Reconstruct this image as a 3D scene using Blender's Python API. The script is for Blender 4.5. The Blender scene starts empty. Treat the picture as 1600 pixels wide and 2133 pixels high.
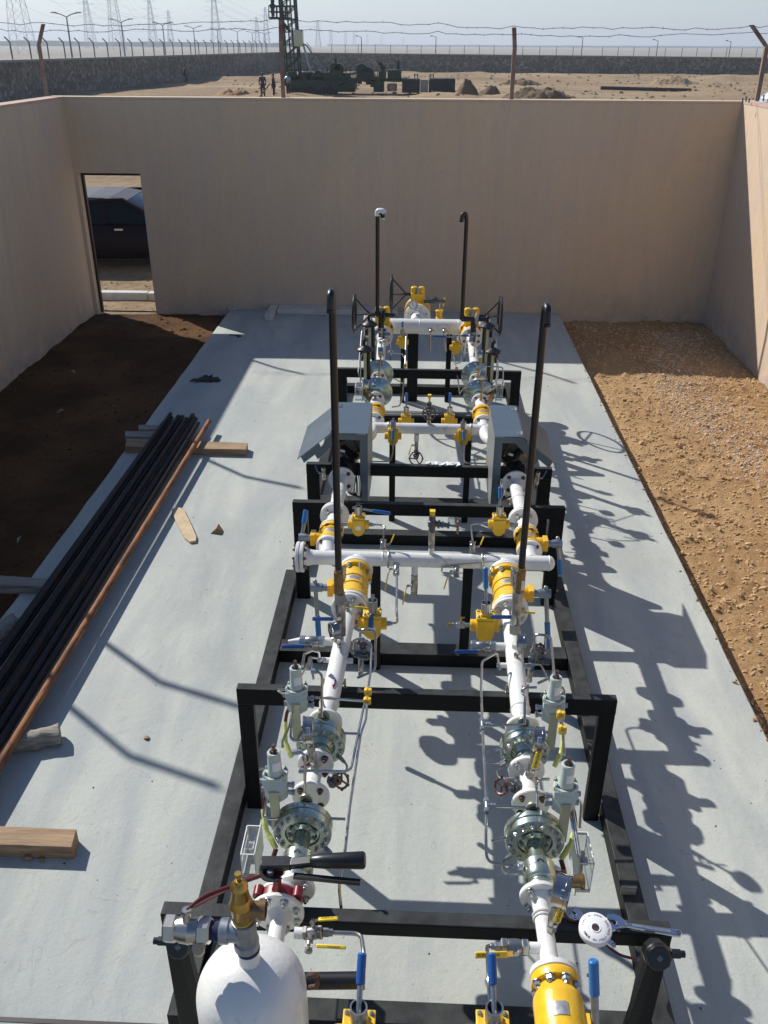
import bpy, math, random
from mathutils import Vector, Matrix, noise, Euler
random.seed(7)
sc = bpy.context.scene
COL = sc.collection
V = Vector
rad = math.radians

# ---------------------------------------------------------------- camera
F, PITCH, YAW, ROLL, CH = 1830.12, .4887, -.0403, -.0049, 3.6
_cy, _sy = math.cos(YAW), math.sin(YAW)
_fw = V((_sy*math.cos(PITCH), _cy*math.cos(PITCH), -math.sin(PITCH)))
_r = V((_cy, -_sy, 0)); _d = _fw.cross(_r)
_c, _s = math.cos(ROLL), math.sin(ROLL)
_r2 = _c*_r + _s*_d; _d2 = -_s*_r + _c*_d
cam_data = bpy.data.cameras.new("camera")
cam = bpy.data.objects.new("camera", cam_data); COL.objects.link(cam)
cam_data.sensor_fit = 'VERTICAL'; cam_data.sensor_height = 24
cam_data.lens = 24*F/2133; cam_data.clip_start = .05; cam_data.clip_end = 20000
mw = Matrix(((_r2.x, -_d2.x, -_fw.x, 0), (_r2.y, -_d2.y, -_fw.y, 0), (_r2.z, -_d2.z, -_fw.z, CH), (0, 0, 0, 1)))
cam.matrix_world = mw
sc.camera = cam

def G(px, py, x=None, y=None, z=None):
    """point of the real scene seen at a photo pixel, at a known height z, depth y or side x"""
    d = _r2*((px-800)/F) + _d2*((py-1066.5)/F) + _fw
    if z is not None: t = (z-CH)/d.z
    elif y is not None: t = y/d.y
    else: t = x/d.x
    return V((0, 0, CH)) + d*t

# ---------------------------------------------------------------- light
SUNDIR = V((.99, -.81, -1)).normalized()
sun = bpy.data.lights.new("sun", 'SUN'); sun.energy = 5.0; sun.angle = rad(.53); sun.color = (1, .955, .89)
so = bpy.data.objects.new("sun", sun); COL.objects.link(so)
so.rotation_euler = SUNDIR.to_track_quat('-Z', 'Y').to_euler(); so.location = (-20, 16, 25)
w = bpy.data.worlds.new("World"); sc.world = w; w.use_nodes = True
nt = w.node_tree; nt.nodes.clear()
sky = nt.nodes.new('ShaderNodeTexSky'); sky.sky_type = 'NISHITA'; sky.sun_disc = False
sky.sun_elevation = math.asin(-SUNDIR.z); sky.sun_rotation = math.atan2(-SUNDIR.x, -SUNDIR.y)
sky.air_density = 1.0; sky.dust_density = 0.25; sky.ozone_density = 1.0
bg = nt.nodes.new('ShaderNodeBackground'); bg.inputs[1].default_value = .09
wo = nt.nodes.new('ShaderNodeOutputWorld')
tint = nt.nodes.new('ShaderNodeMix'); tint.data_type = 'RGBA'; tint.blend_type = 'MULTIPLY'; tint.inputs[0].default_value = 1
tint.inputs[7].default_value = (.84, .93, 1.10, 1); nt.links.new(sky.outputs[0], tint.inputs[6]); nt.links.new(tint.outputs[2], bg.inputs[0]); nt.links.new(bg.outputs[0], wo.inputs[0])
sc.view_settings.view_transform = 'Standard'; sc.view_settings.look = 'None'
sc.view_settings.exposure = 0.25; sc.view_settings.gamma = 1; sc.view_settings.use_curve_mapping = False

# ---------------------------------------------------------------- materials
def lin(r, g, b):
    f = lambda c: (c/255/12.92) if c/255 <= .04045 else ((c/255+.055)/1.055)**2.4
    return (f(r), f(g), f(b))
def mat(name, col, rough=.5, metal=0., var=.12, scale=9., bump=0., bscale=60., spec=.5, col2=None, mix2=.0, s2=3., dust_glare=0., stretch=None, coat=0., alpha=1., trans=0., detail=6, rvar=.12):
    m = bpy.data.materials.new(name); m.use_nodes = True
    n = m.node_tree.nodes; L = m.node_tree.links; b = n['Principled BSDF']
    b.inputs['Metallic'].default_value = metal
    b.inputs['Specular IOR Level'].default_value = spec
    b.inputs['Coat Weight'].default_value = coat
    b.inputs['Transmission Weight'].default_value = trans
    b.inputs['Alpha'].default_value = alpha
    tc = n.new('ShaderNodeTexCoord'); src = tc.outputs['Object']
    if stretch:
        mp = n.new('ShaderNodeMapping'); mp.inputs['Scale'].default_value = stretch
        L.new(src, mp.inputs[0]); src = mp.outputs[0]
    nz = n.new('ShaderNodeTexNoise'); nz.inputs['Scale'].default_value = scale; nz.inputs['Detail'].default_value = detail
    L.new(src, nz.inputs['Vector'])
    cr = n.new('ShaderNodeValToRGB'); e = cr.color_ramp.elements
    e[0].position = .3; e[1].position = .7
    e[0].color = (*[max(0, c*(1-var)) for c in col], 1); e[1].color = (*[min(1, c*(1+var)) for c in col], 1)
    L.new(nz.outputs[0], cr.inputs[0]); out = cr.outputs[0]
    if col2 is not None:
        n2 = n.new('ShaderNodeTexNoise'); n2.inputs['Scale'].default_value = s2; n2.inputs['Detail'].default_value = 10; n2.inputs['Roughness'].default_value = .65
        L.new(src, n2.inputs['Vector'])
        r2 = n.new('ShaderNodeValToRGB'); r2.color_ramp.elements[0].position = max(0, .62-mix2*.5); r2.color_ramp.elements[1].position = max(.02, .78-mix2*.5)
        L.new(n2.outputs[0], r2.inputs[0])
        mx = n.new('ShaderNodeMix'); mx.data_type = 'RGBA'; mx.inputs[7].default_value = (*col2, 1)
        L.new(r2.outputs[0], mx.inputs[0]); L.new(out, mx.inputs[6]); out = mx.outputs[2]
    if dust_glare:  # upward faces turn grey: settled dust, plus sky glare painted into the colour
        ge = n.new('ShaderNodeNewGeometry'); sp = n.new('ShaderNodeSeparateXYZ'); L.new(ge.outputs['Normal'], sp.inputs[0])
        mr = n.new('ShaderNodeMapRange'); mr.inputs[1].default_value = .6; mr.inputs[2].default_value = .95; mr.inputs[4].default_value = dust_glare
        L.new(sp.outputs[2], mr.inputs[0])
        n3 = n.new('ShaderNodeTexNoise'); n3.inputs['Scale'].default_value = 14; n3.inputs['Detail'].default_value = 8; L.new(tc.outputs['Object'], n3.inputs[0])
        mu = n.new('ShaderNodeMath'); mu.operation = 'MULTIPLY'; L.new(mr.outputs[0], mu.inputs[0]); L.new(n3.outputs[0], mu.inputs[1])
        md = n.new('ShaderNodeMix'); md.data_type = 'RGBA'; md.inputs[7].default_value = (.30, .32, .31, 1)
        L.new(mu.outputs[0], md.inputs[0]); L.new(out, md.inputs[6]); out = md.outputs[2]
    L.new(out, b.inputs['Base Color'])
    rr = n.new('ShaderNodeMapRange'); rr.inputs[3].default_value = max(.03, rough-rvar*.5); rr.inputs[4].default_value = min(1, rough+rvar*.5)
    L.new(nz.outputs[0], rr.inputs[0]); L.new(rr.outputs[0], b.inputs['Roughness'])
    if bump:
        nb = n.new('ShaderNodeTexNoise'); nb.inputs['Scale'].default_value = bscale; nb.inputs['Detail'].default_value = 5
        L.new(src, nb.inputs['Vector'])
        bp = n.new('ShaderNodeBump'); bp.inputs['Strength'].default_value = bump; bp.inputs['Distance'].default_value = .01
        L.new(nb.outputs[0], bp.inputs['Height']); L.new(bp.outputs[0], b.inputs['Normal'])
    return m

MT = {}
MT['white'] = mat('white_paint', (.74, .74, .70), .38, var=.05, scale=14, bump=.12, bscale=70, coat=.2, col2=(.48, .45, .38), mix2=.09, s2=11, dust_glare=.35)
MT['yellow'] = mat('yellow_paint', (.80, .47, .010), .33, var=.1, scale=18, bump=.12, bscale=90, coat=.25, dust_glare=.07, col2=(.42, .25, .02), mix2=.05, s2=16)
MT['black'] = mat('black_paint', (.004, .0045, .005), .5, var=.3, scale=10, bump=.12, bscale=60, dust_glare=.24, spec=.16)  # grey tops combine dust with sun and sky glare put in as colour
MT['blackp'] = mat('black_plastic', (.006, .006, .0075), .36, var=.2, dust_glare=.025)
MT['stackp'] = mat('dark_pipe_paint', (.006, .0055, .006), .36, var=.3, scale=20, col2=(.02, .010, .007), mix2=.0, s2=8, bump=.15)
MT['zinc'] = mat('plated_steel', (.42, .48, .42), .27, metal=.85, var=.14, scale=12, col2=(.50, .50, .28), mix2=.2, s2=6)
MT['olive'] = mat('olive_plated_steel', (.42, .44, .33), .36, metal=.7, var=.1, scale=9)
MT['dome'] = mat('blue_plated_steel', (.30, .40, .39), .26, metal=.9, var=.1, scale=5, col2=(.50, .46, .46), mix2=.25, s2=4)
MT['steel'] = mat('stainless_steel', (.46, .45, .42), .24, metal=1, var=.08, scale=30)
MT['galv'] = mat('galvanised_steel', (.28, .31, .34), .42, metal=.75, var=.2, scale=30)
MT['nickel'] = mat('nickel_plated_brass', (.40, .39, .36), .3, metal=.95, var=.08, scale=20)
MT['brass'] = mat('brass', (.42, .27, .07), .33, metal=.9, var=.15, scale=25)
MT['bronze'] = mat('bronze', (.27, .17, .075), .38, metal=.7, var=.15, scale=25)
MT['pilot'] = mat('pale_green_paint', (.46, .52, .47), .42, var=.06, scale=16, bump=.08, bscale=80)
MT['blue'] = mat('blue_rubber', (.012, .085, .30), .38, var=.1, spec=.5)
MT['bluegrip'] = mat('light_blue_grip', (.02, .16, .42), .35, var=.1)
MT['ylever'] = mat('yellow_vinyl', (.78, .55, .03), .38, var=.06)
MT['red'] = mat('red_paint', (.17, .006, .012), .35, var=.15)
MT['redhose'] = mat('red_hose', (.085, .014, .014), .4, var=.2)
MT['ygtape'] = mat('yellow_green_sleeve', (.62, .66, .18), .45, var=.15, scale=30, bump=.3, bscale=90)
MT['boltdark'] = mat('oily_bolt', (.16, .10, .085), .35, metal=.7, var=.4, scale=60)
MT['bolt'] = mat('zinc_bolt', (.55, .56, .55), .28, metal=.9, var=.15, scale=60)
MT['gasket'] = mat('dark_gasket', (.03, .02, .02), .6)
MT['gcase'] = mat('polished_gauge_case', (.34, .34, .34), .26, metal=1, var=.06, scale=10)
MT['dial'] = mat('white_dial', (.8, .8, .78), .5, var=.02)
MT['label'] = mat('paper_label', (.75, .76, .76), .5, var=.04)
MT['plate'] = mat('name_plate', (.36, .36, .36), .4, metal=.5, var=.3, scale=60)
MT['ink'] = mat('black_ink', (.01, .01, .012), .6)
MT['hood'] = mat('blue_grey_sheet', (.085, .118, .148), .36, metal=.25, var=.1, scale=5, bump=.05, dust_glare=.15)
MT['hoodin'] = mat('bare_sheet', (.28, .29, .28), .45, metal=.5, var=.1)
MT['chrome'] = mat('chrome_plated_steel', (.62, .62, .66), .13, metal=1, var=.06)
MT['rust'] = mat('rusty_steel', (.27, .11, .035), .8, var=.35, scale=25, col2=(.10, .035, .015), mix2=.35, s2=18, bump=.4, bscale=120, stretch=(1, .2, 1))
MT['darkrust'] = mat('rust_streaked_pipe', (.016, .012, .011), .65, spec=.25, var=.4, scale=8, col2=(.08, .03, .013), mix2=.32, s2=5, bump=.3)
MT['darkpipe'] = mat('dark_steel_pipe', (.010, .010, .013), .55, spec=.25, var=.4, scale=8, col2=(.035, .015, .009), mix2=.2, s2=3, bump=.2)
MT['wood'] = mat('weathered_wood', (.30, .20, .115), .8, var=.3, scale=6, bump=.5, bscale=20, stretch=(.6, 5, 5), col2=(.18, .10, .05), mix2=.2, s2=4)
MT['woodg'] = mat('grey_wood', (.27, .25, .21), .85, var=.3, scale=6, bump=.6, bscale=20, stretch=(.6, 6, 6), col2=(.12, .10, .08), mix2=.25, s2=4)
MT['woodl'] = mat('pale_wood', (.52, .40, .25), .8, var=.15, scale=8, bump=.4, bscale=40, col2=(.10, .06, .03), mix2=.08, s2=30)
MT['rag'] = mat('dark_cloth', (.035, .042, .04), .95, var=.4, scale=30, bump=.6, bscale=60)
MT['tissue'] = mat('crumpled_paper', (.35, .32, .28), .9, var=.2)
MT['post'] = mat('rusty_red_primer', (.20, .085, .06), .7, var=.3, scale=5, col2=(.24, .2, .17), mix2=.35, s2=5)
MT['postlow'] = mat('dusty_primer_post', (.25, .17, .13), .8, var=.25, scale=5, bump=.3)
MT['wire'] = mat('barbed_wire_steel', (.11, .11, .12), .6, metal=.4)
MT['pylon'] = mat('haze_paled_steel', (.38, .41, .44), .6, metal=.2)  # steel lightened, distance haze painted into its colour
MT['lamp'] = mat('lamp_post_grey', (.08, .095, .11), .6)
MT['cast'] = mat('grey_cast_valve', (.11, .12, .135), .36, metal=.7, var=.2, scale=30)
MT['rig'] = mat('rig_green_paint', (.006, .030, .014), .6, var=.5, scale=2, col2=(.05, .05, .04), mix2=.15, s2=2)
MT['tyre'] = mat('tyre_rubber', (.014, .014, .014), .85, var=.3)
MT['carp'] = mat('dark_car_paint', (.010, .005, .009), .5, var=.1, spec=.12)
MT['carglass'] = mat('dark_car_glass', (.004, .006, .010), .2, var=.05, spec=.15)
MT['carw'] = mat('white_car_paint', (.75, .76, .76), .3, var=.03, coat=.5)
MT['skin'] = mat('skin', (.25, .13, .08), .6)
MT['navy'] = mat('navy_cloth', (.02, .03, .07), .9)
MT['maroon'] = mat('maroon_cloth', (.06, .025, .03), .9)
MT['tarp'] = mat('dark_tarp', (.028, .03, .03), .8, var=.4, scale=3)

def clear(name, tint=(.965, .975, .97)):
    m = bpy.data.materials.new(name); m.use_nodes = True; n = m.node_tree.nodes; L = m.node_tree.links
    n.remove(n['Principled BSDF'])
    tr = n.new('ShaderNodeBsdfTransparent'); tr.inputs[0].default_value = (*tint, 1)
    gl = n.new('ShaderNodeBsdfGlossy'); gl.inputs['Roughness'].default_value = .08; gl.inputs[0].default_value = (.9, .9, .9, 1)
    df = n.new('ShaderNodeBsdfDiffuse'); df.inputs[0].default_value = (.55, .56, .54, 1)
    fr = n.new('ShaderNodeFresnel'); fr.inputs[0].default_value = 1.5
    ad = n.new('ShaderNodeMath'); ad.operation = 'ADD'; ad.inputs[1].default_value = .0; L.new(fr.outputs[0], ad.inputs[0])
    a = n.new('ShaderNodeMixShader'); a.inputs[0].default_value = .035; L.new(tr.outputs[0], a.inputs[1]); L.new(df.outputs[0], a.inputs[2])
    c = n.new('ShaderNodeMixShader'); ge = n.new('ShaderNodeNewGeometry'); iv = n.new('ShaderNodeMath'); iv.operation = 'SUBTRACT'; iv.inputs[0].default_value = 1; L.new(ge.outputs['Backfacing'], iv.inputs[1]); ml = n.new('ShaderNodeMath'); ml.operation = 'MULTIPLY'; L.new(iv.outputs[0], ml.inputs[0]); L.new(ad.outputs[0], ml.inputs[1]); L.new(ml.outputs[0], c.inputs[0]); L.new(a.outputs[0], c.inputs[1]); L.new(gl.outputs[0], c.inputs[2])
    L.new(c.outputs[0], n['Material Output'].inputs[0])
    return m
MT['clear'] = clear('clear_plastic')

# ---- setting materials
def setting_mat(name, build):
    m = bpy.data.materials.new(name); m.use_nodes = True
    build(m.node_tree.nodes, m.node_tree.links, m.node_tree.nodes['Principled BSDF']); return m
def nz(n, L, src, scale, detail=6, rough=.55, dist=0):
    t = n.new('ShaderNodeTexNoise'); t.inputs['Scale'].default_value = scale; t.inputs['Detail'].default_value = detail
    t.inputs['Roughness'].default_value = rough; t.inputs['Distortion'].default_value = dist; L.new(src, t.inputs['Vector']); return t.outputs[0]
def ramp(n, L, src, *stops):
    r = n.new('ShaderNodeValToRGB'); e = r.color_ramp.elements
    while len(e) < len(stops): e.new(.5)
    for i, (p, c) in enumerate(stops):
        e[i].position = p; e[i].color = (*(c if isinstance(c, tuple) else (c, c, c)), 1)
    L.new(src, r.inputs[0]); return r.outputs[0]
def mixc(n, L, f, a, b, mode='MIX'):
    x = n.new('ShaderNodeMix'); x.data_type = 'RGBA'; x.blend_type = mode
    for s, i in ((f, 0), (a, 6), (b, 7)):
        if isinstance(s, (int, float)): x.inputs[i].default_value = s
        elif isinstance(s, tuple): x.inputs[i].default_value = (*s, 1)
        else: L.new(s, x.inputs[i])
    return x.outputs[2]
def mp(n, L, src, sc_, rot=(0, 0, 0)):
    t = n.new('ShaderNodeMapping'); t.inputs['Scale'].default_value = sc_; t.inputs['Rotation'].default_value = rot; L.new(src, t.inputs[0]); return t.outputs[0]
def bump(n, L, b, h, st, dist=.01):
    t = n.new('ShaderNodeBump'); t.inputs['Strength'].default_value = st; t.inputs['Distance'].default_value = dist
    L.new(h, t.inputs['Height']); L.new(t.outputs[0], b.inputs['Normal'])
def c_slab(n, L, b):
    o = n.new('ShaderNodeTexCoord').outputs['Object']
    a = ramp(n, L, nz(n, L, o, .8, 9, .62), (.3, (.385, .415, .385)), (.7, (.475, .495, .445)))
    streak = ramp(n, L, nz(n, L, mp(n, L, o, (3.0, .55, 1), (0, 0, .12)), 1.0, 4, .55, .4), (.42, (0, 0, 0)), (.64, (1, 1, 1)))
    a = mixc(n, L, streak, a, (.34, .368, .362))
    sl = ramp(n, L, nz(n, L, mp(n, L, o, (2.2, .7, 1), (0, 0, -.25)), .7, 6, .62, .5), (.5, (0, 0, 0)), (.68, (.85, .85, .85)))
    a = mixc(n, L, sl, a, (.315, .335, .325))
    wm = ramp(n, L, nz(n, L, o, .55, 8, .65, .3), (.52, (0, 0, 0)), (.72, (.7, .7, .7)))
    a = mixc(n, L, wm, a, (.46, .455, .40))
    tr = ramp(n, L, nz(n, L, mp(n, L, o, (1, 1, 1), (0, 0, .5)), 5, 14, .74, 1.2), (.56, (0, 0, 0)), (.74, (.6, .6, .6)))
    a = mixc(n, L, tr, a, (.50, .51, .475))
    cr_ = ramp(n, L, nz(n, L, mp(n, L, o, (1, .7, 1)), 1.5, 4, .55, 1.8), (.4965, (0, 0, 0)), (.5, (.35, .35, .35)), (.5035, (0, 0, 0)))
    a = mixc(n, L, cr_, a, (.24, .235, .22))
    st = ramp(n, L, nz(n, L, o, 1.9, 10, .72), (.62, (0, 0, 0)), (.72, (.55, .55, .55)))
    a = mixc(n, L, st, a, (.33, .29, .235))
    sp = ramp(n, L, nz(n, L, o, 38, 3, .5), (.70, (0, 0, 0)), (.74, (.7, .7, .7)))
    a = mixc(n, L, sp, a, (.16, .145, .13))
    fine = ramp(n, L, nz(n, L, o, 150, 5, .65), (.3, (.86, .86, .86)), (.7, (1.08, 1.08, 1.08)))
    a = mixc(n, L, 1.0, a, fine, 'MULTIPLY')
    L.new(a, b.inputs['Base Color']); b.inputs['Roughness'].default_value = .85
    h = nz(n, L, o, 26, 12, .68); bump(n, L, b, h, .4, .010)
MT['slab'] = setting_mat('concrete_slab', c_slab)
def c_plaster(n, L, b):
    o = n.new('ShaderNodeTexCoord').outputs['Object']
    a = ramp(n, L, nz(n, L, o, .45, 7, .62), (.3, (.54, .42, .315)), (.7, (.66, .50, .335)))
    pt = ramp(n, L, nz(n, L, mp(n, L, o, (1, 1, .45)), 1.1, 9, .68, .6), (.42, (0, 0, 0)), (.66, (1, 1, 1)))
    a = mixc(n, L, pt, a, (.60, .45, .285))
    s = ramp(n, L, nz(n, L, mp(n, L, o, (5, 5, .5)), 1.1, 9, .7, .8), (.42, (0, 0, 0)), (.78, (.9, .9, .9)))
    a = mixc(n, L, s, a, (.50, .405, .33))
    s2 = ramp(n, L, nz(n, L, mp(n, L, o, (16, 16, 1.6)), 1.0, 6, .7, .5), (.52, (0, 0, 0)), (.8, (.3, .3, .3)))
    a = mixc(n, L, s2, a, (.66, .52, .40))
    cr_ = ramp(n, L, nz(n, L, mp(n, L, o, (1, 1, .8)), 2.4, 3, .5, 2.5), (.493, (0, 0, 0)), (.5, (.35, .35, .35)), (.507, (0, 0, 0)))
    a = mixc(n, L, cr_, a, (.33, .25, .18))
    sp = n.new('ShaderNodeSeparateXYZ'); L.new(o, sp.inputs[0])
    mr = n.new('ShaderNodeMapRange'); mr.inputs[1].default_value = .55; mr.inputs[2].default_value = -.1; mr.inputs[4].default_value = 1.5; L.new(sp.outputs[2], mr.inputs[0])
    mm = n.new('ShaderNodeMath'); mm.operation = 'MULTIPLY'; L.new(mr.outputs[0], mm.inputs[0]); L.new(ramp(n, L, nz(n, L, o, 3.5, 9, .72), (.4, (0, 0, 0)), (.62, (1, 1, 1))), mm.inputs[1])
    a = mixc(n, L, mm.outputs[0], a, (.40, .345, .29))
    L.new(a, b.inputs['Base Color']); b.inputs['Roughness'].default_value = .92
    h = mixc(n, L, .5, nz(n, L, o, 40, 12, .75), nz(n, L, mp(n, L, o, (16, 16, 3)), 1, 8, .7)); bump(n, L, b, h, .75, .016)
MT['plaster'] = setting_mat('beige_render', c_plaster)
MT['cap'] = mat('pink_render_cap', (.50, .34, .27), .9, var=.15, bump=.4)
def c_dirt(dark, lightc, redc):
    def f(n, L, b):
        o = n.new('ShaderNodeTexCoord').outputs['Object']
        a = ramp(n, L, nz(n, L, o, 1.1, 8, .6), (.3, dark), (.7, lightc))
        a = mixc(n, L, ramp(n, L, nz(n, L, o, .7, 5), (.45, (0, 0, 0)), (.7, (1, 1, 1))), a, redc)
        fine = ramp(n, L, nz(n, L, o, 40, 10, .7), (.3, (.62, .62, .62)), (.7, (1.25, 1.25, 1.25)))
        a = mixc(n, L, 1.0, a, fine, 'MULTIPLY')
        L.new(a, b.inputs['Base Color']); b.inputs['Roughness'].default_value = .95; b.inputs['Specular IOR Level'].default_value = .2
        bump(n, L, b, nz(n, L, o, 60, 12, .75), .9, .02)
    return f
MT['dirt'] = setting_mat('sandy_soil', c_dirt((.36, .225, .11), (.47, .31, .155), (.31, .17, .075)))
MT['dirtl'] = setting_mat('damp_soil', c_dirt((.048, .020, .006), (.085, .040, .014), (.17, .085, .033)))  # left strip's soil, the wall's shade painted into its darker colour
def c_site(n, L, b):
    o = n.new('ShaderNodeTexCoord').outputs['Object']
    a = ramp(n, L, nz(n, L, mp(n, L, o, (.6, 1.6, 1)), .06, 10, .65), (.3, (.25, .165, .095)), (.55, (.38, .275, .165)), (.75, (.47, .37, .24)))
    tr = ramp(n, L, nz(n, L, mp(n, L, o, (.25, 3.5, 1), (0, 0, .1)), .3, 8, .7), (.5, (0, 0, 0)), (.68, (1, 1, 1)))
    a = mixc(n, L, tr, a, (.26, .19, .12))
    fine = ramp(n, L, nz(n, L, o, 3.5, 12, .75), (.3, (.6, .6, .6)), (.7, (1.2, 1.2, 1.2)))
    a = mixc(n, L, 1.0, a, fine, 'MULTIPLY')
    L.new(a, b.inputs['Base Color']); b.inputs['Roughness'].default_value = .95; b.inputs['Specular IOR Level'].default_value = .15
    bump(n, L, b, nz(n, L, o, 6, 12, .75), .8, .12)
MT['site'] = setting_mat('graded_sand', c_site)
MT['plain'] = mat('distant_desert', (.30, .27, .22), .95, var=.15, scale=.004, spec=.1)
def c_stone(n, L, b):
    o = n.new('ShaderNodeTexCoord').outputs['Object']
    v = n.new('ShaderNodeTexVoronoi'); v.inputs['Scale'].default_value = 3.4; L.new(o, v.inputs['Vector'])
    v2 = n.new('ShaderNodeTexVoronoi'); v2.feature = 'DISTANCE_TO_EDGE'; v2.inputs['Scale'].default_value = 3.4; L.new(o, v2.inputs['Vector'])
    sx = n.new('ShaderNodeSeparateColor'); L.new(v.outputs['Color'], sx.inputs[0])
    a = ramp(n, L, sx.outputs[0], (0, (.11, .095, .08)), (.6, (.19, .165, .135)), (1, (.36, .32, .26)))
    a = mixc(n, L, 1.0, a, ramp(n, L, nz(n, L, mp(n, L, o, (.12, .12, .9)), 1, 8, .7), (.3, (.55, .55, .55)), (.7, (1.2, 1.2, 1.2))), 'MULTIPLY')
    e = ramp(n, L, v2.outputs[0], (.0, (1, 1, 1)), (.07, (0, 0, 0)))
    a = mixc(n, L, e, a, (.17, .15, .125))
    L.new(a, b.inputs['Base Color']); b.inputs['Roughness'].default_value = .95
    bump(n, L, b, v2.outputs[0], .6, .15)
MT['stone'] = setting_mat('rubble_stone', c_stone)
MT['coping'] = mat('concrete_coping', (.28, .27, .24), .9, var=.2)
MT['kerb'] = mat('kerb_concrete', (.50, .49, .45), .85, var=.12, bump=.3)
MT['pebblep'] = mat('pale_pebble', (.54, .46, .40), .85, var=.25, scale=9, bump=.3)
MT['pebble'] = mat('pebble', (.40, .27, .17), .85, var=.35, scale=7, bump=.3)

# ---------------------------------------------------------------- mesh builder
def frame(axis, up=None):
    a = V(axis).normalized()
    u = V(up) if up is not None else (V((0, 0, 1)) if abs(a.z) < .9 else V((1, 0, 0)))
    s = a.cross(u).normalized(); t = s.cross(a).normalized()
    return s, t, a
class B:
    def __init__(s): s.v = []; s.f = []
    def add(s, vs, fs):
        k = len(s.v); s.v += [V(p) for p in vs]; s.f += [[i+k for i in f] for f in fs]; return s
    def box(s, c, sz, R=None):
        c = V(c); h = V(sz)/2
        R = R.to_matrix() if isinstance(R, Euler) else (R or Matrix.Identity(3))
        vs = [c + R @ V((x*h.x, y*h.y, z*h.z)) for x in (-1, 1) for y in (-1, 1) for z in (-1, 1)]
        return s.add(vs, [(0, 1, 3, 2), (4, 6, 7, 5), (0, 4, 5, 1), (2, 3, 7, 6), (0, 2, 6, 4), (1, 5, 7, 3)])
    def bb(s, a, b):   # box by two corners
        a = V(a); b = V(b); return s.box((a+b)/2, [abs(q) for q in (b-a)])
    def lathe(s, o, axis, prof, n=24, up=None, phase=0):
        o = V(o); e1, e2, a = frame(axis, up); vs = []; fs = []
        rings = []
        for (t, r) in prof:
            if r < 1e-6: rings.append([len(vs)]); vs.append(o+a*t)
            else:
                rings.append(list(range(len(vs), len(vs)+n)))
                for i in range(n):
                    q = 2*math.pi*i/n + phase; vs.append(o+a*t+(e1*math.cos(q)+e2*math.sin(q))*r)
        for A, Bq in zip(rings, rings[1:]):
            for i in range(n):
                j = (i+1) % n
                if len(A) == 1 and len(Bq) == 1: continue
                if len(A) == 1: fs.append((A[0], Bq[j], Bq[i]))
                elif len(Bq) == 1: fs.append((A[i], A[j], Bq[0]))
                else: fs.append((A[i], A[j], Bq[j], Bq[i]))
        if len(rings[0]) > 1: fs.append(rings[0][::-1])
        if len(rings[-1]) > 1: fs.append(rings[-1])
        return s.add(vs, fs)
    def cyl(s, a, b, r, r2=None, n=20, ch=0, phase=0):
        a = V(a); b = V(b); L = (b-a).length; r2 = r if r2 is None else r2
        pr = [(0, r-ch), (ch, r), (L-ch, r2), (L, r2-ch)] if ch else [(0, r), (L, r2)]
        return s.lathe(a, b-a, pr, n, phase=phase)
    def hex(s, a, b, r): return s.cyl(a, b, r, n=6, ch=r*.12)
    def sph(s, c, r, n=16, sc_=(1, 1, 1)):
        m = n//2; k = len(s.v)
        s.lathe(V((0, 0, 0)), (0, 0, 1), [(-r*math.cos(math.pi*i/m), r*math.sin(math.pi*i/m)) for i in range(m+1)], n)
        for i in range(k, len(s.v)): s.v[i] = V(c) + V([s.v[i][j]*sc_[j] for j in range(3)])
        return s
    def torus(s, c, axis, R, r, n=28, m=8, a0=0, a1=2*math.pi):
        e1, e2, a = frame(axis); c = V(c); full = abs(a1-a0-2*math.pi) < 1e-6; N = n if full else n+1
        vs = []; fs = []
        for i in range(N):
            q = a0+(a1-a0)*i/n; d = e1*math.cos(q)+e2*math.sin(q)
            for j in range(m):
                p = 2*math.pi*j/m; vs.append(c+d*(R+r*math.cos(p))+a*(r*math.sin(p)))
        for i in range(N if full else N-1):
            i2 = (i+1) % N
            for j in range(m):
                j2 = (j+1) % m; fs.append((i*m+j, i2*m+j, i2*m+j2, i*m+j2))
        return s.add(vs, fs)
    def tube(s, pts, r, n=8, bend=.02, seg=4):
        pts = [V(p) for p in pts]; P = [pts[0]]
        for i in range(1, len(pts)-1):
            p = pts[i]; a = (pts[i-1]-p); b = (pts[i+1]-p); bl = min(bend, a.length*.45, b.length*.45)
            A = p+a.normalized()*bl; C = p+b.normalized()*bl
            for k in range(seg+1):
                t = k/seg; P.append(A*(1-t)**2+p*2*t*(1-t)+C*t*t)
        P.append(pts[-1])
        vs = []; fs = []; e = None
        for i, p in enumerate(P):
            d = (P[min(i+1, len(P)-1)]-P[max(i-1, 0)]).normalized()
            if e is None: e = frame(d)[0]
            e = (e-d*e.dot(d)).normalized(); g = d.cross(e)
            for j in range(n):
                q = 2*math.pi*j/n; vs.append(p+(e*math.cos(q)+g*math.sin(q))*(r(i/(len(P)-1)) if callable(r) else r))
        for i in range(len(P)-1):
            for j in range(n):
                j2 = (j+1) % n; fs.append((i*n+j, i*n+j2, (i+1)*n+j2, (i+1)*n+j))
        fs.append(list(range(n))[::-1]); fs.append([(len(P)-1)*n+j for j in range(n)])
        return s.add(vs, fs)
    def prism(s, poly, o, u, v, th):
        """outline poly in plane (u,v) at o, extruded by vector th"""
        o, u, v, th = V(o), V(u), V(v), V(th); n = len(poly)
        a = [o+u*p[0]+v*p[1] for p in poly]; b = [p+th for p in a]
        return s.add(a+b, [list(range(n))[::-1], list(range(n, 2*n))]+[(i, (i+1) % n, n+(i+1) % n, n+i) for i in range(n)])
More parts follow.
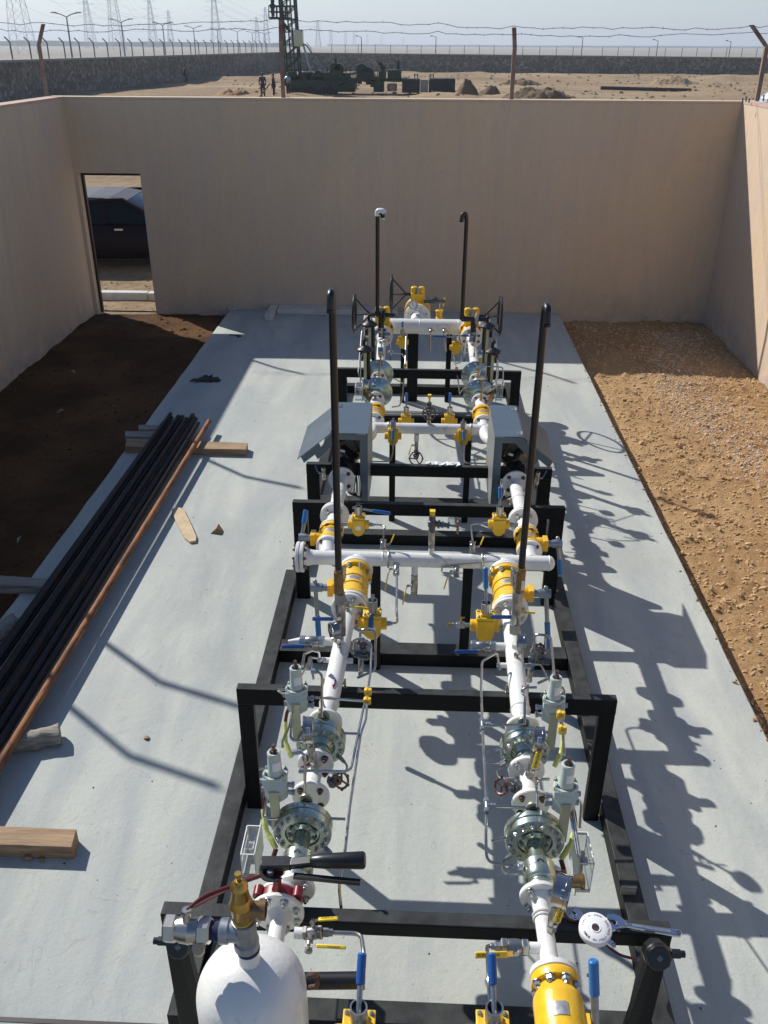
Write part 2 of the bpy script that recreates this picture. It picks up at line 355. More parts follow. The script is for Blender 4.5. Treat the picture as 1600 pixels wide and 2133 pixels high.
    def bar(s, a, b, w, h, up=(0, 0, 1)):
        """rectangular bar from a to b; w across, h along up"""
        a = V(a); b = V(b); e1, e2, d = frame(b-a, up)
        vs = [p+e1*x*w/2+e2*y*h/2 for p in (a, b) for x, y in ((-1, -1), (1, -1), (1, 1), (-1, 1))]
        return s.add(vs, [(0, 1, 2, 3), (7, 6, 5, 4), (0, 4, 5, 1), (1, 5, 6, 2), (2, 6, 7, 3), (3, 7, 4, 0)])

def mesh_obj(name, b, m, origin=(0, 0, 0), bev=0, flat=False, ang=35):
    o3 = V(origin); me = bpy.data.meshes.new(name)
    me.from_pydata([tuple(p-o3) for p in b.v], [], b.f)
    import bmesh
    bm = bmesh.new(); bm.from_mesh(me); bmesh.ops.recalc_face_normals(bm, faces=bm.faces); bm.to_mesh(me); bm.free()
    me.materials.append(MT[m] if isinstance(m, str) else m)
    if not flat:
        me.polygons.foreach_set('use_smooth', [True]*len(me.polygons)); me.set_sharp_from_angle(angle=rad(ang))
    ob = bpy.data.objects.new(name, me); COL.objects.link(ob)
    if bev:
        md = ob.modifiers.new('bevel', 'BEVEL'); md.width = bev; md.segments = 2; md.limit_method = 'ANGLE'; md.angle_limit = rad(40)
        md.harden_normals = False
    return ob
class Thing:
    def __init__(s, name, label, cat, loc=(0, 0, 0), group=None, kind=None):
        s.o = bpy.data.objects.new(name, None); COL.objects.link(s.o); s.o.empty_display_size = .05
        s.loc = V(loc); s.o.location = s.loc; s.o['label'] = label; s.o['category'] = cat
        if group: s.o['group'] = group
        if kind: s.o['kind'] = kind
    def part(s, name, b, m, bev=0, under=None, label=None, flat=False, ang=35):
        ob = mesh_obj(name, b, m, s.loc, bev, flat, ang); ob.parent = under or s.o
        if label: ob['label'] = label
        return ob
    def inst(s, name, me, mtx, under=None):
        ob = bpy.data.objects.new(name, me); COL.objects.link(ob); ob.parent = under or s.o
        ob.matrix_local = Matrix.Translation(-s.loc) @ mtx
        return ob
def single(name, b, m, label, cat, loc=None, group=None, kind=None, bev=0, flat=False):
    loc = loc if loc is not None else (sum((p for p in b.v), V((0, 0, 0)))/len(b.v))
    ob = mesh_obj(name, b, m, loc, bev, flat); ob.location = loc; ob['label'] = label; ob['category'] = cat
    if group: ob['group'] = group
    if kind: ob['kind'] = kind
    return ob
def structure(name, b, m, flat=False):
    ob = mesh_obj(name, b, m, (0, 0, 0), 0, flat); ob['kind'] = 'structure'; return ob

_boltmesh = {}
def bolt_mesh(m, r):
    k = (m, round(r, 4))
    if k not in _boltmesh:
        b = B(); b.cyl((0, 0, 0), (0, 0, r*.18), r*1.25, n=12); b.hex((0, 0, r*.18), (0, 0, r*1.25), r)
        b.cyl((0, 0, r*1.25), (0, 0, r*1.9), r*.55, n=8)
        ob = mesh_obj('bolt', b, m); me = ob.data; bpy.data.objects.remove(ob); _boltmesh[k] = me
    return _boltmesh[k]
def bolts(t, c, axis, R, n, m='bolt', r=.009, under=None, phase=.39):
    me = bolt_mesh(m, r); e1, e2, a = frame(axis)
    for i in range(n):
        q = 2*math.pi*i/n+phase; p = V(c)+(e1*math.cos(q)+e2*math.sin(q))*R
        M3 = Matrix((e1, -e2, a)).transposed().to_4x4()
        t.inst('bolt', me, Matrix.Translation(p) @ M3 @ Matrix.Rotation(q*1.7, 4, 'Z'), under)
def text_mesh(t, s_, size, p, xdir, ydir, m='ink', under=None, name='lettering'):
    cu = bpy.data.curves.new('lettering', 'FONT'); cu.body = s_; cu.size = size; cu.align_x = 'CENTER'; cu.align_y = 'CENTER'; cu.extrude = size*.012
    tmp = bpy.data.objects.new('tmp', cu); COL.objects.link(tmp)
    bpy.context.view_layer.update()
    me = bpy.data.meshes.new_from_object(tmp.evaluated_get(bpy.context.evaluated_depsgraph_get())); bpy.data.objects.remove(tmp)
    me.materials.clear(); me.materials.append(MT[m])
    x = V(xdir).normalized(); y = V(ydir); y = (y-x*y.dot(x)).normalized(); z = x.cross(y)
    M4 = Matrix((x, y, z)).transposed().to_4x4()
    return t.inst(name, me, Matrix.Translation(V(p)) @ M4, under)
X, Y, Z = V((1, 0, 0)), V((0, 1, 0)), V((0, 0, 1))
# ================================================================ SETTING
DG = -.12   # soil level beside the slab
def grid(xs, ys, fz):
    b = B(); b.v = [V((x, y, fz(x, y))) for y in ys for x in xs]; nx = len(xs)
    b.f = [(j*nx+i, j*nx+i+1, (j+1)*nx+i+1, (j+1)*nx+i) for j in range(len(ys)-1) for i in range(nx-1)]
    return b
def rng(a, b, n, p=1.): return [a+(b-a)*(i/n)**p for i in range(n+1)]
N3 = lambda x, y, s, k=0.: noise.noise(V((x*s, y*s, k)))
def turb(x, y, s, o=4, k=0.):
    v = 0; a = 1
    for i in range(o): v += a*noise.noise(V((x*s*2**i, y*s*2**i, k+i))); a *= .5
    return v
# concrete slab with a slightly broken edge
b = B(); L_ = []; R_ = []
ys = rng(1.0, 13.3, 160)
for y in ys:
    L_.append(-2.92+turb(0, y, 1.2, 4, 3)*.012); R_.append(2.107+turb(0, y, 1.4, 4, 9)*.010)
n = len(ys)
for i, y in enumerate(ys):
    b.v += [V((L_[i], y, -.30)), V((L_[i], y, -.006)), V((L_[i]+.008, y, 0)), V((R_[i]-.008, y, 0)), V((R_[i], y, -.006)), V((R_[i], y, -.30))]
for i in range(n-1):
    for k in range(5): b.f.append((i*6+k, i*6+k+1, (i+1)*6+k+1, (i+1)*6+k))
structure('concrete_slab', b, 'slab')
# soil strips
def fr(x, y): return DG+turb(x, y, 1.3, 6, 5)*.026+max(0, turb(x, y, 9, 3, 11))*.04+.03*math.exp(-((x-3.3-.25*math.sin(y))/.25)**2)-.05*math.exp(-((x-2.10)/.14)**2)
structure('soil_strip', grid(rng(2.07, 4.32, 85), rng(1, 13.32, 420), fr), 'dirt')
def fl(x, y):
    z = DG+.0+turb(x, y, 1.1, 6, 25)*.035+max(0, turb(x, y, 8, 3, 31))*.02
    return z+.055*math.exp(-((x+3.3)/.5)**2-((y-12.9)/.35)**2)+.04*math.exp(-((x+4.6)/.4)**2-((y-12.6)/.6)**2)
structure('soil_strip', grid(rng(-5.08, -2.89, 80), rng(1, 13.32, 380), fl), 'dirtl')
# site outside: sheet with ridges and spoil
def fs(x, y):
    z = -.17+turb(x, y, .05, 5, 40)*.10
    if y > 40: z += max(0, turb(x, y, .13, 5, 44)-.1)*.38*min(1, (y-40)/25)
    z += turb(x, y, 1.2, 4, 47)*.02
    if y > 100: z += .55*max(0, 1-abs(y-118-3*math.sin(x*.07))/3.0)*(.5+.5*noise.noise(V((x*.15, 0, 3))))*1.5
    return z
ysn = rng(13.4, 175, 260, 1.8)
structure('site_ground', grid(rng(-75, 95, 300), ysn, fs), 'site')
gz = B(); gz.add([(-9000, -300, -.55), (9000, -300, -.55), (9000, 12000, -.55), (-9000, 12000, -.55)], [(0, 1, 2, 3)])
structure('desert_ground', gz, 'plain')
# gravel on the right soil: nobody could count it
def stones(count, fpos, rmin, rmax, seed):
    rr = random.Random(seed); b = B()
    base = [(-.6, -.5, -.3), (.5, -.7, -.2), (.8, .3, -.3), (-.1, .8, -.3), (-.9, .2, -.1), (-.35, -.3, .55), (.45, -.25, .5), (.3, .4, .45), (-.4, .35, .5)]
    fc = [(0, 1, 6, 5), (1, 2, 7, 6), (2, 3, 8, 7), (3, 4, 8), (4, 0, 5, 8), (5, 6, 7, 8), (4, 3, 2, 1, 0)]
    for _ in range(count):
        x, y, z = fpos(rr); r = rr.uniform(rmin, rmax)*(1 if rr.random() < .9 else 1.5); q = rr.uniform(0, 6.28); f = rr.uniform(.5, 1)
        c, s = math.cos(q), math.sin(q)
        b.add([(x+(p[0]*c-p[1]*s*f)*r*rr.uniform(.8, 1.2), y+(p[0]*s+p[1]*c*f)*r*rr.uniform(.8, 1.2), z+p[2]*r*.7+r*.1) for p in base], fc)
    return b
MT['clod'] = mat('sandy_clod', (.46, .31, .16), .9, var=.3, scale=6, bump=.4)
def pr(rr):
    x = rr.uniform(2.14, 4.27); y = rr.uniform(3.0, 13.2); return x, y, fr(x, y)
single('gravel', stones(8000, pr, .008, .030, 3), 'clod', 'sandy clods and stones strewn over the soil beside the slab', 'gravel', (3, 8, DG), kind='stuff', flat=True)
def pr2(rr):
    y = rr.uniform(3.2, 12.8); u = (y-8)*.0; x = 3.35+.28*math.sin(y*.9+2)+rr.gauss(0, .17)+(.45 if rr.random() < .35 else 0)+(.1 if y < 7 else 0)
    x = min(4.27, max(2.2, x)); return x, y, fr(x, y)+.004
single('pale_pebbles', stones(4200, pr2, .007, .018, 13), 'pebblep', 'winding band of pale pebbles across the soil beside the slab', 'pebbles', (3.4, 8, DG), kind='stuff', flat=True)
def pl(rr):
    x = rr.uniform(-5.0, -2.98); y = rr.uniform(3.0, 13.2); return x, y, fl(x, y)
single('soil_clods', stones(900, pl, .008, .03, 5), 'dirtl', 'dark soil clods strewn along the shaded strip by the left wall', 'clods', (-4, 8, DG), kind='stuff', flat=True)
def pd(rr):
    y = 4+rr.random()*9; return (lambda q_: (q_, y, DG-.03 if q_ > 2.105 else .002))(2.112+rr.gauss(.015, .028))
single('slab_edge_crumbs', stones(420, pd, .004, .016, 8), 'dirt', 'crumbled soil lying along the right edge of the slab', 'crumbs', (2.2, 8, DG), kind='stuff', flat=True)
def po(rr):
    x = rr.uniform(-7, -3.4); y = rr.uniform(13.6, 18); return x, y, fs(x, y)
single('outside_stones', stones(500, po, .01, .035, 9), 'site', 'small stones on the sand outside the doorway', 'stones', (-5, 15, DG), kind='stuff', flat=True)

# ---- compound walls
WT = 2.945
t = Thing('back_wall', 'tall beige rendered wall with a doorway, in shade behind the pipework', 'wall', (-.4, 13.45, DG))
b = B(); z0 = -.4; dT = 1.945
b.prism([(-5.27, z0), (-5.02, z0), (-4.985, dT+.0), (-4.085, dT), (-4.085, z0), (4.52, z0), (4.52, WT), (-5.27, WT)][0:0] or
        [(-5.27, z0), (-5.0, z0), (-5.0, dT), (-4.085, dT), (-4.085, z0), (4.52, z0), (4.52, WT-.03), (-5.27, WT-.03)], (0, 13.32, 0), X, Z, (0, .24, 0))
t.part('wall_face', b, 'plaster')
t.part('coping', B().bb((-5.275, 13.314, WT-.028), (4.525, 13.565, WT)), 'plaster')
fr_ = B(); fr_.bb((-4.998, 13.44, -.12), (-4.965, 13.50, dT-.002)); fr_.bb((-4.96, 13.44, dT-.045), (-4.09, 13.50, dT-.003)); fr_.bb((-4.96, 13.45, -.115), (-4.09, 13.475, -.098))
t.part('door_frame', fr_, 'blackp', label='black steel frame left in the doorway')
t = Thing('left_wall', 'beige rendered wall along the left side, entirely in shade', 'wall', (-5.16, 7, DG))
t.part('wall_face', B().bb((-5.27, -1, -.4), (-5.05, 13.318, WT-.03)), 'plaster')
t.part('coping', B().bb((-5.275, -1, WT-.028), (-5.045, 13.312, WT)), 'cap')
t = Thing('right_wall', 'beige rendered wall along the right side, half of it sunlit', 'wall', (4.41, 7, DG))
t.part('wall_face', B().bb((4.31, -1, -.4), (4.52, 13.318, WT-.03)), 'plaster')
t.part('coping', B().bb((4.305, -1, WT-.028), (4.525, 13.312, WT)), 'cap')
rr = random.Random(4)
for i, (px, py) in enumerate([(1547, 212), (1554, 209), (1560, 211), (1578, 208), (1590, 208)]):
    p = G(px, py+3, z=WT); h = rr.uniform(.05, .09)
    single('rebar_stub', B().cyl(p, p+V((rr.uniform(-.01, .01), 0, h)), .009, n=6), 'wire', 'short black rebar stub sticking up from the right wall corner', 'rebar stub', p, 'rebar stubs on the right wall corner')
# low kerb step at the foot of the back wall
single('concrete_step', B().bb((-2.16, 13.03, .0), (-.33, 13.318, .075)), 'kerb', 'low grey concrete step against the foot of the back wall', 'step', (-1.2, 13.2, 0), bev=.01)
p = G(564, 662, z=0)
single('concrete_block', B().bb((-2.29, 12.69, 0), (-2.17, 13.3, .085)), 'kerb', 'narrow concrete block lying against the wall left of the low step', 'block', (-2.23, 13, 0), bev=.01)
rub = random.Random(2); b = B()
for i in range(70): b.add(*(lambda q: (q.v, q.f))(stones(1, lambda r_: (rub.uniform(-2.95, -1.9), 13.3-abs(rub.gauss(0, .04)), .012), .01, .03, i)))
single('mortar_crumbs', b, 'kerb', 'line of mortar crumbs on the slab at the foot of the back wall', 'mortar crumbs', (-2.4, 13.2, 0), kind='stuff', flat=True)

# ---- wall-top posts and barbed wire
POSTS = [((97, 195), (90, 50), .07, 0), ((590, 196), (587, 42), -.03, -.10), ((1066, 200), (1072, 57), .0, .05), ((1577, 213), (1567, 52), -.13, 0)]
def angle_post(base, h, lean, name, label, group):
    t = Thing(name, label, 'fence post', base, group); base = V(base); k = base+Z*h*.72; tip = base+Z*h+V(lean)
    w_ = .055; th = .008
    def ang(p, q, m_, nm):
        b = B(); e = (q-p)
        b.prism([(0, 0), (w_, 0), (w_, th), (th, th), (th, w_), (0, w_)], p-V((w_/2, 0, 0)), X, Y, e); return b
    t.part('post_shaft', ang(base, k, 0, 0), 'postlow'); t.part('post_arm', ang(k+Z*.001, tip, 0, 0), 'post', label='bent rusty red tip of the post')
    return t
plab = ['rusty bent steel post at the left corner of the back wall', 'rusty bent steel post on the back wall below the rig platform', 'rusty steel post standing on the back wall right of the drilling rig', 'rusty post bent to the left at the right corner of the back wall']
for (q0, q1, lx, ly), lb in zip(POSTS, plab):
    p = G(*q0, y=13.42); p.z = WT; tz = G(*q1, y=13.42); angle_post(p, tz.z-WT, (tz.x-p.x, ly, 0), 'fence_post', lb, 'bent posts on the back wall')
for y, h in ((10.3, .92), (7.28, .93), (6.62, .93), (3.6, .9)):
    angle_post((-5.16, y, WT), h, (.30, 0, 0), 'fence_post', 'bent steel post on the left wall that throws a bent shadow on the slab', 'bent posts on the left wall')
def barbed(pts, label, r=.0035, seed=1):
    rr = random.Random(seed); b = B(); P = []
    for a, c in zip(pts, pts[1:]):
        L = (c-a).length; m_ = max(2, int(L/.12))
        for i in range(m_):
            u = i/m_; P.append(a.lerp(c, u)+V((0, rr.uniform(-.008, .008), rr.uniform(-.011, .011)-.02*math.sin(u*math.pi))))
    P.append(pts[-1]); b.tube(P, r, 5, .01, 1)
    for i in range(1, len(P)-1, 1):
        if i % 1 == 0:
            d = V((rr.uniform(-1, 1), rr.uniform(-1, 1), rr.uniform(-1, 1))).normalized()*.017; b.cyl(P[i]-d, P[i]+d, r*.7, n=4)
    return single('barbed_wire', b, 'wire', label, 'barbed wire', pts[0], 'barbed wire strands over the back wall')
wy = 13.42
barbed([G(*q, y=wy) for q in ((0, 47), (88, 46), (196, 52), (420, 45), (585, 40), (760, 44), (912, 49), (1014, 58), (1070, 55), (1215, 56), (1359, 56), (1450, 59), (1566, 53), (1600, 54))], 'upper strand of barbed wire above the back wall', seed=3)
barbed([G(*q, y=wy) for q in ((0, 61), (30, 65), (105, 62), (280, 62), (490, 59), (590, 57), (762, 66), (912, 67), (1066, 71), (1290, 74), (1420, 71), (1570, 67), (1600, 69))], 'lower strand of barbed wire above the back wall', seed=5)

# ---- far perimeter wall
ck = G(585, 148, z=-.15); lf = G(100, 200, z=-.15); d_ = (lf-ck).normalized(); near = ck+d_*190
rt = G(1600, 155, z=-.15); rt = ck+(rt-ck)*1.6
def far_wall(a, c, h0, h1, label):
    t = Thing('stone_wall', label, 'wall', (a+c)/2, 'far perimeter walls')
    e1 = (c-a).normalized(); nn = V((-e1.y, e1.x, 0))*.35; b = B(); cb = B(); N_ = 60
    P = []
    for i in range(N_+1):
        p = a.lerp(c, i/N_); h = h0+(h1-h0)*i/N_; P.append((p, h))
    for (p, h), (q, g_) in zip(P, P[1:]):
        b.add([p-nn-Z*.8, q-nn-Z*.8, q-nn+Z*(g_), p-nn+Z*(h), p+nn-Z*.8, q+nn-Z*.8, q+nn+Z*g_, p+nn+Z*h], [(0, 1, 2, 3), (5, 4, 7, 6)])
        cb.add([p-nn*1.2+Z*h, q-nn*1.2+Z*g_, q-nn*1.2+Z*(g_+.15), p-nn*1.2+Z*(h+.15), p+nn*1.2+Z*h, q+nn*1.2+Z*g_, q+nn*1.2+Z*(g_+.15), p+nn*1.2+Z*(h+.15)], [(0, 1, 2, 3), (5, 4, 7, 6), (3, 2, 6, 7), (1, 0, 4, 5)])
    t.part('masonry', b, 'stone', flat=True); t.part('coping', cb, 'coping', flat=True); return P
Pl = far_wall(near, ck, 2.45, 2.55, 'long dark rubble stone wall running away on the far left')
Pr = far_wall(ck+V((.5, .3, 0)), rt, 2.5, 1.95, 'long dark rubble stone wall across the back of the site')
def hz(P, u):
    i = u*(len(P)-1); k = min(int(i), len(P)-2); f_ = i-k; return P[k][0].lerp(P[k+1][0], f_), P[k][1]+(P[k+1][1]-P[k][1])*f_
# bent posts on the far-left wall, one mesh copied
pb = B().tube([(0, 0, 0), (0, 0, 1.2), (-.35, 0, 1.55)], .05, 6, .1)
pm = mesh_obj('wall_post', pb, 'lamp'); pme = pm.data; bpy.data.objects.remove(pm)
Lw = (ck-near).length
for i in range(70):
    s_ = 8+i*2.9
    if s_ > Lw: break
    p, h = hz(Pl, 1-s_/Lw); pr_ = p+Z*(h+.1)
    o = bpy.data.objects.new('wall_post', pme); COL.objects.link(o); o.location = pr_
    o['label'] = 'small bent post on top of the far left stone wall'; o['category'] = 'fence post'; o['group'] = 'bent posts on the far left stone wall'
sb = B().cyl((0, 0, 0), (0, 0, 1.25), .045, n=6); sm_ = mesh_obj('wall_post', sb, 'lamp'); sme = sm_.data; bpy.data.objects.remove(sm_)
for px in (686, 714, 741, 776, 808, 842, 871, 930, 960, 991, 1021, 1080, 1115, 1149, 1183, 1243, 1275, 1307, 1338, 1371, 1405, 1435, 1465, 1495, 1526, 1556, 1590):
    p = G(px, 150, y=ck.y); u = (p.x-ck.x)/(rt.x-ck.x); q, h = hz(Pr, u)
    o = bpy.data.objects.new('wall_post', sme); COL.objects.link(o); o.location = q+Z*(h+.1)
    o['label'] = 'small straight post on top of the far back stone wall'; o['category'] = 'fence post'; o['group'] = 'straight posts on the far back stone wall'
# street lamps
def lamp(p, h, double, label, grp, yawd=0):
    t = Thing('street_lamp', label, 'street lamp', p, grp); p = V(p)
    t.part('pole', B().tube([p, p+Z*h], lambda u: (.2-.08*u) if double else (.11-.05*u), 8), 'lamp')
    for sg in ((-1, 1) if double else (1,)):
        ax = V((math.cos(yawd), math.sin(yawd), 0))*sg
        arm = B().tube([p+Z*(h-.05), p+Z*(h+.45)+ax*1.0, p+Z*(h+.65)+ax*2.1] if double else [p+Z*(h-.05), p+Z*(h+.1)+ax*.5], .095 if double else .055, 6, .5)
        t.part('lamp_arm', arm, 'lamp')
        e = p+Z*(h+.65)+ax*2.0 if double else p+Z*(h+.1)+ax*.45
        hb = B().sph(e+ax*.4+Z*.08, .7 if double else .5, 10, (1.0 if double else .6, .35, .18)); t.part('lamp_head', hb, 'lamp')
lamps = [(147, 345/2.857*0+121, 33), (258, 120, 45), (343, 117, 51), (406, 114, 58), (455, 112, 62), (496, 110, 65), (527, 108, 68), (553, 107, 70)]
for i, (px, yb, yt) in enumerate(lamps):
    # the road runs beside the far-left wall; pole height 9 m sets the distance
    hpx = yb-yt; dist = 62+i*0
    H = 8.2; D = 2348*(H-3.3)/(93-yt)
    p = G(px, 94, y=D); p.z = -.3
    lamp(p, H+.2, True, ['nearest double-armed street lamp beyond the far left wall', 'second double-armed street lamp from the left beyond the far wall', 'third double-armed street lamp from the left beyond the far wall', 'fourth double-armed street lamp from the left beyond the far wall'][i] if i < 4 else 'small distant double-armed street lamp left of the drilling rig', 'double street lamps along the road')
for i, (px, yt) in enumerate([(753, 72), (908, 72), (1213, 74), (1370, 80), (1522, 82)]):
    D = 185+i*4; p = G(px, 94, y=D); p.z = -.3; top = G(px, yt, y=D).z-.3
    lamp(p, top+.2, False, ['thin single lamp post right of the drilling rig', 'thin single lamp post left of the third wall post', 'thin single lamp post right of the third wall post', 'single lamp post with a drooping head, second from the right', 'rightmost single lamp post with a drooping head'][i], 'single lamp posts behind the back stone wall', yawd=math.pi)
# ---- pylons
def pylon(px, ybase, wpx, ytop, label, arms=3, D=None):
    H = 46.; base_w = 7.5; D = 1830*base_w/wpx/.883
    c = G(px, 94, y=D); c.z = -.5; top = min(G(px, ytop, y=D).z, 80) if ytop > 5 else 46.
    t = Thing('power_pylon', label, 'pylon', c, 'high voltage pylons on the horizon'); H = top; r = max(.08, D*.00017)
    b = B(); lv = 9; rings = []
    for i in range(lv+1):
        u = i/lv; z = H*(1-(1-u)**1.25); wd = base_w*(1-u)**1.15*.5+.7; rings.append([c+V((sx*wd, sy*wd, z)) for sx, sy in ((-1, -1), (1, -1), (1, 1), (-1, 1))])
    for A, Bq in zip(rings, rings[1:]):
        for i in range(4):
            j = (i+1) % 4; b.bar(A[i], Bq[i], r*2, r*2); b.bar(A[i], Bq[j], r, r); b.bar(A[j], Bq[i], r, r)
    t.part('lattice_tower', b, 'pylon', flat=True)
    for k in range(arms):
        z = H*(.62+.15*k); L = 8.5-k*1.2; a = B()
        for sg in (-1, 1):
            tip = c+V((sg*L, 0, z+.6)); a.bar(c+V((sg*1, 0, z)), tip, r, r); a.bar(c+V((sg*.8, 0, z+2)), tip, r, r); a.bar(tip, tip-Z*3, r*1.2, r*1.2)
            a.bar(c+V((sg*4, 0, z+.3)), c+V((sg*4, 0, z+1.3)), r, r)
        t.part('cross_arm', a, 'pylon', flat=True)
    return c, H
PY = [(48, 118, 36, 0, 'largest lattice pylon at the far left of the sky'), (190, 112, 17, 0, 'slim pylon between the first and second street lamps'), (245, 112, 24, 0, 'broad lattice pylon behind the second street lamp'),
      (320, 110, 15, 0, 'pylon just left of the third street lamp'), (357, 108, 10, 20, 'small pylon right of the third street lamp'), (452, 108, 18, 0, 'tall pylon left of the drilling rig'),
      (537, 106, 9, 34, 'faint small pylon immediately left of the rig, left one'), (556, 106, 11, 14, 'faint small pylon immediately left of the rig, right one'),
      (663, 104, 9, 44, 'tall thin pylon immediately right of the rig mast'), (690, 104, 6, 60, 'faint distant pylon, second to the right of the rig'), (720, 104, 5, 64, 'faint distant pylon, third to the right of the rig'),
      (738, 104, 5, 66, 'faint distant pylon left of the thin lamp post'), (765, 103, 4, 70, 'faint distant pylon right of the thin lamp post'), (795, 103, 3.5, 73, 'tiny faint pylon far behind the middle of the site'), (840, 103, 3.2, 76, 'tiniest faint pylon far right of the rig')]
tops = [pylon(*p) for p in PY]
def line(a, c, label):
    b = B(); P = [a.lerp(c, i/12)-Z*(10*(1-((i-6)/6)**2)) for i in range(13)]; D = (a.y+c.y)/2
    b.tube(P, max(.02, D*.00006), 4, 5, 1); single('power_line', b, 'pylon', label, 'power line', a, 'wires strung between the pylons')
for (i, j) in ((0, 2), (2, 3), (3, 5), (1, 4), (5, 8), (4, 7)):
    for k in range(3):
        for sg in (-1, 1):
            (a, ha), (c, hc) = tops[i], tops[j]
            L = 8.5-k*1.2; line(a+V((sg*L, 0, ha*(.62+.15*k)-2.4)), c+V((sg*L, 0, hc*(.62+.15*k)-2.4)), 'thin sagging wire between the pylons on the left')
# low distant belt of trees and buildings in the haze
def belt(x0, x1, y, h, seed):
    b = B(); n_ = 240; xs_ = [x0+(x1-x0)*i/n_ for i in range(n_+1)]
    for i, x in enumerate(xs_):
        hh = h*(.65+.5*abs(noise.noise(V((x*.004, seed, 0))))+.35*abs(noise.noise(V((x*.02, seed, 4))))); b.v += [V((x, y, -1)), V((x, y, hh)), V((x, y+60, hh)), V((x, y+60, -1))]
    for i in range(n_):
        for k_ in range(3): b.f.append((i*4+k_, i*4+k_+1, i*4+k_+5, i*4+k_+4))
    return b
MT['belt'] = mat('distant_trees', (.06, .075, .06), .95, var=.3, scale=.02)
structure('distant_terrain', belt(-1500, -200, 1500, 7.5, 2), 'belt', flat=True)
structure('distant_terrain', belt(-260, 3000, 2600, 5.5, 6), 'belt', flat=True)
structure('expansion_joint', B().bb((-2.9, 2.165, -.01), (-.98, 2.185, .003)), 'gasket')

for i, (px, py) in enumerate(((240, 848), (125, 858), (40, 1125), (152, 775))):
    p = G(px, py, z=DG+.03); q_ = rad(40*i+20); b = B(); c_, s_ = math.cos(q_)*.06, math.sin(q_)*.06
    b.add([p+V((-c_, -s_, 0)), p+V((c_*.3, -s_*.4, .03)), p+V((c_, s_, .006)), p+V((-c_*.2, s_*.8, .02))], [(0, 1, 2, 3)])
    single('paper_scrap', b, 'tissue', ['crumpled scrap on the dark soil nearest the slab', 'small pale scrap on the dark soil left of the first scrap', 'torn scrap on the dark soil at the left edge', 'tiny pale scrap on the dark soil nearest the doorway'][i], 'scrap', p, 'scraps on the shaded soil', flat=True)
MT['carroof'] = mat('sky_glare_car_roof', (.085, .085, .09), .55, var=.1, spec=.3)  # roof paler than the body: sky glare put into its colour
# ================================================================ BEYOND THE WALL
RY = 84.
def RP(px, py, dy=0): return G(px, py, y=RY+dy)
def rbox(b, x0, y0, x1, y1, d0=-1.2, d1=1.2):
    a = RP(x0, y1); c = RP(x1, y0); b.bb((a.x, RY+d0, a.z), (c.x, RY+d1, c.z)); return b
t = Thing('drilling_rig', 'dark green truck-mounted drilling rig with raised lattice mast', 'drilling rig', RP(620, 196))
b = B(); rbox(b, 603, 166, 742, 184, -1.3, 1.3); rbox(b, 742, 163, 838, 169, -.8, .8); t.part('chassis', b, 'rig', bev=.06)
b = B()
for q in ((603, 150, 616, 168), (618, 156, 634, 168), (642, 154, 676, 168), (722, 162, 744, 172), (650, 172, 740, 190), (632, 150, 650, 168), (674, 150, 690, 168), (690, 146, 712, 168), (712, 156, 728, 170), (655, 160, 676, 170), (745, 153, 762, 168), (760, 150, 779, 170), (606, 158, 630, 172)): rbox(b, *q, -1.1, 1.0)
for px, py, r in ((700, 143, .45), (708, 143, .4), (755, 146, .5), (770, 149, .35), (664, 157, .4)): b.cyl(RP(px, py)+Y*-.7, RP(px, py)+Y*.7, r, n=14)
rk = random.Random(5)
for i in range(70):
    px = rk.choice((rk.uniform(603, 742), rk.uniform(603, 742), rk.uniform(745, 800))); py = rk.uniform(154, 182); s3 = (rk.uniform(.15, .7), rk.uniform(.15, .5), rk.uniform(.15, .6)); p = RP(px, py, rk.uniform(-1.3, .3))
    if rk.random() < .6: b.box(p, s3)
    else: b.cyl(p-X*s3[0]*.6, p+X*s3[0]*.6, s3[2]*.4, n=10)
for i in range(14):
    px = rk.uniform(640, 790); b.cyl(RP(px, 158, -.9), RP(px+rk.uniform(-3, 3), rk.uniform(138, 148), -.9), .035, n=5)
t.part('engine_deck', b, 'rig', bev=.0)
t.part('exhaust_stack', B().cyl(RP(699, 148), RP(699, 122), .13, n=8), 'rig')
b = B(); rbox(b, 808, 145, 836, 165, -1, 1); t.part('power_unit', b, 'rig', bev=.06)
t.part('exhaust_stack', B().cyl(RP(829, 146), RP(829, 126), .16, n=8), 'rig')
b = B(); rbox(b, 779, 168, 800, 191, -.9, .9); t.part('support_leg', b, 'rig', bev=.05)
b = B(); rbox(b, 603, 180, 640, 196, -1.0, 1.0); t.part('support_leg', b, 'rig', bev=.05)
for px in (650, 664, 678, 690):
    c = RP(px, 190)
    for s_ in (-1.15, 1.15):
        w_ = t.part('wheel', B().lathe(c+Y*(s_-.15), Y, [(0, .38), (.04, .5), (.26, .5), (.3, .38)], 20), 'tyre')
b = B(); rbox(b, 642, 178, 693, 184, -.9, .9); t.part('tank', b, 'blackp')
# mast
b = B(); base = RP(612, 178); w0 = .62; top = 14.5; r = .085
tilt = lambda z: -z*.035
def mp_(sx, sy, z): return V((base.x+sx*w0+tilt(z), RY+sy*.6, base.z+z))
for sx in (-1, 1):
    for sy in (-1, 1): b.bar(mp_(sx, sy, 0), mp_(sx, sy, top), r*1.7, r*1.7)
k = 0; z = 1.2
while z < top-1:
    for sy in (-1, 1):
        b.bar(mp_(-1, sy, z), mp_(1, sy, z+.95), r, r); b.bar(mp_(-1, sy, z), mp_(1, sy, z), r, r)
    for sx in (-1, 1): b.bar(mp_(sx, -1, z), mp_(sx, 1, z+.95), r, r)
    z += .95
t.part('mast', b, 'rig', flat=True)
b = B()
for dx in (-.35, 0, .3): b.cyl(V((base.x+dx, RY-.75, base.z)), V((base.x+dx+tilt(top), RY-.75, base.z+top)), .07, n=6)
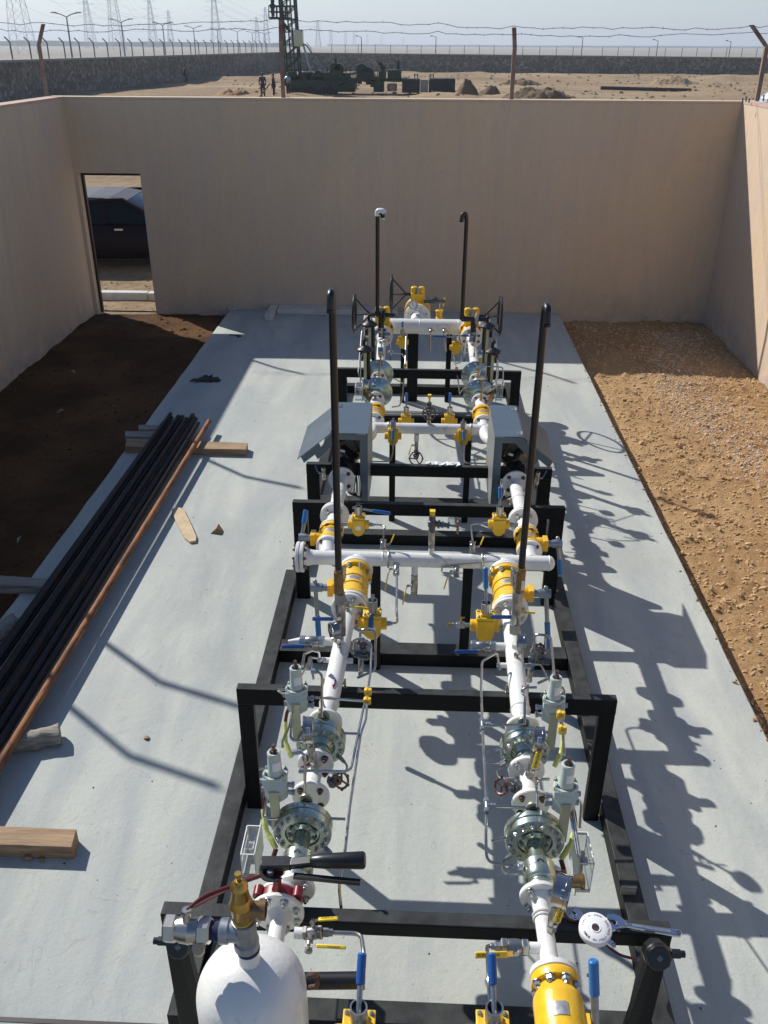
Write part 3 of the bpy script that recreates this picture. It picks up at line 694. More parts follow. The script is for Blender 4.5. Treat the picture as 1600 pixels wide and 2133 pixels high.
t.part('hydraulic_rams', b, 'rig')
b = B(); rbox(b, 609, 62, 631, 97, -.75, .3); t.part('winch_box', b, 'olive', bev=.04)
b = B(); rbox(b, 564, 36, 604, 39.5, -1.0, 1.0); t.part('platform', b, 'rig')
b = B()
for px in (564, 572, 581, 590, 599):
    for d in (-1, 1): b.cyl(RP(px, 38)+Y*d, RP(px, 13)+Y*d, .045, n=6)
for py in (13, 25):
    for d in (-1, 1): b.cyl(RP(564, py)+Y*d, RP(599, py)+Y*d, .045, n=6)
    b.cyl(RP(564, py)-Y, RP(564, py)+Y, .045, n=6)
t.part('platform_rail', b, 'rig')
b = B(); b.bar(RP(583, 40)-Y*.8, RP(605, 66)-Y*.5, .12, .12); b.bar(RP(583, 40)+Y*.8, RP(605, 66)+Y*.5, .12, .12); t.part('platform_brace', b, 'rig')
b = B(); a, c = RP(630, 86), RP(648, 152)
for d in (-.25, .25): b.bar(a+Y*d+X*0, c+Y*d, .09, .09)
for i in range(12): b.cyl(a.lerp(c, i/12)-Y*.25, a.lerp(c, i/12)+Y*.25, .04, n=5)
t.part('ladder', b, 'pylon')
b = B(); b.tube([RP(630, 93), RP(638, 93), RP(671, 142)], .07, 6, .2); b.bar(RP(639, 88), RP(650, 104), .05, .05); b.tube([RP(645, 163), RP(745, 152)], .1, 6); t.part('stay_pipe', b, 'galv')
# drill water tank / skip
t = Thing('water_tank', 'long dark steel mud tank standing right of the drilling rig', 'tank', RP(890, 192))
b = B(); rbox(b, 838, 164, 875, 192, -1.1, 1.1); rbox(b, 893, 163, 948, 192, -1.1, 1.1); t.part('tank_body', b, 'tarp', bev=.08)
b = B(); rbox(b, 875.5, 165, 892.5, 191, -1.05, 1.05); t.part('grey_panel', b, 'coping')
b = B()
for px in (864, 870, 896, 903): b.cyl(RP(px, 164), RP(px, 154), .05, n=6)
b.cyl(RP(864, 156), RP(870, 156), .04, n=6); b.cyl(RP(896, 156), RP(903, 156), .04, n=6); b.bar(RP(932, 162)-Y*1.2, RP(947, 190)-Y*1.4, .12, .05); t.part('hand_rail', b, 'rig')
single('oil_drum', B().cyl(RP(817, 190), RP(817, 174), .42, n=18, ch=.03), 'cap', 'pale brown drum standing between the rig and the mud tank', 'drum', RP(817, 192))

# people
def person(name_loc, h, yaw, label, cloth, cloth2, pose, bend=0.):
    """pose: dict of joint offsets in units of height, x right y forward z up before yaw"""
    J = dict(hip=(0, 0, .50), waist=(0, 0, .60), chest=(0, .0, .74), neck=(0, 0, .85), head=(0, .01, .935), top=(0, .005, .985),
             shl=(-.11, 0, .81), ell=(-.15, 0, .64), hal=(-.15, .05, .48), shr=(.11, 0, .81), elr=(.15, 0, .64), har=(.15, .05, .48),
             hl=(-.055, 0, .49), kl=(-.065, .01, .27), al=(-.07, -.01, .045), fl=(-.075, .08, .02), hr=(.055, 0, .49), kr=(.065, .01, .27), ar=(.07, -.01, .045), fr=(.075, .08, .02))
    J.update(pose); base = V(name_loc); t = Thing('person', label, 'person', base)
    Rz = Matrix.Rotation(yaw, 3, 'Z')
    P = {k: Rz @ (V(v)*h) for k, v in J.items()}
    def skinned(nm, chain, rads, m):
        names = []; ed = []
        for a, c in chain:
            for q in (a, c):
                if q not in names: names.append(q)
            ed.append((names.index(a), names.index(c)))
        me = bpy.data.meshes.new(nm); me.from_pydata([tuple(P[q]) for q in names], ed, []); ob = bpy.data.objects.new(nm, me); COL.objects.link(ob); ob.parent = t.o
        me.materials.append(MT[m]); md = ob.modifiers.new('skin', 'SKIN'); sv = me.skin_vertices[0].data
        for i, q in enumerate(names): sv[i].radius = (rads[q]*h, rads[q]*h); sv[i].use_root = (i == 0)
        md.use_smooth_shade = True; sd = ob.modifiers.new('sub', 'SUBSURF'); sd.levels = 1; sd.render_levels = 1
        return ob
    R0 = dict(hip=.075, waist=.068, chest=.085, neck=.034, head=.058, top=.035, shl=.042, ell=.03, hal=.024, shr=.042, elr=.03, har=.024, hl=.055, kl=.04, al=.028, fl=.025, hr=.055, kr=.04, ar=.028, fr=.025)
    full = [('hip', 'waist'), ('waist', 'chest'), ('chest', 'neck'), ('neck', 'head'), ('head', 'top'), ('chest', 'shl'), ('shl', 'ell'), ('ell', 'hal'), ('chest', 'shr'), ('shr', 'elr'), ('elr', 'har'), ('hip', 'hl'), ('hl', 'kl'), ('kl', 'al'), ('al', 'fl'), ('hip', 'hr'), ('hr', 'kr'), ('kr', 'ar'), ('ar', 'fr')]
    skinned('body', full, R0, 'skin')
    R1 = {k: v*1.18+.004 for k, v in R0.items()}
    skinned('shirt', [e for e in full if e[0] in ('hip', 'waist', 'chest', 'shl', 'shr', 'neck') and e[1] in ('waist', 'chest', 'shl', 'shr', 'ell', 'elr')]+[('ell', 'wl'), ('elr', 'wr')] if False else [('hip', 'waist'), ('waist', 'chest'), ('chest', 'shl'), ('shl', 'ell'), ('chest', 'shr'), ('shr', 'elr')], R1, cloth)
    skinned('trousers', [('hip', 'hl'), ('hl', 'kl'), ('kl', 'al'), ('hip', 'hr'), ('hr', 'kr'), ('kr', 'ar')], R1, cloth2)
    t.part('hair', B().sph(base+P['head']+V((0, 0, .028*h))-(Rz @ V((0, .014*h, 0))), .062*h, 12, (1, 1.05, .95)), 'ink')
    return t
zg = -.15
def gp(px, dy): p = G(px, 100, y=dy); p.z = zg; return p
pp = RP(569, 37.5); person((pp.x, RY, pp.z+.02), 1.72, rad(60), 'person in dark blue standing on the rig platform with one arm raised', 'navy', 'navy', dict(ell=(-.16, .12, .80), hal=(-.14, .22, .95), elr=(.13, .1, .66), har=(.1, .2, .62)))
person(gp(566, 78), 1.7, rad(-90), 'person in navy clothes standing left of the rig base, arm held out', 'navy', 'navy', dict(elr=(.13, .08, .66), har=(.08, .2, .60)))
person(gp(543, 77), 1.75, rad(20), 'person in dark clothes standing leftmost near a leaning board', 'navy', 'blackp', {})
person(gp(381, 104), 1.8, rad(-60), 'person in maroon walking beside the far left stone wall', 'maroon', 'maroon', dict(ell=(-.14, .08, .66), hal=(-.1, .22, .60), kl=(-.06, .08, .28), al=(-.07, .1, .05), fl=(-.07, .18, .03), ar=(.07, -.12, .05), fr=(.07, -.05, .02)))
pp = RP(798, 162); person((pp.x, RY-.3, pp.z), 1.65, rad(70), 'person in blue overalls bending over the rig engine', 'navy', 'navy', dict(waist=(0, .06, .59), chest=(0, .17, .68), neck=(0, .26, .74), head=(0, .33, .77), top=(0, .37, .78), shl=(-.1, .19, .72), ell=(-.12, .2, .56), hal=(-.1, .28, .44), shr=(.1, .19, .72), elr=(.12, .2, .56), har=(.1, .28, .44)))
pp = gp(597, 80); person(pp, 1.7, rad(150), 'person in light top working between the wall post and the mast', 'galv', 'blackp', dict(elr=(.13, .1, .7), har=(.08, .2, .72)))
q = gp(534, 76.5); single('leaning_board', B().bar(q, q+V((.9, .1, 1.0)), .7, .05, (1, 0, -1)), 'woodg', 'grey board leaning beside the leftmost person by the rig', 'board', q)

# spoil heaps
def heap(px0, px1, D, h, seed, label):
    a = G(px0, 100, y=D).x; c = G(px1, 100, y=D).x; cx = (a+c)/2; rx = (c-a)/2; ry = rx*.35+.6
    def fz(x, y):
        u = ((x-cx)/rx)**2+((y-D)/ry)**2; return -.22+max(0, 1-u)**.8*h*(.72+.5*turb(x+seed*9, y, .8, 5))+.05*turb(x, y, 3, 3)
    b = grid(rng(cx-rx, cx+rx, 90), rng(D-ry, D+ry, 30), fz)
    single('spoil_heap', b, 'dirt' if seed % 2 else 'site', label, 'spoil heap', (cx, D, -.2), 'heaps of dug soil behind the back wall')
MT['spoil'] = mat('dug_spoil', (.13, .085, .045), .95, var=.35, scale=2, bump=.8, bscale=9)

heap(1045, 1218, 78, 1.05, 3, 'long dark heap of dug soil right of the third wall post')
heap(952, 1003, 80, 1.6, 5, 'steep brown soil heap between the mud tank and the third wall post')
heap(1000, 1050, 82, 1.0, 6, 'small dark heap just left of the third wall post')
heap(690, 800, 118, 1.3, 4, 'sandy heap far behind the drilling rig')
heap(800, 870, 112, .9, 8, 'low sandy mound behind the right end of the rig')
heap(440, 520, 80, .8, 7, 'grassy soil heap left of the people by the rig')
heap(1040, 1140, 105, .8, 10, 'pale mound far behind the dark soil heap')
heap(1360, 1470, 112, .9, 12, 'pale low mound on the far right of the site')
for o in sc.objects:
    if o.name.startswith('spoil_heap') and ('dark' in o['label'] or 'brown' in o['label']): o.data.materials[0] = MT['spoil']
a, c = G(1252, 183, z=0), G(1440, 188, z=0)
single('pipe_length', B().cyl(a, c, .16, n=10), 'stackp', 'long rusty pipe lying on the sand behind the back wall', 'pipe', a)
rs = random.Random(21); b = B()
def pf(r_): 
    y = 60+r_.random()**.7*90; x = r_.uniform(-20, 50)*(y/100); return x, y, fs(x, y)
single('site_rubble', stones(900, pf, .08, .28, 17), 'site', 'scattered clods and rubble across the graded ground behind the wall', 'rubble', (10, 100, -.1), kind='stuff', flat=True)
for px, py in ((1239, 196),):
    p = G(px, 199, z=-.1); single('marker_stub', B().cyl(p, G(px, 190, y=p.y), .1, n=8), 'kerb', 'short pale stub post in the sand behind the back wall', 'stub post', p)

# kerb outside the door
t = Thing('kerb_stones', 'pale concrete kerb on the sand outside the doorway', 'kerb', (-5, 14.5, -.15))
for i in range(7):
    x0 = -8.6+i*.82; t.part('kerb_stone', B().bb((x0, 14.33-.03*i*.2, -.25), (x0+.81, 14.5-.03*i*.2, -.03)), 'kerb', bev=.015)

# cars
def car(loc, yaw, body_m, label, glass='carglass', zs=1.):
    L = 4.5; W = 1.74; t = Thing('parked_car', label, 'car', loc)
    lo = V(loc); c, s = math.cos(yaw), math.sin(yaw)
    def T(x, y, z): return lo+V((x*c-y*s, x*s+y*c, z*zs))
    # sections along the length: (x, z_sill, z_belt, half width)
    secs = [(-2.25, .38, .62, .66), (-2.18, .28, .86, .78), (-1.9, .22, .94, .84), (-1.2, .2, .96, .87), (0, .2, .95, .87), (1.0, .2, .92, .87), (1.6, .22, .84, .85), (2.05, .26, .74, .78), (2.22, .34, .58, .66)]
    b = B(); n = 10
    for (x, z0, z1, hw) in secs:
        zm = (z0+z1)/2
        pts = [(-hw*.9, z0), (-hw, z0+.1), (-hw*1.0, zm), (-hw*.97, z1-.06), (-hw*.86, z1), (hw*.86, z1), (hw*.97, z1-.06), (hw, zm), (hw, z0+.1), (hw*.9, z0)]
        b.v += [T(x, y, z) for y, z in pts]
    for i in range(len(secs)-1):
        for k in range(n): b.f.append((i*n+k, i*n+(k+1) % n, (i+1)*n+(k+1) % n, (i+1)*n+k))
    b.f.append(tuple(range(n))); b.f.append(tuple(range((len(secs)-1)*n, len(secs)*n)))
    body = t.part('body', b, body_m, ang=65)
    gs = [(-1.95, .95, .80), (-1.6, 1.18, .76), (-1.15, 1.37, .72), (-.7, 1.45, .69), (-.2, 1.475, .68), (.2, 1.46, .68), (.5, 1.39, .69), (.85, 1.20, .74), (1.25, .93, .80)]
    b = B()
    for i, (x, z, hw) in enumerate(gs):
        b.v += [T(x, -.82, .94), T(x, -hw, z-.02), T(x, -hw*.8, z+.01), T(x, hw*.8, z+.01), T(x, hw, z-.02), T(x, .82, .94)]
    gb = B(); gb.v = list(b.v); rb = B()
    for i in range(len(gs)-1):
        for k in (0, 4): gb.f.append((i*6+k, i*6+k+1, (i+1)*6+k+1, (i+1)*6+k))
    for k in (1, 2, 3): gb.f += [(j*6+k, j*6+k+1, (j+1)*6+k+1, (j+1)*6+k) for j in (0, 1, 6, 7)]
    t.part('windows', gb, glass)
    for i in range(2, 6):
        for k in (1, 2, 3): rb.add([b.v[i*6+k]+Z*.006, b.v[i*6+k+1]+Z*.006, b.v[(i+1)*6+k+1]+Z*.006, b.v[(i+1)*6+k]+Z*.006], [(0, 1, 2, 3)])
    t.part('roof', rb, body_m if body_m != 'carp' else 'carroof', ang=70)
    for sy in (-1, 1):
        pb_ = B()
        for (x0, z0, h0), (x1, z1, h1) in (((-1.95, .95, .82), (-1.25, 1.35, .745)), ((-.55, .95, .83), (-.5, 1.44, .69)), ((.1, .95, .83), (.05, 1.45, .69)), ((1.25, .95, .82), (.45, 1.41, .69)), ((-1.25, 1.37, .75), (.45, 1.43, .69))):
            pb_.bar(T(x0, sy*(h0+.008), z0), T(x1, sy*(h1+.008), z1), .06, .05)
        t.part('pillar', pb_, body_m)
    for x in (-1.35, 1.4):
        for sy in (-1, 1):
            p = T(x, sy*.70, .31); ax = V((-s, c, 0))*sy
            w_ = t.part('wheel', B().lathe(p, ax, [(0, .24), (.02, .31), (.17, .31), (.19, .25)], 24), 'tyre')
            t.part('rim', B().lathe(p+ax*.18, ax, [(0, .20), (.015, .2), (.0151, .05), (.03, .04)], 16), 'steel', under=w_)
    for sy in (-1, 1):
        t.part('headlight', B().box(T(2.14, sy*.56, .62), (.12, .26, .12), Matrix.Rotation(yaw, 3, 'Z')), 'label', bev=.03)
        t.part('side_mirror', B().box(T(.95, sy*.93, .98), (.12, .16, .11), Matrix.Rotation(yaw, 3, 'Z')), body_m, bev=.03)
    for x in (-.85, .35): t.part('door_handle', B().box(T(x, -.885, .84), (.16, .03, .03), Matrix.Rotation(yaw, 3, 'Z')), 'steel')
    return t
car((-6.0, 17.5, -.17), rad(2), 'carp', 'dark maroon saloon car parked outside the doorway', zs=.86)
p = G(1650, 205, y=57.); car((p.x-.4, 57, -.15), rad(178), 'carw', 'white car just showing above the right corner of the back wall', glass='carw', zs=1.15)
# ================================================================ SKID
ZC = .86
def LX(y): return -.36+(y-3.8)*.04 if y < 4.3 else (-.34 if y < 4.45 else (-.53+(y-4.85)*.01 if y < 6.6 else -.36-(y-6.9)*.015))
def RX(y): return .525+(y-3.8)*.022 if y < 4.45 else (.705 if y < 6.6 else .54+(y-6.9)*.0)
SIDE = {'left': LX, 'right': RX}

# ---- frames
def gantry(t, y, xl, xr, top, w_, h, d, foot=.0):
    b = B(); b.bb((xl, y-d/2, top-h), (xr, y+d/2, top)); t.part('cross_beam', b, 'black', bev=.006)
    for x in (xl, xr-w_): t.part('leg', B().bb((x+.001, y-d/2+.001, foot), (x+w_-.001, y+d/2-.001, top-h-.0005)), 'black', bev=.004)
t = Thing('skid_frame', 'front black square-tube skid frame carrying the two regulator lines', 'skid frame', (.06, 3.5, 0))
def rail(x0, x1, y0, y1, nm='rail', top=.1): t.part(nm, B().bb((x0, y0, 0), (x1, y1, top)), 'black', bev=.005)
rail(-.965, -.87, 2.16, 5.62); rail(1.01, 1.105, 2.16, 5.62)
rail(-.869, 1.009, 2.17, 2.27, 'base_beam', .096); rail(-.869, 1.009, 4.62, 4.75, 'base_beam', .096)
gantry(t, 2.13, -.895, .955, .80, .08, .07, .06)
gantry(t, 3.385, -.858, .999, .81, .08, .10, .05)
gantry(t, 5.40, -.855, 1.03, .80, .10, .09, .05)
t.part('brace', B().bar((-.83, 2.2, .1), (-.80, 2.72, .0), .05, .05), 'black')
for x, y, zt in ((-.235, 4.60, .80), (.335, 4.66, .80)): t.part('pipe_support', B().bb((x-.03, y-.03, 0), (x+.03, y+.03, zt)), 'black', bev=.004)
for x, y in ((1.03, 2.83),): t.part('lifting_eye', B().prism([(0, 0), (.07, 0), (.07, .05), (0, .05)], (x-.03, y, .101), X, Z, (0, .012, 0)), 'woodg')
t = Thing('skid_frame', 'rear black square-tube skid frame under the sheet-metal hoods', 'skid frame', (.06, 7.5, 0))
rail(-.93, -.84, 5.75, 9.9); rail(1.01, 1.10, 5.75, 9.9)
for y0, y1 in ((6.19, 6.29), (6.78, 6.88), (8.78, 8.84), (9.70, 9.80)): rail(-.839, 1.009, y0, y1, 'base_beam', .096)
gantry(t, 6.03, -.835, 1.02, .80, .10, .09, .05)
gantry(t, 8.25, -.80, 1.0, .80, .095, .09, .05)
for x, y, w_, zt in ((-.20, 6.63, .05, .80), (.42, 6.63, .05, .80), (-.07, 9.5, .12, .79), (-.18, 9.46, .045, .79), (.33, 9.5, .055, .79)): t.part('pipe_support', B().bb((x-w_/2, y-.03, .0), (x+w_/2, y+.03, zt)), 'black', bev=.004)
t.part('cable_tray', B().bb((-.8, 8.86, .09), (1.0, 8.92, .10)), 'galv')

# ---- component builders
def flange(t, y, x, r, th=.022, m='white', n=4, bm='bolt', front=True, z=ZC, br=.011, R=None, ax=Y, name='flange'):
    c = V((x, y, z)) if not isinstance(x, Vector) else x
    f = t.part(name, B().lathe(c, ax, [(0, r-.004), (.004, r), (th-.004, r), (th, r-.004)], 40), m)
    if n:
        if front: bolts(t, c, -ax, (R or r*.74), n, bm, br, f, phase=math.pi/n)
        else: bolts(t, c+ax*th, ax, (R or r*.74), n, bm, br, f, phase=math.pi/n)
    return f
def pipe(t, y0, y1, x0, r, x1=None, z=ZC, r2=None, m='white', name='pipe'):
    x1 = x0 if x1 is None else x1
    return t.part(name, B().cyl((x0, y0, z), (x1, y1, z), r, r2, 32), m)
def weld(t, c, ax, r): t.part('weld_bead', B().torus(c, ax, r, .004, 32, 6), 'white')
def ubolt(t, x, y, r=.047):
    b = B(); b.torus((x, y, ZC), Y, r+.004, .005, 20, 8, math.pi, 2*math.pi)
    e1, e2, a = frame(Y)
    for s in (-1, 1): b.cyl((x+s*(r+.004), y, ZC), (x+s*(r+.004), y, ZC-.09), .005, n=8); b.hex((x+s*(r+.004), y, ZC-.055), (x+s*(r+.004), y, ZC-.046), .010)
    t.part('u_bolt', b, 'olive')

def gauge(c, ax, D, base, label, th=.045, group='pressure gauges on the regulator lines', stem='steel', lab=True):
    """round gauge at c, face towards ax, stem to base"""
    c = V(c); ax = V(ax).normalized(); t = Thing('pressure_gauge', label, 'pressure gauge', base, group)
    cs = t.part('case', B().lathe(c-ax*th*.55, ax, [(0, 0), (0, D*.40), (.006, D*.47), (th*.75, D*.47), (th*.78, D*.5), (th, D*.5), (th, D*.44), (th-.006, D*.44)], 40), 'gcase')
    d = t.part('dial', B().lathe(c+ax*(th*.45-.008), ax, [(0, 0), (0, D*.44), (.002, D*.44), (.002, 0)], 36), 'dial')
    e1, e2, a = frame(ax)
    nb = B(); f0 = c+ax*(th*.45-.004); dr = (e1*.4+e2*.9).normalized(); nb.bar(f0-dr*D*.1, f0+dr*D*.33, .004, .002, ax)
    t.part('needle', nb, 'ink', under=d)
    tk = B()
    for i in range(25):
        q = rad(-135+270*i/24); v = e2*math.cos(q)+e1*math.sin(q); tk.bar(f0-ax*.001+v*D*.36, f0-ax*.001+v*D*.41, .002, .001, ax)
    t.part('graduation', tk, 'ink', under=d)
    st = B(); bt = V(base); p = c-Z*D*.46
    st.tube([p, p-Z*.02, bt+Z*.012, bt], .0075, 10, .01); st.hex(p-Z*.016, p+Z*.004, .013); st.hex(bt, bt+Z*.02, .013)
    t.part('stem', st, stem)
    if lab:
        up = (Z-ax*Z.dot(ax)).normalized(); s_ = ax.cross(up)
        k = c-ax*0+Z*(D*.47+.0008)
        lb = B(); tan = ax.cross(V((0, -1, 0))).normalized()
        q = rad(52); nrm = (Z*math.cos(q)+V((0, -1, 0))*math.sin(q)); tn = ax.cross(nrm).normalized()
        lb.box(c+nrm*(D*.47), (.026, .030, .002), Matrix((ax, tn, nrm)).transposed())
        l = t.part('label', lb, 'label')
        ib = B()
        for k in range(5): ib.box(c+nrm*(D*.47+.0012)+ax*(-.009+k*.0042), (.0018, .024, .001), Matrix((ax, tn, nrm)).transposed())
        t.part('print', ib, 'ink', under=l)
    return t
def lever(t, p, d, L, m, txt=None, up=Z, w_=.02, name='lever'):
    """flat sheet lever with vinyl sleeve; p pivot, d direction"""
    p = V(p); d = V(d).normalized(); e = frame(d, up); s_, u_ = e[0], e[1]
    a = B(); a.bar(p-d*.01, p+d*L*.25+u_*.012, w_*.8, .003, u_); h = t.part(name, a, 'steel')
    g_ = B(); q0 = p+d*L*.22+u_*.012; q1 = p+d*L+u_*.014; g_.bar(q0, q1, w_, .0075, u_)
    t.part('sleeve', g_, m, bev=.003, under=h)
    if txt:
        xd = d if abs(d.x) > .5 and d.x > 0 else (-d if abs(d.x) > .5 else -d)
        text_mesh(t, txt, w_*.62, (q0*.42+q1*.58)+u_*.0048, xd, u_.cross(xd), under=h)
    return h
def ball_valve(a, c, r, lv, L, m, label, group, txt=None, body='nickel', up=Z, stem=None, cat='ball valve', lw=None):
    """threaded ball valve between points a and c with a lever in direction lv"""
    a = V(a); c = V(c); ax = (c-a).normalized(); Ln = (c-a).length; t = Thing('ball_valve', label, cat, a, group)
    mid = (a+c)/2; up = V(up)
    b = B(); b.lathe(a+ax*Ln*.22, ax, [(0, r*.8), (Ln*.06, r*1.0), (Ln*.28, r*1.06), (Ln*.5, r*1.0), (Ln*.56, r*.8)], 24); t.part('body', b, body)
    for p, q in ((a, a+ax*Ln*.24), (a+ax*Ln*.76, c)): t.part('end_nut', B().hex(p, q, r*1.12), body)
    stp = mid+up*(r*1.35+.008)
    t.part('stem', B().cyl(mid+up*r*.9, stp, r*.3, n=12).hex(stp-up*.004, stp+up*.012, r*.36), 'steel')
    lever(t, stp, lv, L, m, txt, up, lw or max(.012, r*.8))
    return t
def tubing(pts, label, r=.0055, m='steel', nuts=(), group='sensing lines of the regulators', tees=(), clips=(), branches=()):
    pts = [V(p) for p in pts]; t = Thing('sensing_line', label, 'steel tube', pts[0], group)
    t.part('tube', B().tube(pts, r, 10, .028, 5), m)
    for br_ in branches: t.part('tube', B().tube([V(p) for p in br_], r, 10, .028, 5), m)
    for i in nuts:
        p = pts[i]; q = pts[i+1] if i+1 < len(pts) and i >= 0 else pts[i-1]; d = (q-p).normalized()
        t.part('fitting', B().hex(p, p+d*.022, r*2.1).cyl(p+d*.022, p+d*.034, r*1.6, n=12), 'galv')
    for p, d, s_ in tees:
        p = V(p); d = V(d).normalized(); s_ = V(s_).normalized(); b = B(); b.hex(p-d*.035, p-d*.015, r*2.1); b.hex(p+d*.015, p+d*.035, r*2.1); b.cyl(p-d*.02, p+d*.02, r*1.6, n=12); b.cyl(p, p+s_*.02, r*1.6, n=12); b.hex(p+s_*.016, p+s_*.036, r*2.1)
        t.part('tee_fitting', b, 'galv')
    for p, d in clips:
        p = V(p); d = V(d).normalized(); e = frame(d); t.part('pipe_clip', B().box(p, (.034, .03, .022), Matrix((e[0], -e[1], e[2])).transposed()).box(p+e[0]*.006+d*.0, (.012, .036, .026), Matrix((e[0], -e[1], e[2])).transposed()), 'yellow', bev=.003)
    return t

def pilot(t, x, y, zt, s, black=False, sc_=1.):
    """green pilot regulator on a bracket bar; s = +1 bracket leans so the block sits outwards"""
    c = V((x, y, zt)); k = sc_
    zb = zt-.11*k; blk = zb-.125*k
    br_ = B().prism([(-.019*k, 0), (.019*k, 0), (.019*k, .20*k), (-.019*k, .20*k)], (x-.0*s, y-.056*k, blk-.13*k), X, Z, (0, .008, 0))
    t.part('bracket', br_, 'olive', bev=.002)
    oct_ = [(-.045, .0), (-.045, -.012), (-.018, -.038), (.018, -.038), (.045, -.012), (.045, .02), (.03, .036), (-.03, .036)]
    b = B().prism([(p[0]*k, p[1]*k) for p in oct_], (x, y, blk), X, Y, (0, 0, .10*k)); p_ = t.part('pilot_body', b, 'pilot' if not black else 'blackp', bev=.004)
    tp = B().prism([(p[0]*k*1.06, p[1]*k*1.06) for p in oct_], (x, y, blk+.1015*k), X, Y, (0, 0, .02*k)); t.part('cover_plate', tp, 'pilot' if not black else 'blackp', bev=.002, under=p_)
    me = bolt_mesh('zinc' if not black else 'bolt', .0065*k)
    for sx in (-1, 1):
        for sy, yy in ((-1, -.012), (1, .022)): t.inst('cap_screw', me, Matrix.Translation((x+sx*.036*k, y+yy*k, blk+.1215*k)), p_)
    t.part('spring_housing', B().lathe((x, y, zb), Z, [(0, .032*k), (.012*k, .028*k), (.085*k, .025*k), (.098*k, .026*k), (.103*k, .023*k), (.103*k, .017*k), (.097*k, .017*k), (.097*k, 0)], 28), 'pilot' if not black else 'blackp', under=p_)
    lb = B().prism([(-.4, 0), (-.13, .0), (-.13, 1), (-.4, 1)], (0, 0, 0), X, Z, (0, .001, 0))
    # curved label on the housing
    lab = B(); rr_ = .0277*k; n_ = 6
    for i in range(n_+1):
        q = rad(-100+i*13)+ (0 if s > 0 else rad(100)*0); lab.v += [V((x+math.cos(q)*rr_, y+math.sin(q)*rr_, zb+.025*k)), V((x+math.cos(q)*(rr_-.0012), y+math.sin(q)*(rr_-.0012), zb+.065*k))]
    lab.f = [(2*i, 2*i+2, 2*i+3, 2*i+1) for i in range(n_)]; t.part('label', lab, 'label', under=p_)
    t.part('adjusting_screw', B().hex((x, y, zb+.097*k), (x, y, zb+.112*k), .014*k).cyl((x, y, zb+.11*k), (x, y, zb+.138*k), .007*k, n=10), 'boltdark', under=p_)
    for dz in (.02, .06): t.part('fitting', B().cyl((x-s*.045*k, y, blk+dz*k), (x-s*.065*k, y, blk+dz*k), .010*k, n=6).cyl((x-s*.062*k, y, blk+dz*k), (x-s*.072*k, y, blk+dz*k), .013*k, n=12), 'galv', under=p_)
    t.part('fitting', B().hex((x+s*.045*k, y, blk+.075*k), (x+s*.062*k, y, blk+.075*k), .011*k), 'galv', under=p_)
    t.part('fitting', B().cyl((x+s*.045*k, y, blk+.03*k), (x+s*.058*k, y, blk+.03*k), .012*k, n=14), 'galv', under=p_)
    cv = B(); zt_ = blk+.108*k; pen = [(-.046, 0), (.046, 0), (.046, -.022), (.019, -.062), (-.019, -.062), (-.046, -.022)]; cv.prism([(p[0]*k, p[1]*k) for p in pen], (x, y-.026*k, zt_), X, V((0, .45, 1)).normalized(), V((0, -.004, .002))); t.part('front_cover', cv, 'pilot' if not black else 'blackp', bev=.0015, under=p_)
    return V((x, y, blk))

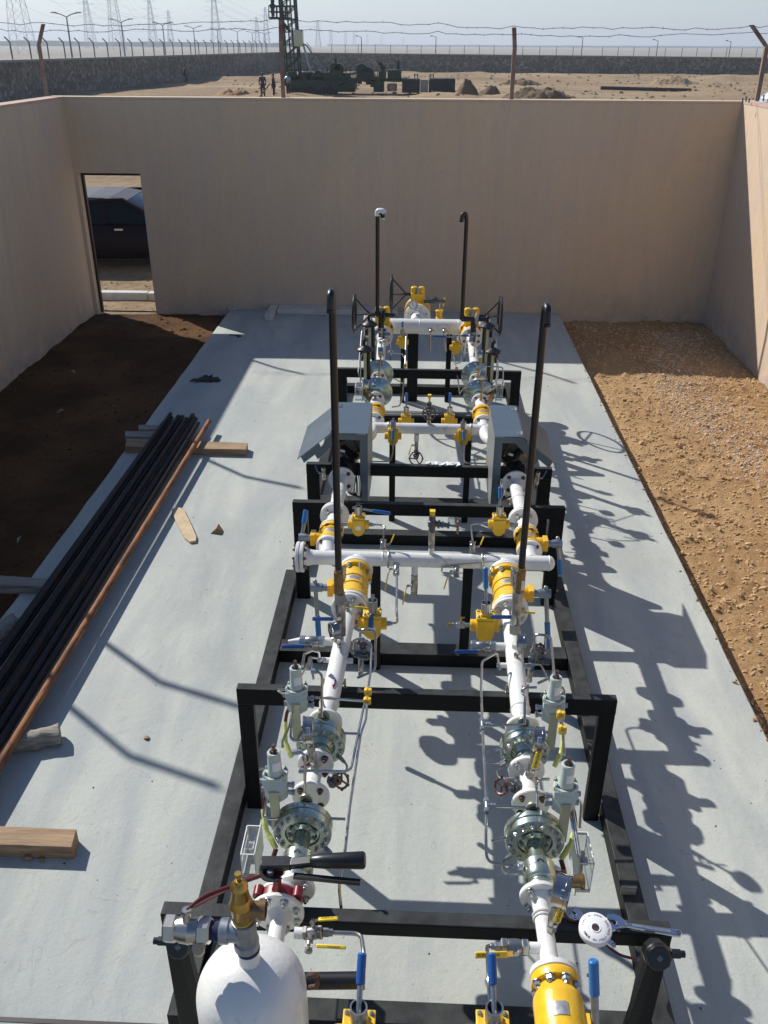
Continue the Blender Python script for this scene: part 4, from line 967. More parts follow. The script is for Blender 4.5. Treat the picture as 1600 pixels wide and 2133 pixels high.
def regulator(side, y0, R, label, pdx, pzt, front_body=False, dome=False, group='gas regulators on the two lines'):
    xf = SIDE[side]; s = 1 if side == 'right' else -1; x = xf(y0+.04); t = Thing('gas_regulator', label, 'gas regulator', (x, y0, ZC), group)
    c = V((x, y0, ZC)); m = 'dome' if dome else 'zinc'
    th = .034
    if dome:
        k = t.part('diaphragm_casing', B().lathe(c, Y, [(-.03, .05), (-.028, .075), (-.012, R*.72), (.0, R*.93), (.008, R), (.022, R), (.03, R*.93), (.06, R*.6), (.075, .05)], 48), m)
        bolts(t, c+V((0, .004, 0)), -Y, R*.90, 12, 'bolt', .007, k)
    else:
        k = t.part('diaphragm_casing', B().lathe(c, Y, [(.012, .052), (.010, R*.56), (.0, R*.60), (0, R-.004), (.004, R), (th-.003, R), (th, R-.003)], 56), m)
        bolts(t, c, -Y, R*.83, 16, 'bolt', .0095, k, phase=.2)
        k2 = t.part('rear_casing', B().lathe(c+Y*(th+.003), Y, [(0, R-.003), (.003, R), (.026, R), (.030, R-.004), (.034, R*.8), (.05, .06), (.085, .05)], 56), m)
        me = bolt_mesh('steel', .006)
        for i in range(8):
            q = .3+i*.785; t.inst('cap_screw', bolt_mesh('zinc', .0075), Matrix.Translation((x+math.cos(q)*R*.46, y0+.008, ZC+math.sin(q)*R*.46)) @ Matrix.Rotation(math.pi/2, 4, 'X'), k)
    if front_body:
        t.part('inlet_cone', B().lathe((x, y0-.10, ZC), Y, [(0, .042), (.02, .036), (.10, .033), (.108, .05)], 36), 'zinc')
        fb = t.part('slam_shut_body', B().lathe((x, y0-.235, ZC), Y, [(0, .056), (.004, .062), (.022, .062), (.026, .054), (.036, .048), (.047, .048), (.052, .058), (.058, .062), (.09, .062), (.0915, .0605), (.094, .0605), (.0955, .062), (.126, .062), (.134, .055), (.137, .044)], 44), 'zinc')
        mk = B(); zz = ZC+.0625; yy = y0-.13   # arrow mark
        mk.prism([(-.014, -.002), (-.004, -.002), (-.004, .004), (.004, .004), (.004, -.002), (.014, -.002), (.014, .002), (.008, .004), (.008, .008), (.003, .008), (0, .014), (-.003, .008), (-.008, .008), (-.008, .004), (-.014, .002)], (x, yy-.004, zz-.0004), X, Y, (0, 0, .0012)); t.part('flow_arrow', mk, 'ink', under=fb)
        if s > 0: t.part('side_port', B().cyl((x+s*.055, y0-.17, ZC+.0), (x+s*.155, y0-.17, ZC+.0), .024, n=24).cyl((x+s*.150, y0-.17, ZC), (x+s*.162, y0-.17, ZC), .03, n=24), 'bronze')
    elif dome:
        t.part('inlet_cone', B().lathe((x, y0-.12, ZC), Y, [(0, .052), (.03, .046), (.09, .05), (.095, .07)], 36), 'zinc')
        t.part('outlet_cone', B().lathe((x, y0+.05, ZC), Y, [(0, .055), (.04, .05), (.09, .05)], 30), 'zinc')
    else:
        t.part('inlet_cone', B().lathe((x, y0-.065, ZC), Y, [(0, .056), (.012, .056), (.02, .048), (.045, .046), (.07, .062), (.075, .066)], 36), 'zinc')
    # lifting lug
    lg = B(); yl = y0+.07 if not dome else y0+.05; zl = ZC+(.055 if not dome else .05); a = [(-.026, 0), (.026, 0), (.026, .06)]+[(.026*math.cos(rad(q)), .06+.026*math.sin(rad(q))) for q in range(20, 180, 20)]+[(-.026, .06)]
    if not dome:
        lg.prism(a, (x-s*.01, yl, zl), X, Z, (0, .01, 0)); lu = t.part('lifting_lug', lg, 'olive', bev=.001)
        t.part('lug_hole', B().torus((x-s*.01, yl-.001, zl+.058), Y, .010, .003, 16, 6), 'boltdark', under=lu)
        t.part('indicator_pin', B().cyl((x-s*R*.93, y0+.01, ZC+.02), (x-s*(R+.055), y0-.005, ZC+.01), .006, n=10) if side == 'right' else B().cyl((x+R*.9, y0+.06, ZC+.03), (x+R+.05, y0+.06, ZC+.03), .006, n=10), 'steel')
    # pilot
    px = x+pdx; py = y0+.075 if not dome else y0+.06
    pb_ = pilot(t, px, py, pzt, s, sc_=1. if not dome else .95) if not dome else None
    if not dome:
        hb = B(); h0 = pb_+V((s*.03, .03, 0)); hb.tube([h0, h0+V((s*.025, .0, -.05)), h0+V((s*.03, -.02, -.09))], .008, 10, .03); t.part('red_hose', hb, 'redhose')
        sl = B(); h1 = h0+V((s*.03, -.02, -.088)); e_ = V((x+s*(R*.9), y0-.02, ZC-.06)) if front_body else V((x+s*(R+.02), y0-.02, ZC-.05))
        sl.tube([h1, (h1+e_)/2+V((s*.018, 0, 0)), e_], lambda u: .0105+.002*math.sin(u*25), 10, .05); t.part('hose_sleeve', sl, 'ygtape')
        if front_body:
            h2 = B(); h2.tube([e_, e_+V((s*.012, -.03, -.03)), V((x+s*.10, y0-.11, ZC-.03)), V((x+s*.058, y0-.11, ZC-.02))], .010, 10, .04); t.part('red_hose', h2, 'redhose')
            t.part('hose_nut', B().hex((x+s*.055, y0-.11, ZC-.02), (x+s*.085, y0-.11, ZC-.022), .014), 'galv')
    else:
        # black domed pilot on a square post
        zz = pzt; q = V((px, py, zz))
        t.part('bracket', B().bb((px-.013, py-.013, ZC-.02), (px+.013, py+.013, zz-.075)), 'olive')
        pk = t.part('pilot_body', B().lathe((px, py, zz-.075), Z, [(0, .035), (.004, .066), (.016, .070), (.024, .070), (.034, .055), (.05, .024), (.056, .022), (.105, .022), (.11, .018)], 32), 'blackp')
        bolts(t, q-Z*.059, Z, .060, 8, 'bolt', .007, pk)
        t.part('label', B().bb((px+.006, py-.0228, zz-.012), (px+.017, py-.0215, zz+.018)), 'label', under=pk)
        t.part('adjusting_screw', B().cyl(q+Z*.035, q+Z*.065, .006, n=10).hex(q+Z*.034, q+Z*.044, .012), 'boltdark', under=pk)
        b2 = B(); b2.cyl((px-s*.03, py, zz-.09), (px-s*.03, py, ZC+.06), .020, n=6).bb((px-s*.055, py-.03, ZC+.02), (px-s*.01, py+.03, ZC+.07)); b2.bb((px+s*.016, py-.02, zz-.16), (px+s*.045, py+.02, zz-.09)); t.part('pilot_block', b2, 'blackp', bev=.003, under=pk)
        t.part('brass_pin', B().cyl((px+s*.06, py, zz-.05), (px+s*.10, py, zz-.048), .004, n=8), 'brass')
    return t

def flanged_valve(side, y0, y1, R, label, lv_a=None, lv_dir=None, lv_len=.3, bm='bolt', gear=0, group='yellow flanged ball valves', r_w=None, plate=True, z=ZC, white_back=True, arm=.13, x=None, boss=.045):
    xf = SIDE[side]; x = xf((y0+y1)/2) if x is None else x; s = 1 if side == 'right' else -1
    t = Thing('flanged_ball_valve', label, 'ball valve', (x, y0, z), group); L = y1-y0; rw = r_w or R
    w1 = t.part('flange', B().lathe((x, y0, z), Y, [(0, rw-.004), (.003, rw), (.02, rw), (.022, rw-.002)], 48), 'white')
    bolts(t, (x, y0, z), -Y, rw*.76, 8 if R > .085 else 4, bm, .012 if R > .085 else .0105, w1, phase=math.pi/8 if R > .085 else math.pi/4)
    yl = R*.985
    prof = [(.024, yl), (.028, R), (.048, R), (.052, yl), (.054, R*.80), (.06, R*.78)]
    m_ = L*.5; prof += [(m_-.05, R*.80), (m_-.046, R*.86), (m_-.03, R*.86), (m_-.026, R*.80), (m_+.026, R*.80), (m_+.03, R*.86), (m_+.046, R*.86), (m_+.05, R*.80)]
    prof += [(L-.064, R*.78), (L-.058, R*.80), (L-.056, yl), (L-.052, R), (L-.030, R), (L-.026, yl)]
    k = t.part('body', B().lathe((x, y0, z), Y, prof, 56), 'yellow')
    w2 = t.part('flange', B().lathe((x, y1-.022, z), Y, [(0, rw-.002), (.002, rw), (.019, rw), (.022, rw-.004)], 48), 'white')
    if R <= .085: bolts(t, (x, y1-.056, z), -Y, R*.84, 8 if R < .081 else 4, bm, .0145 if R < .081 and y0 < 2 else .011, k, phase=.39)
    if R > .085:
        t.part('gasket', B().lathe((x, y1-.034, z), Y, [(0, R*.93), (.01, R*.93)], 48), 'gasket')
        bolts(t, (x, y1-.058, z), -Y, R*.87, 8, bm, .0135, k, phase=math.pi/8)
        for q in (60, 120): t.part('body_bolt', B().hex((x+math.cos(rad(q))*R*.76, y0+m_-.055, z+math.sin(rad(q))*R*.76), (x+math.cos(rad(q))*R*.76, y0+m_-.03, z+math.sin(rad(q))*R*.76), .009), 'yellow', under=k)
    if plate:
        pb_ = B(); Rq = R*.802; n_ = 8; yy = y0+m_+.0
        for i in range(n_+1):
            q = rad(60+i*7); pb_.v += [V((x+math.cos(q)*Rq, yy-.02, z+math.sin(q)*Rq)), V((x+math.cos(q)*Rq, yy+.02, z+math.sin(q)*Rq))]
        pb_.f = [(2*i, 2*i+1, 2*i+3, 2*i+2) for i in range(n_)]; t.part('name_plate', pb_, 'plate', under=k)
    ss = lv_a if lv_a is not None else s
    ym = y0+m_
    if gear == 0:
        t.part('stem_boss', B().cyl((x+ss*R*.6, ym, z), (x+ss*(R+boss), ym, z), .038, n=20, ch=.003).box((x+ss*(R+boss-.015), ym, z), (.03, .075, .075)), 'yellow', bev=.004)
        a = V((x+ss*(R+boss), ym, z)); t.part('stem_arm', B().cyl(a, a+X*ss*arm*.7, .021, n=20).cyl(a+X*ss*(arm*.25), a+X*ss*arm*.75, .026, n=20), 'galv')
        if lv_dir is not None:
            p = a+X*ss*(arm*.55); d = V(lv_dir).normalized(); h = t.part('lever', B().cyl(p-d*.035, p+d*lv_len, .0125, n=16).sph(p-d*.035, .0135, 12), 'galv')
            t.part('grip', B().cyl(p+d*lv_len*.52, p+d*(lv_len+.005), .0165, n=16, ch=.004), 'bluegrip' if lv_dir[2] > -.5 or True else 'blue', under=h)
    else:
        # gear operator on top, handwheel to the side
        gz = z+R*.8; t.part('gear_housing', B().cyl((x-.042, ym, gz), (x-.042, ym, gz+.19), .038, n=18, ch=.012).cyl((x+.042, ym, gz), (x+.042, ym, gz+.19), .038, n=18, ch=.012).box((x, ym, gz+.06), (.15, .10, .12)).lathe((x, ym, gz-.05), Z, [(0, .085), (.03, .08), (.05, .06), (.08, .055)], 24), 'yellow', bev=.006)
        t.part('stem_cap', B().cyl((x, ym-.044, gz+.12), (x, ym-.044, gz+.19), .02, n=16), 'galv')
        hx = x+gear*.30; hz_ = gz+.10
        wh = t.part('handwheel', B().torus((hx, ym, hz_), X, .205, .0145, 40, 10), 'blackp')
        sp = B(); hub = V((x+gear*.12, ym, hz_))
        for i in range(3):
            q = rad(90+120*i+15); sp.cyl(hub+X*gear*.01, V((hx, ym+math.cos(q)*.205, hz_+math.sin(q)*.205)), .0095, n=8)
        sp.cyl(hub-X*gear*.09, hub+X*gear*.03, .018, n=14); t.part('spoke', sp, 'blackp', under=wh)
    return t

def bypass(c, label, rod, s=1, sc_=1., side_tube=True, plate=True, grip='blue', rodlen=.2, pointed=True):
    """small yellow block valve with nickel socket and blue-gripped tommy bar"""
    c = V(c); k = sc_; t = Thing('block_valve', label, 'block valve', c, 'small yellow block valves on the bypass loops')
    w_, d_, h = .10*k, .085*k, .10*k
    b = B(); b.prism([(-w_*.42, h*.5), (w_*.42, h*.5), (w_*.42, -h*.35), (w_*.25, -h*.62), (0, -h*.72), (-w_*.25, -h*.62), (-w_*.42, -h*.35)], c-Y*d_*.5, X, Z, (0, d_, 0)); body = t.part('body', b, 'yellow', bev=.006)
    for q_ in (-1, 1): t.part('side_boss', B().cyl(c+X*q_*w_*.40, c+X*q_*w_*.7, h*.30, n=20, ch=.003), 'yellow')
    t.part('top_plate', B().box(c+Z*(h*.5+.008*k), (w_*.9, d_*.9, .014*k)).box(c+Z*(h*.5+.02*k), (w_*.5, d_*.5, .012*k)), 'yellow', bev=.003, under=body)
    me = bolt_mesh('zinc', .006*k)
    for sx in (-1, 1):
        for sy in (-1, 1): t.inst('cap_screw', me, Matrix.Translation(c+V((sx*w_*.34, sy*d_*.3, h*.5+.015*k))), body)
    if plate: t.part('name_plate', B().bb(c+V((-.018*k, -d_*.5-.0015, -.02*k)), c+V((.018*k, -d_*.5-.0002, .008*k))), 'label', under=body)
    z0 = c+Z*(h*.5+.024*k); so_ = t.part('socket', B().lathe(z0, Z, [(0, .018*k), (.004, .024*k), (.06*k, .024*k), (.06*k, .0195*k), (.035*k, .0195*k), (.035*k, 0)], 28), 'nickel')
    r_ = V(rod).normalized(); p = z0+Z*.044*k
    h_ = t.part('tommy_bar', B().cyl(p-r_*.04*k, p+r_*rodlen, .008*k, n=12), 'galv', under=so_)
    t.part('grip', B().cyl(p+r_*rodlen*.45, p+r_*(rodlen+.004), .0125*k, n=14, ch=.004), grip, under=so_)
    return t
def handwheel_valve(a, c, label, wheel_c, wheel_ax, R=.035, group='small gate valves with cast handwheels', m='cast'):
    a = V(a); c = V(c); t = Thing('gate_valve', label, 'gate valve', a, group); ax = (c-a).normalized(); L = (c-a).length
    t.part('body', B().lathe(a, ax, [(0, .016), (.01, .020), (L*.3, .020), (L*.35, .026), (L*.65, .026), (L*.7, .020), (L-.01, .020), (L, .016)], 18), m)
    mid = (a+c)/2; w_ = V(wheel_c); wa = V(wheel_ax).normalized(); bn = B().cyl(mid, mid.lerp(w_, .6), .019, .014, n=14).cyl(mid.lerp(w_, .22), mid.lerp(w_, .30), .026, n=8).cyl(mid.lerp(w_, .60), mid.lerp(w_, .68), .020, n=8).cyl(mid.lerp(w_, .5), w_, .006, n=10).hex(mid.lerp(w_, .35), mid.lerp(w_, .45), .02); t.part('bonnet', bn, m)
    wh = t.part('handwheel', B().torus(w_, wa, R, .0055, 24, 8), 'boltdark'); e1, e2, _ = frame(wa); sp = B()
    for i in range(3):
        q = i*2.094; sp.cyl(w_, w_+(e1*math.cos(q)+e2*math.sin(q))*R, .0045, n=6)
    for i in range(6):
        q = i*1.047; sp.sph(w_+(e1*math.cos(q)+e2*math.sin(q))*(R+.003), .008, 8)
    t.part('spoke', sp, 'boltdark', under=wh); return t
# ================================================================ ASSEMBLY
# ---- front run pipework (one spool per gap)
def spool(label, cat='pipe', loc=(0, 0, ZC)): return Thing('pipe_spool', label, 'pipe spool', loc, 'white painted pipe spools')
for side in ('left', 'right'):
    xf = SIDE[side]; sd = side
    # spool B: between the two front regulators
    y0 = 2.63; x = xf(2.72); t = spool('short white spool between the two front regulators, %s line' % sd, loc=(x, y0, ZC))
    flange(t, y0, x, .078, .022, n=4, bm='boltdark', front=True, br=.011)
    t.part('pipe', B().lathe((x, y0+.02, ZC), Y, [(0, .044), (.02, .032), (.15, .032), (.17, .05)], 32), 'white')
    flange(t, y0+.185, x, .078, .022, n=4, bm='boltdark' if side == 'left' else 'bolt', front=True, br=.013)
    # spool C: from second regulator to the flanged valve
    y0 = 3.075; x = xf(3.1); x1 = xf(4.0); t = spool('long white spool resting on the front gantry, %s line' % sd, loc=(x, y0, ZC))
    flange(t, y0, x, .078, .022, n=4, bm='boltdark', front=False, br=.011)
    t.part('reducer', B().lathe((x, y0+.02, ZC), V((x1-x, .9, 0)), [(0, .05), (.02, .033), (.05, .034), (.10, .0445), (.12, .0445)], 36), 'white')
    pipe(t, y0+.135, 3.98, x+(x1-x)*.13, .0445, x1); weld(t, (x+(x1-x)*.13, y0+.138, ZC), Y, .0445)
    t.part('weld_neck', B().lathe((x1, 3.94, ZC), Y, [(0, .0445), (.05, .058), (.058, .07)], 36), 'white')
    flange(t, 4.0, x1, .098, .022, n=8, bm='bolt', front=True, br=.013)
    mkx = x+(x1-x)*.2; b = B(); b.bar((mkx+.012, y0+.20, ZC+.0435), (mkx+.018, y0+.26, ZC+.0435), .006, .004); b.bar((mkx+.006, y0+.215, ZC+.0445), (mkx+.02, y0+.235, ZC+.0445), .005, .004); t.part('red_mark', b, 'red')
    ubolt(t, xf(3.42), 3.40)
    # small stubs on the pipe
    for (yy, sx, rr_, ln) in ((3.70, -1, .022, .05), (3.545, -1, .014, .03), (3.545, 1, .014, .03)):
        t.part('branch_stub', B().cyl((xf(yy)+sx*.038, yy, ZC), (xf(yy)+sx*(.045+ln), yy, ZC), rr_, n=18), 'white')
    t.part('gauge_socket', B().cyl((xf(3.64), 3.64, ZC+.035), (xf(3.64), 3.64, ZC+.068), .018, n=18), 'white')

# front flanged valves by header 1
flanged_valve('left', 4.024, 4.40, .100, 'large yellow flanged ball valve on the left line, in front of the first header', -1, (.06, -.25, -.97), .33)
flanged_valve('right', 4.024, 4.40, .100, 'large yellow flanged ball valve on the right line, in front of the first header', 1, (.10, -.22, -.97), .33)
# near-right end
t = spool('white bent spool at the near end of the right line, behind the bottom yellow valve', loc=(.49, 2.0, ZC)); xr = RX(2.1)
flange(t, 2.185, xr, .074, .022, n=4, bm='bolt', front=True, br=.0125)
t.part('pipe', B().cyl((xr+.004, 1.925, ZC), (xr, 2.165, ZC), .031, n=32), 'white')
t.part('weld_neck', B().lathe((xr, 2.13, ZC), Y, [(0, .031), (.03, .033), (.05, .05), (.056, .052)], 32), 'white'); weld(t, (xr, 2.10, ZC), Y, .033); weld(t, (xr, 2.115, ZC), Y, .034)
t.part('weld_neck', B().lathe((xr+.004, 1.90, ZC), Y, [(0, .055), (.03, .034), (.04, .031)], 32), 'white')
t.part('branch_stub', B().cyl((xr-.025, 1.985, ZC), (xr-.062, 1.985, ZC), .019, n=18), 'white')
flanged_valve('right', 1.50, 1.90, .080, 'large yellow flanged ball valve at the bottom edge, near end of the right line', 1, (-.06, .45, .9), .225, x=xr+.012, arm=.03, boss=.01)

b = B().lathe((xr+.012, 1.845, ZC), V((0, -1, 0)), [(0, .060), (.012, .061), (.045, .079), (.06, .0815), (.22, .0815), (.25, .07)], 48); near_v = [o for o in sc.objects if 'bottom edge, near end' in str(o.get('label', ''))][0]
ob_ = mesh_obj('ball_housing', b, 'yellow', near_v.location); ob_.parent = near_v
ob2 = mesh_obj('name_plate', B().lathe((xr+.012, 1.73, ZC), Y, [(0, .0822), (.05, .0822)], 48), 'yellow', near_v.location); ob2.parent = ob_
pl_ = B(); n_ = 8
for i in range(n_+1):
    q_ = rad(78+i*5.5); pl_.v += [V((xr+.012+math.cos(q_)*.0835, 1.70, ZC+math.sin(q_)*.0835)), V((xr+.012+math.cos(q_)*.0835, 1.745, ZC+math.sin(q_)*.0835))]
pl_.f = [(2*i, 2*i+1, 2*i+3, 2*i+2) for i in range(n_)]; ob3 = mesh_obj('name_plate', pl_, 'plate', near_v.location); ob3.parent = ob_
bpy.data.objects.remove(ob2)
# regulators
regulator('left', 2.435, .115, 'front gas regulator of the left line, big bolted casing behind the black hand lever', -.105, 1.225, True)
regulator('right', 2.435, .115, 'front gas regulator of the right line, big bolted casing beside the clear box', .105, 1.215, True)
regulator('left', 2.925, .108, 'second gas regulator of the left line, under the gauge', -.105, 1.245)
regulator('right', 2.925, .108, 'second gas regulator of the right line, behind the gauge with yellow lever', .110, 1.235)

# gauges on the front part
def gx(px, py, y): return G(px, py, y=y)
c = gx(1171, 1856, 2.04); vb = V((RX(2.04)+.018, 2.035, ZC+.030)); vt = V((c.x-.012, 2.05, c.z-.085))
ball_valve(vb, vt, .0175, (.16, .1, 1), .105, 'ylever', 'yellow-lever ball valve under the nearest gauge on the right line', 'small ball valves with yellow levers', 'EUROVALVE', up=(0, -1, .25), lw=.025)
gauge(c, (.94, -.34, 0), .118, vt, 'steel pressure gauge nearest the camera, right line beside the clear box', th=.055)
c = gx(1123, 1541, 2.80); vb = V((RX(2.83), 2.76, ZC+.03)); vt = V((c.x-.012, 2.79, c.z-.085))
ball_valve(vb, vt, .0175, (.16, .1, 1), .105, 'ylever', 'yellow-lever ball valve under the gauge of the second right regulator', 'small ball valves with yellow levers', 'EUROVALVE', up=(0, -1, .25), lw=.025)
gauge(c, (.99, -.12, 0), .112, vt, 'pressure gauge in front of the second regulator on the right line')
c = gx(642, 1521, 2.78); vb = V((LX(2.76)+.005, 2.755, ZC+.03)); vt = V((c.x+.006, 2.78, c.z-.085))
ball_valve(vb, vt, .0165, (-.9, -.3, -.2), .05, 'red', 'ball valve with short red lever under the gauge of the second left regulator', 'small ball valves with red levers', up=(0, -1, .25))
gauge(c, (-.99, -.10, 0), .118, vt, 'pressure gauge in front of the second regulator on the left line')
for px, py, sd in ((697, 1314, 'left'), (1086, 1339, 'right')):
    xf = SIDE[sd]; y = 3.60 if sd == 'left' else 3.56; c = gx(px, py, y); gauge(c, ((-.9, -.43, 0) if sd == 'left' else (1, -.05, 0)), .095, (xf(y), y, ZC+.044), 'pressure gauge on top of the %s line just before its vent valve' % sd, lab=False)
for px, py, sd in ((711, 1196, 'left'), (1074, 1205, 'right')):
    xf = SIDE[sd]; y = 3.93; c = gx(px, py, y); gauge(c, ((-1, .05, 0) if sd == 'left' else (1, .05, 0)), .10, (xf(y), y, ZC+.044), 'pressure gauge standing in front of the large yellow valve, %s line, beside the vent pipe' % sd, th=.038)
    a_ = V((xf(y), y, ZC+.05)); ball_valve(a_, a_+Z*.055, .014, (.99, -.1, 0), .12, 'ylever', 'small ball valve with yellow lever beside the vent pipe fitting, %s line' % sd, 'small ball valves with yellow levers', 'EUROVALVE', up=(0, -1, .4))

# vent stacks with their valves
def stack(side, y, xb, zb, ztop, r, label, hook, coupl=True):
    t = Thing('vent_pipe', label, 'vent pipe', (xb, y, zb), 'tall dark vent pipes'); top = V((xb, y, ztop))
    if coupl:
        t.part('coupling', B().hex((xb, y, zb), (xb, y, zb+.125), .026).cyl((xb, y, zb+.125), (xb, y, zb+.14), .019, n=16), 'bronze')
        if side == 'right': t.part('label', B().bb((xb+.004, y-.0262, zb+.02), (xb+.018, y-.0228, zb+.075)), 'label')
    hk = V(hook); P = [V((xb, y, zb+(.12 if coupl else 0))), top, top+hk*.5+Z*.03, top+hk, top+hk-Z*.05]
    P = [V((xb, y, zb+(.12 if coupl else 0))), top-Z*.02, top+hk*.25+Z*.035, top+hk*.8+Z*.03, top+hk*1.0-Z*.03]
    t.part('pipe', B().tube(P, r, 18, .05, 8), 'stackp')
    o = t.part('open_end', B().lathe(P[-1]+Z*.001, -Z, [(0, r*1.06), (.012, r*1.06), (.012, r*.8), (0.001, r*.8)], 18), 'stackp' if not (side == 'left' and not coupl) else 'white')
    return t
for sd, px, y in (('left', 702, 3.66), ('right', 1075, 3.72)):
    xf = SIDE[sd]; x = xf(y); a = V((x, y, ZC+.045)); zt = 1.19
    ball_valve(a+Z*.03, V((x, y, zt)), .026, (-1, -.02, 0), .135, 'blue', 'ball valve with blue lever at the foot of the front %s vent pipe' % sd, 'ball valves with blue levers at the vent pipes', None, body='nickel', up=(0, -1, .15))
    Thing_ = stack(sd, y, x-.004 if sd == 'left' else x+.006, zt+.002, 2.66 if sd == 'left' else 2.60, .0168, 'tall dark vent pipe on the front %s line, hooked at the top' % sd, (.0, -.07, 0) if sd == 'left' else (.005, -.07, 0))
    # side branch valves with blue levers towards the left
    yb = 3.70; xb = xf(yb)-.09
    ball_valve((xb, yb, ZC), (xb-.13, yb, ZC), .026, (-1, -.03, .0), .15, 'blue', 'horizontal ball valve with blue lever on the left flank of the %s line' % sd, 'horizontal side ball valves with blue levers', None, up=(0, -1, .1))
    if sd == 'left': single('plug', B().cyl((xb-.13, yb, ZC), (xb-.19, yb-.01, ZC), .018, .009, 12), 'label', 'white taped plug on the end of the left side ball valve', 'plug', (xb-.13, yb, ZC))
    # right flank small valve cluster
    x1 = xf(3.62)+.08; handwheel_valve((x1-.01, 3.62, ZC-.01), (x1+.10, 3.60, ZC-.01), 'small steel needle valve on the right flank of the %s line' % sd, (x1+.04, 3.58, ZC+.09), (.2, -.3, 1), .02)
    ball_valve((x1+.02, 3.70, ZC-.22), (x1+.02, 3.70, ZC-.06), .014, (.1, -.2, 1), .10, 'blue', 'thin upright drain valve with blue lever beside the %s line' % sd, 'thin upright valves with blue levers', up=(0, -1, 0))
    tubing([(x1+.02, 3.70, ZC-.04), (x1+.02, 3.68, ZC+.10), (x1+.10, 3.67, ZC+.10), (x1+.105, 3.5, ZC-.02), (x1+.02, 3.45, ZC-.03)], 'looped steel tube on the right flank of the %s line' % sd, .0065, nuts=(0,))

# long sensing lines
def GZ(pts, z): return [G(a, b_, z=(z[i] if isinstance(z, (list, tuple)) else z)) for i, (a, b_) in enumerate(pts)]
P = GZ([(1040, 1395), (1036, 1358), (1004, 1378), (1002, 1440), (1005, 1509), (1014, 1678), (1012, 1740), (1014, 1795), (1090, 1808)], [.88, .97, .98, 1., 1., .98, .95, .90, .88])
b1 = GZ([(1008, 1512), (1050, 1511), (1094, 1508)], [1., 1.0, .99]); b2 = GZ([(1016, 1680), (1060, 1681), (1110, 1682)], [.98, .98, .97]); b3 = GZ([(1006, 1575), (1012, 1588), (1040, 1590), (1050, 1580)], [.95, .93, .92, .92])
b4 = GZ([(1093, 1508), (1093, 1466), (1095, 1450), (1088, 1445), (1087, 1437), (1095, 1432), (1118, 1432)], [1.0, 1.06, 1.09, 1.10, 1.12, 1.13, 1.13]); b5 = GZ([(1120, 1682), (1118, 1640), (1118, 1628), (1124, 1623), (1145, 1623)], [.99, 1.02, 1.05, 1.07, 1.07])
b6 = GZ([(1118, 1648), (1135, 1656), (1170, 1660), (1200, 1662), (1212, 1672), (1208, 1725)], [1.05, 1.03, 1.02, 1.02, 1.0, .93]); b7 = GZ([(1158, 1432), (1172, 1432), (1176, 1440), (1173, 1500)], [1.13, 1.13, 1.12, 1.03])
d1 = (P[5]-P[4]); tubing(P, 'long steel sensing line along the inner side of the right line', .0058, nuts=(0, 8), tees=[(P[4], d1, X), (P[5], d1, X)], branches=[b1, b2, b3, b4, b5, b6, b7])
P = GZ([(1135, 1362), (1136, 1322), (1148, 1332), (1154, 1400), (1170, 1500), (1176, 1572)], [.92, 1.0, 1.0, 1.06, 1.12, 1.235])
tubing(P, 'twin steel lines with yellow clips running to the near right pilot', .0058, clips=[(P[4].lerp(P[3], .1), P[4]-P[3]), (P[4].lerp(P[5], .3), P[5]-P[4])], branches=[GZ([(1160, 1440), (1172, 1500)], [1.08, 1.10]), GZ([(1183, 1660), (1203, 1780)], [1.0, .93]), GZ([(1190, 1665), (1208, 1782)], [1.0, .93])])
P = GZ([(736, 1360), (736, 1334), (750, 1330), (774, 1340), (772, 1400), (765, 1450), (757, 1475), (732, 1600), (722, 1607), (622, 1605)], [.86, .98, .99, .98, .97, .97, .97, .96, .96, .98])
P2 = GZ([(766, 1450), (762, 1500), (752, 1526), (729, 1678), (719, 1773), (706, 1846), (711, 1895)], [.975, .97, .965, .95, .92, .86, .78])
tubing(P, 'long steel sensing line with yellow clip along the inner side of the left line', .0058, nuts=(0, 9), clips=[(P2[0].lerp(P2[1], .2), P2[1]-P2[0]), (P2[0].lerp(P2[1], -.2), P2[1]-P2[0])], branches=[P2, GZ([(655, 1453), (700, 1456), (756, 1460)], [1.05, 1.0, .97])])
P = GZ([(630, 1388), (634, 1362), (650, 1355), (664, 1357), (666, 1376)], [1.27, 1.22, 1.10, 1.05, .95]); tubing(P, 'steel tube arching over the second left pilot', .0058, nuts=(4,), branches=[GZ([(645, 1370), (640, 1395)], [1.1, 1.14]), GZ([(647, 1368), (653, 1415)], [1.1, 1.05])])
P = GZ([(648, 1398), (664, 1399), (671, 1408), (670, 1495)], [1.14, 1.14, 1.13, .99]); tubing(P, 'hooked steel tube from the second left pilot down to its lug', .0058, nuts=(0,), branches=[GZ([(578, 1436), (600, 1437), (612, 1437)], [1.08, 1.08, 1.08]), GZ([(580, 1438), (590, 1447), (612, 1448)], [1.08, 1.05, 1.04]), GZ([(612, 1465), (604, 1510), (588, 1545), (589, 1555)], [1.03, 1.03, 1.12, 1.24]), GZ([(609, 1500), (605, 1535), (612, 1543), (650, 1544)], [1.0, .95, .94, .93])])
P = GZ([(608, 1568), (625, 1566), (636, 1574), (635, 1655)], [1.17, 1.17, 1.16, .99]); tubing(P, 'hooked steel tube from the near left pilot down to its lug', .0058, nuts=(0,), branches=[GZ([(540, 1602), (560, 1603), (572, 1603)], [1.06, 1.06, 1.06]), GZ([(563, 1632), (558, 1652), (549, 1700), (556, 1706), (612, 1707)], [1.0, .99, .93, .92, .92])])

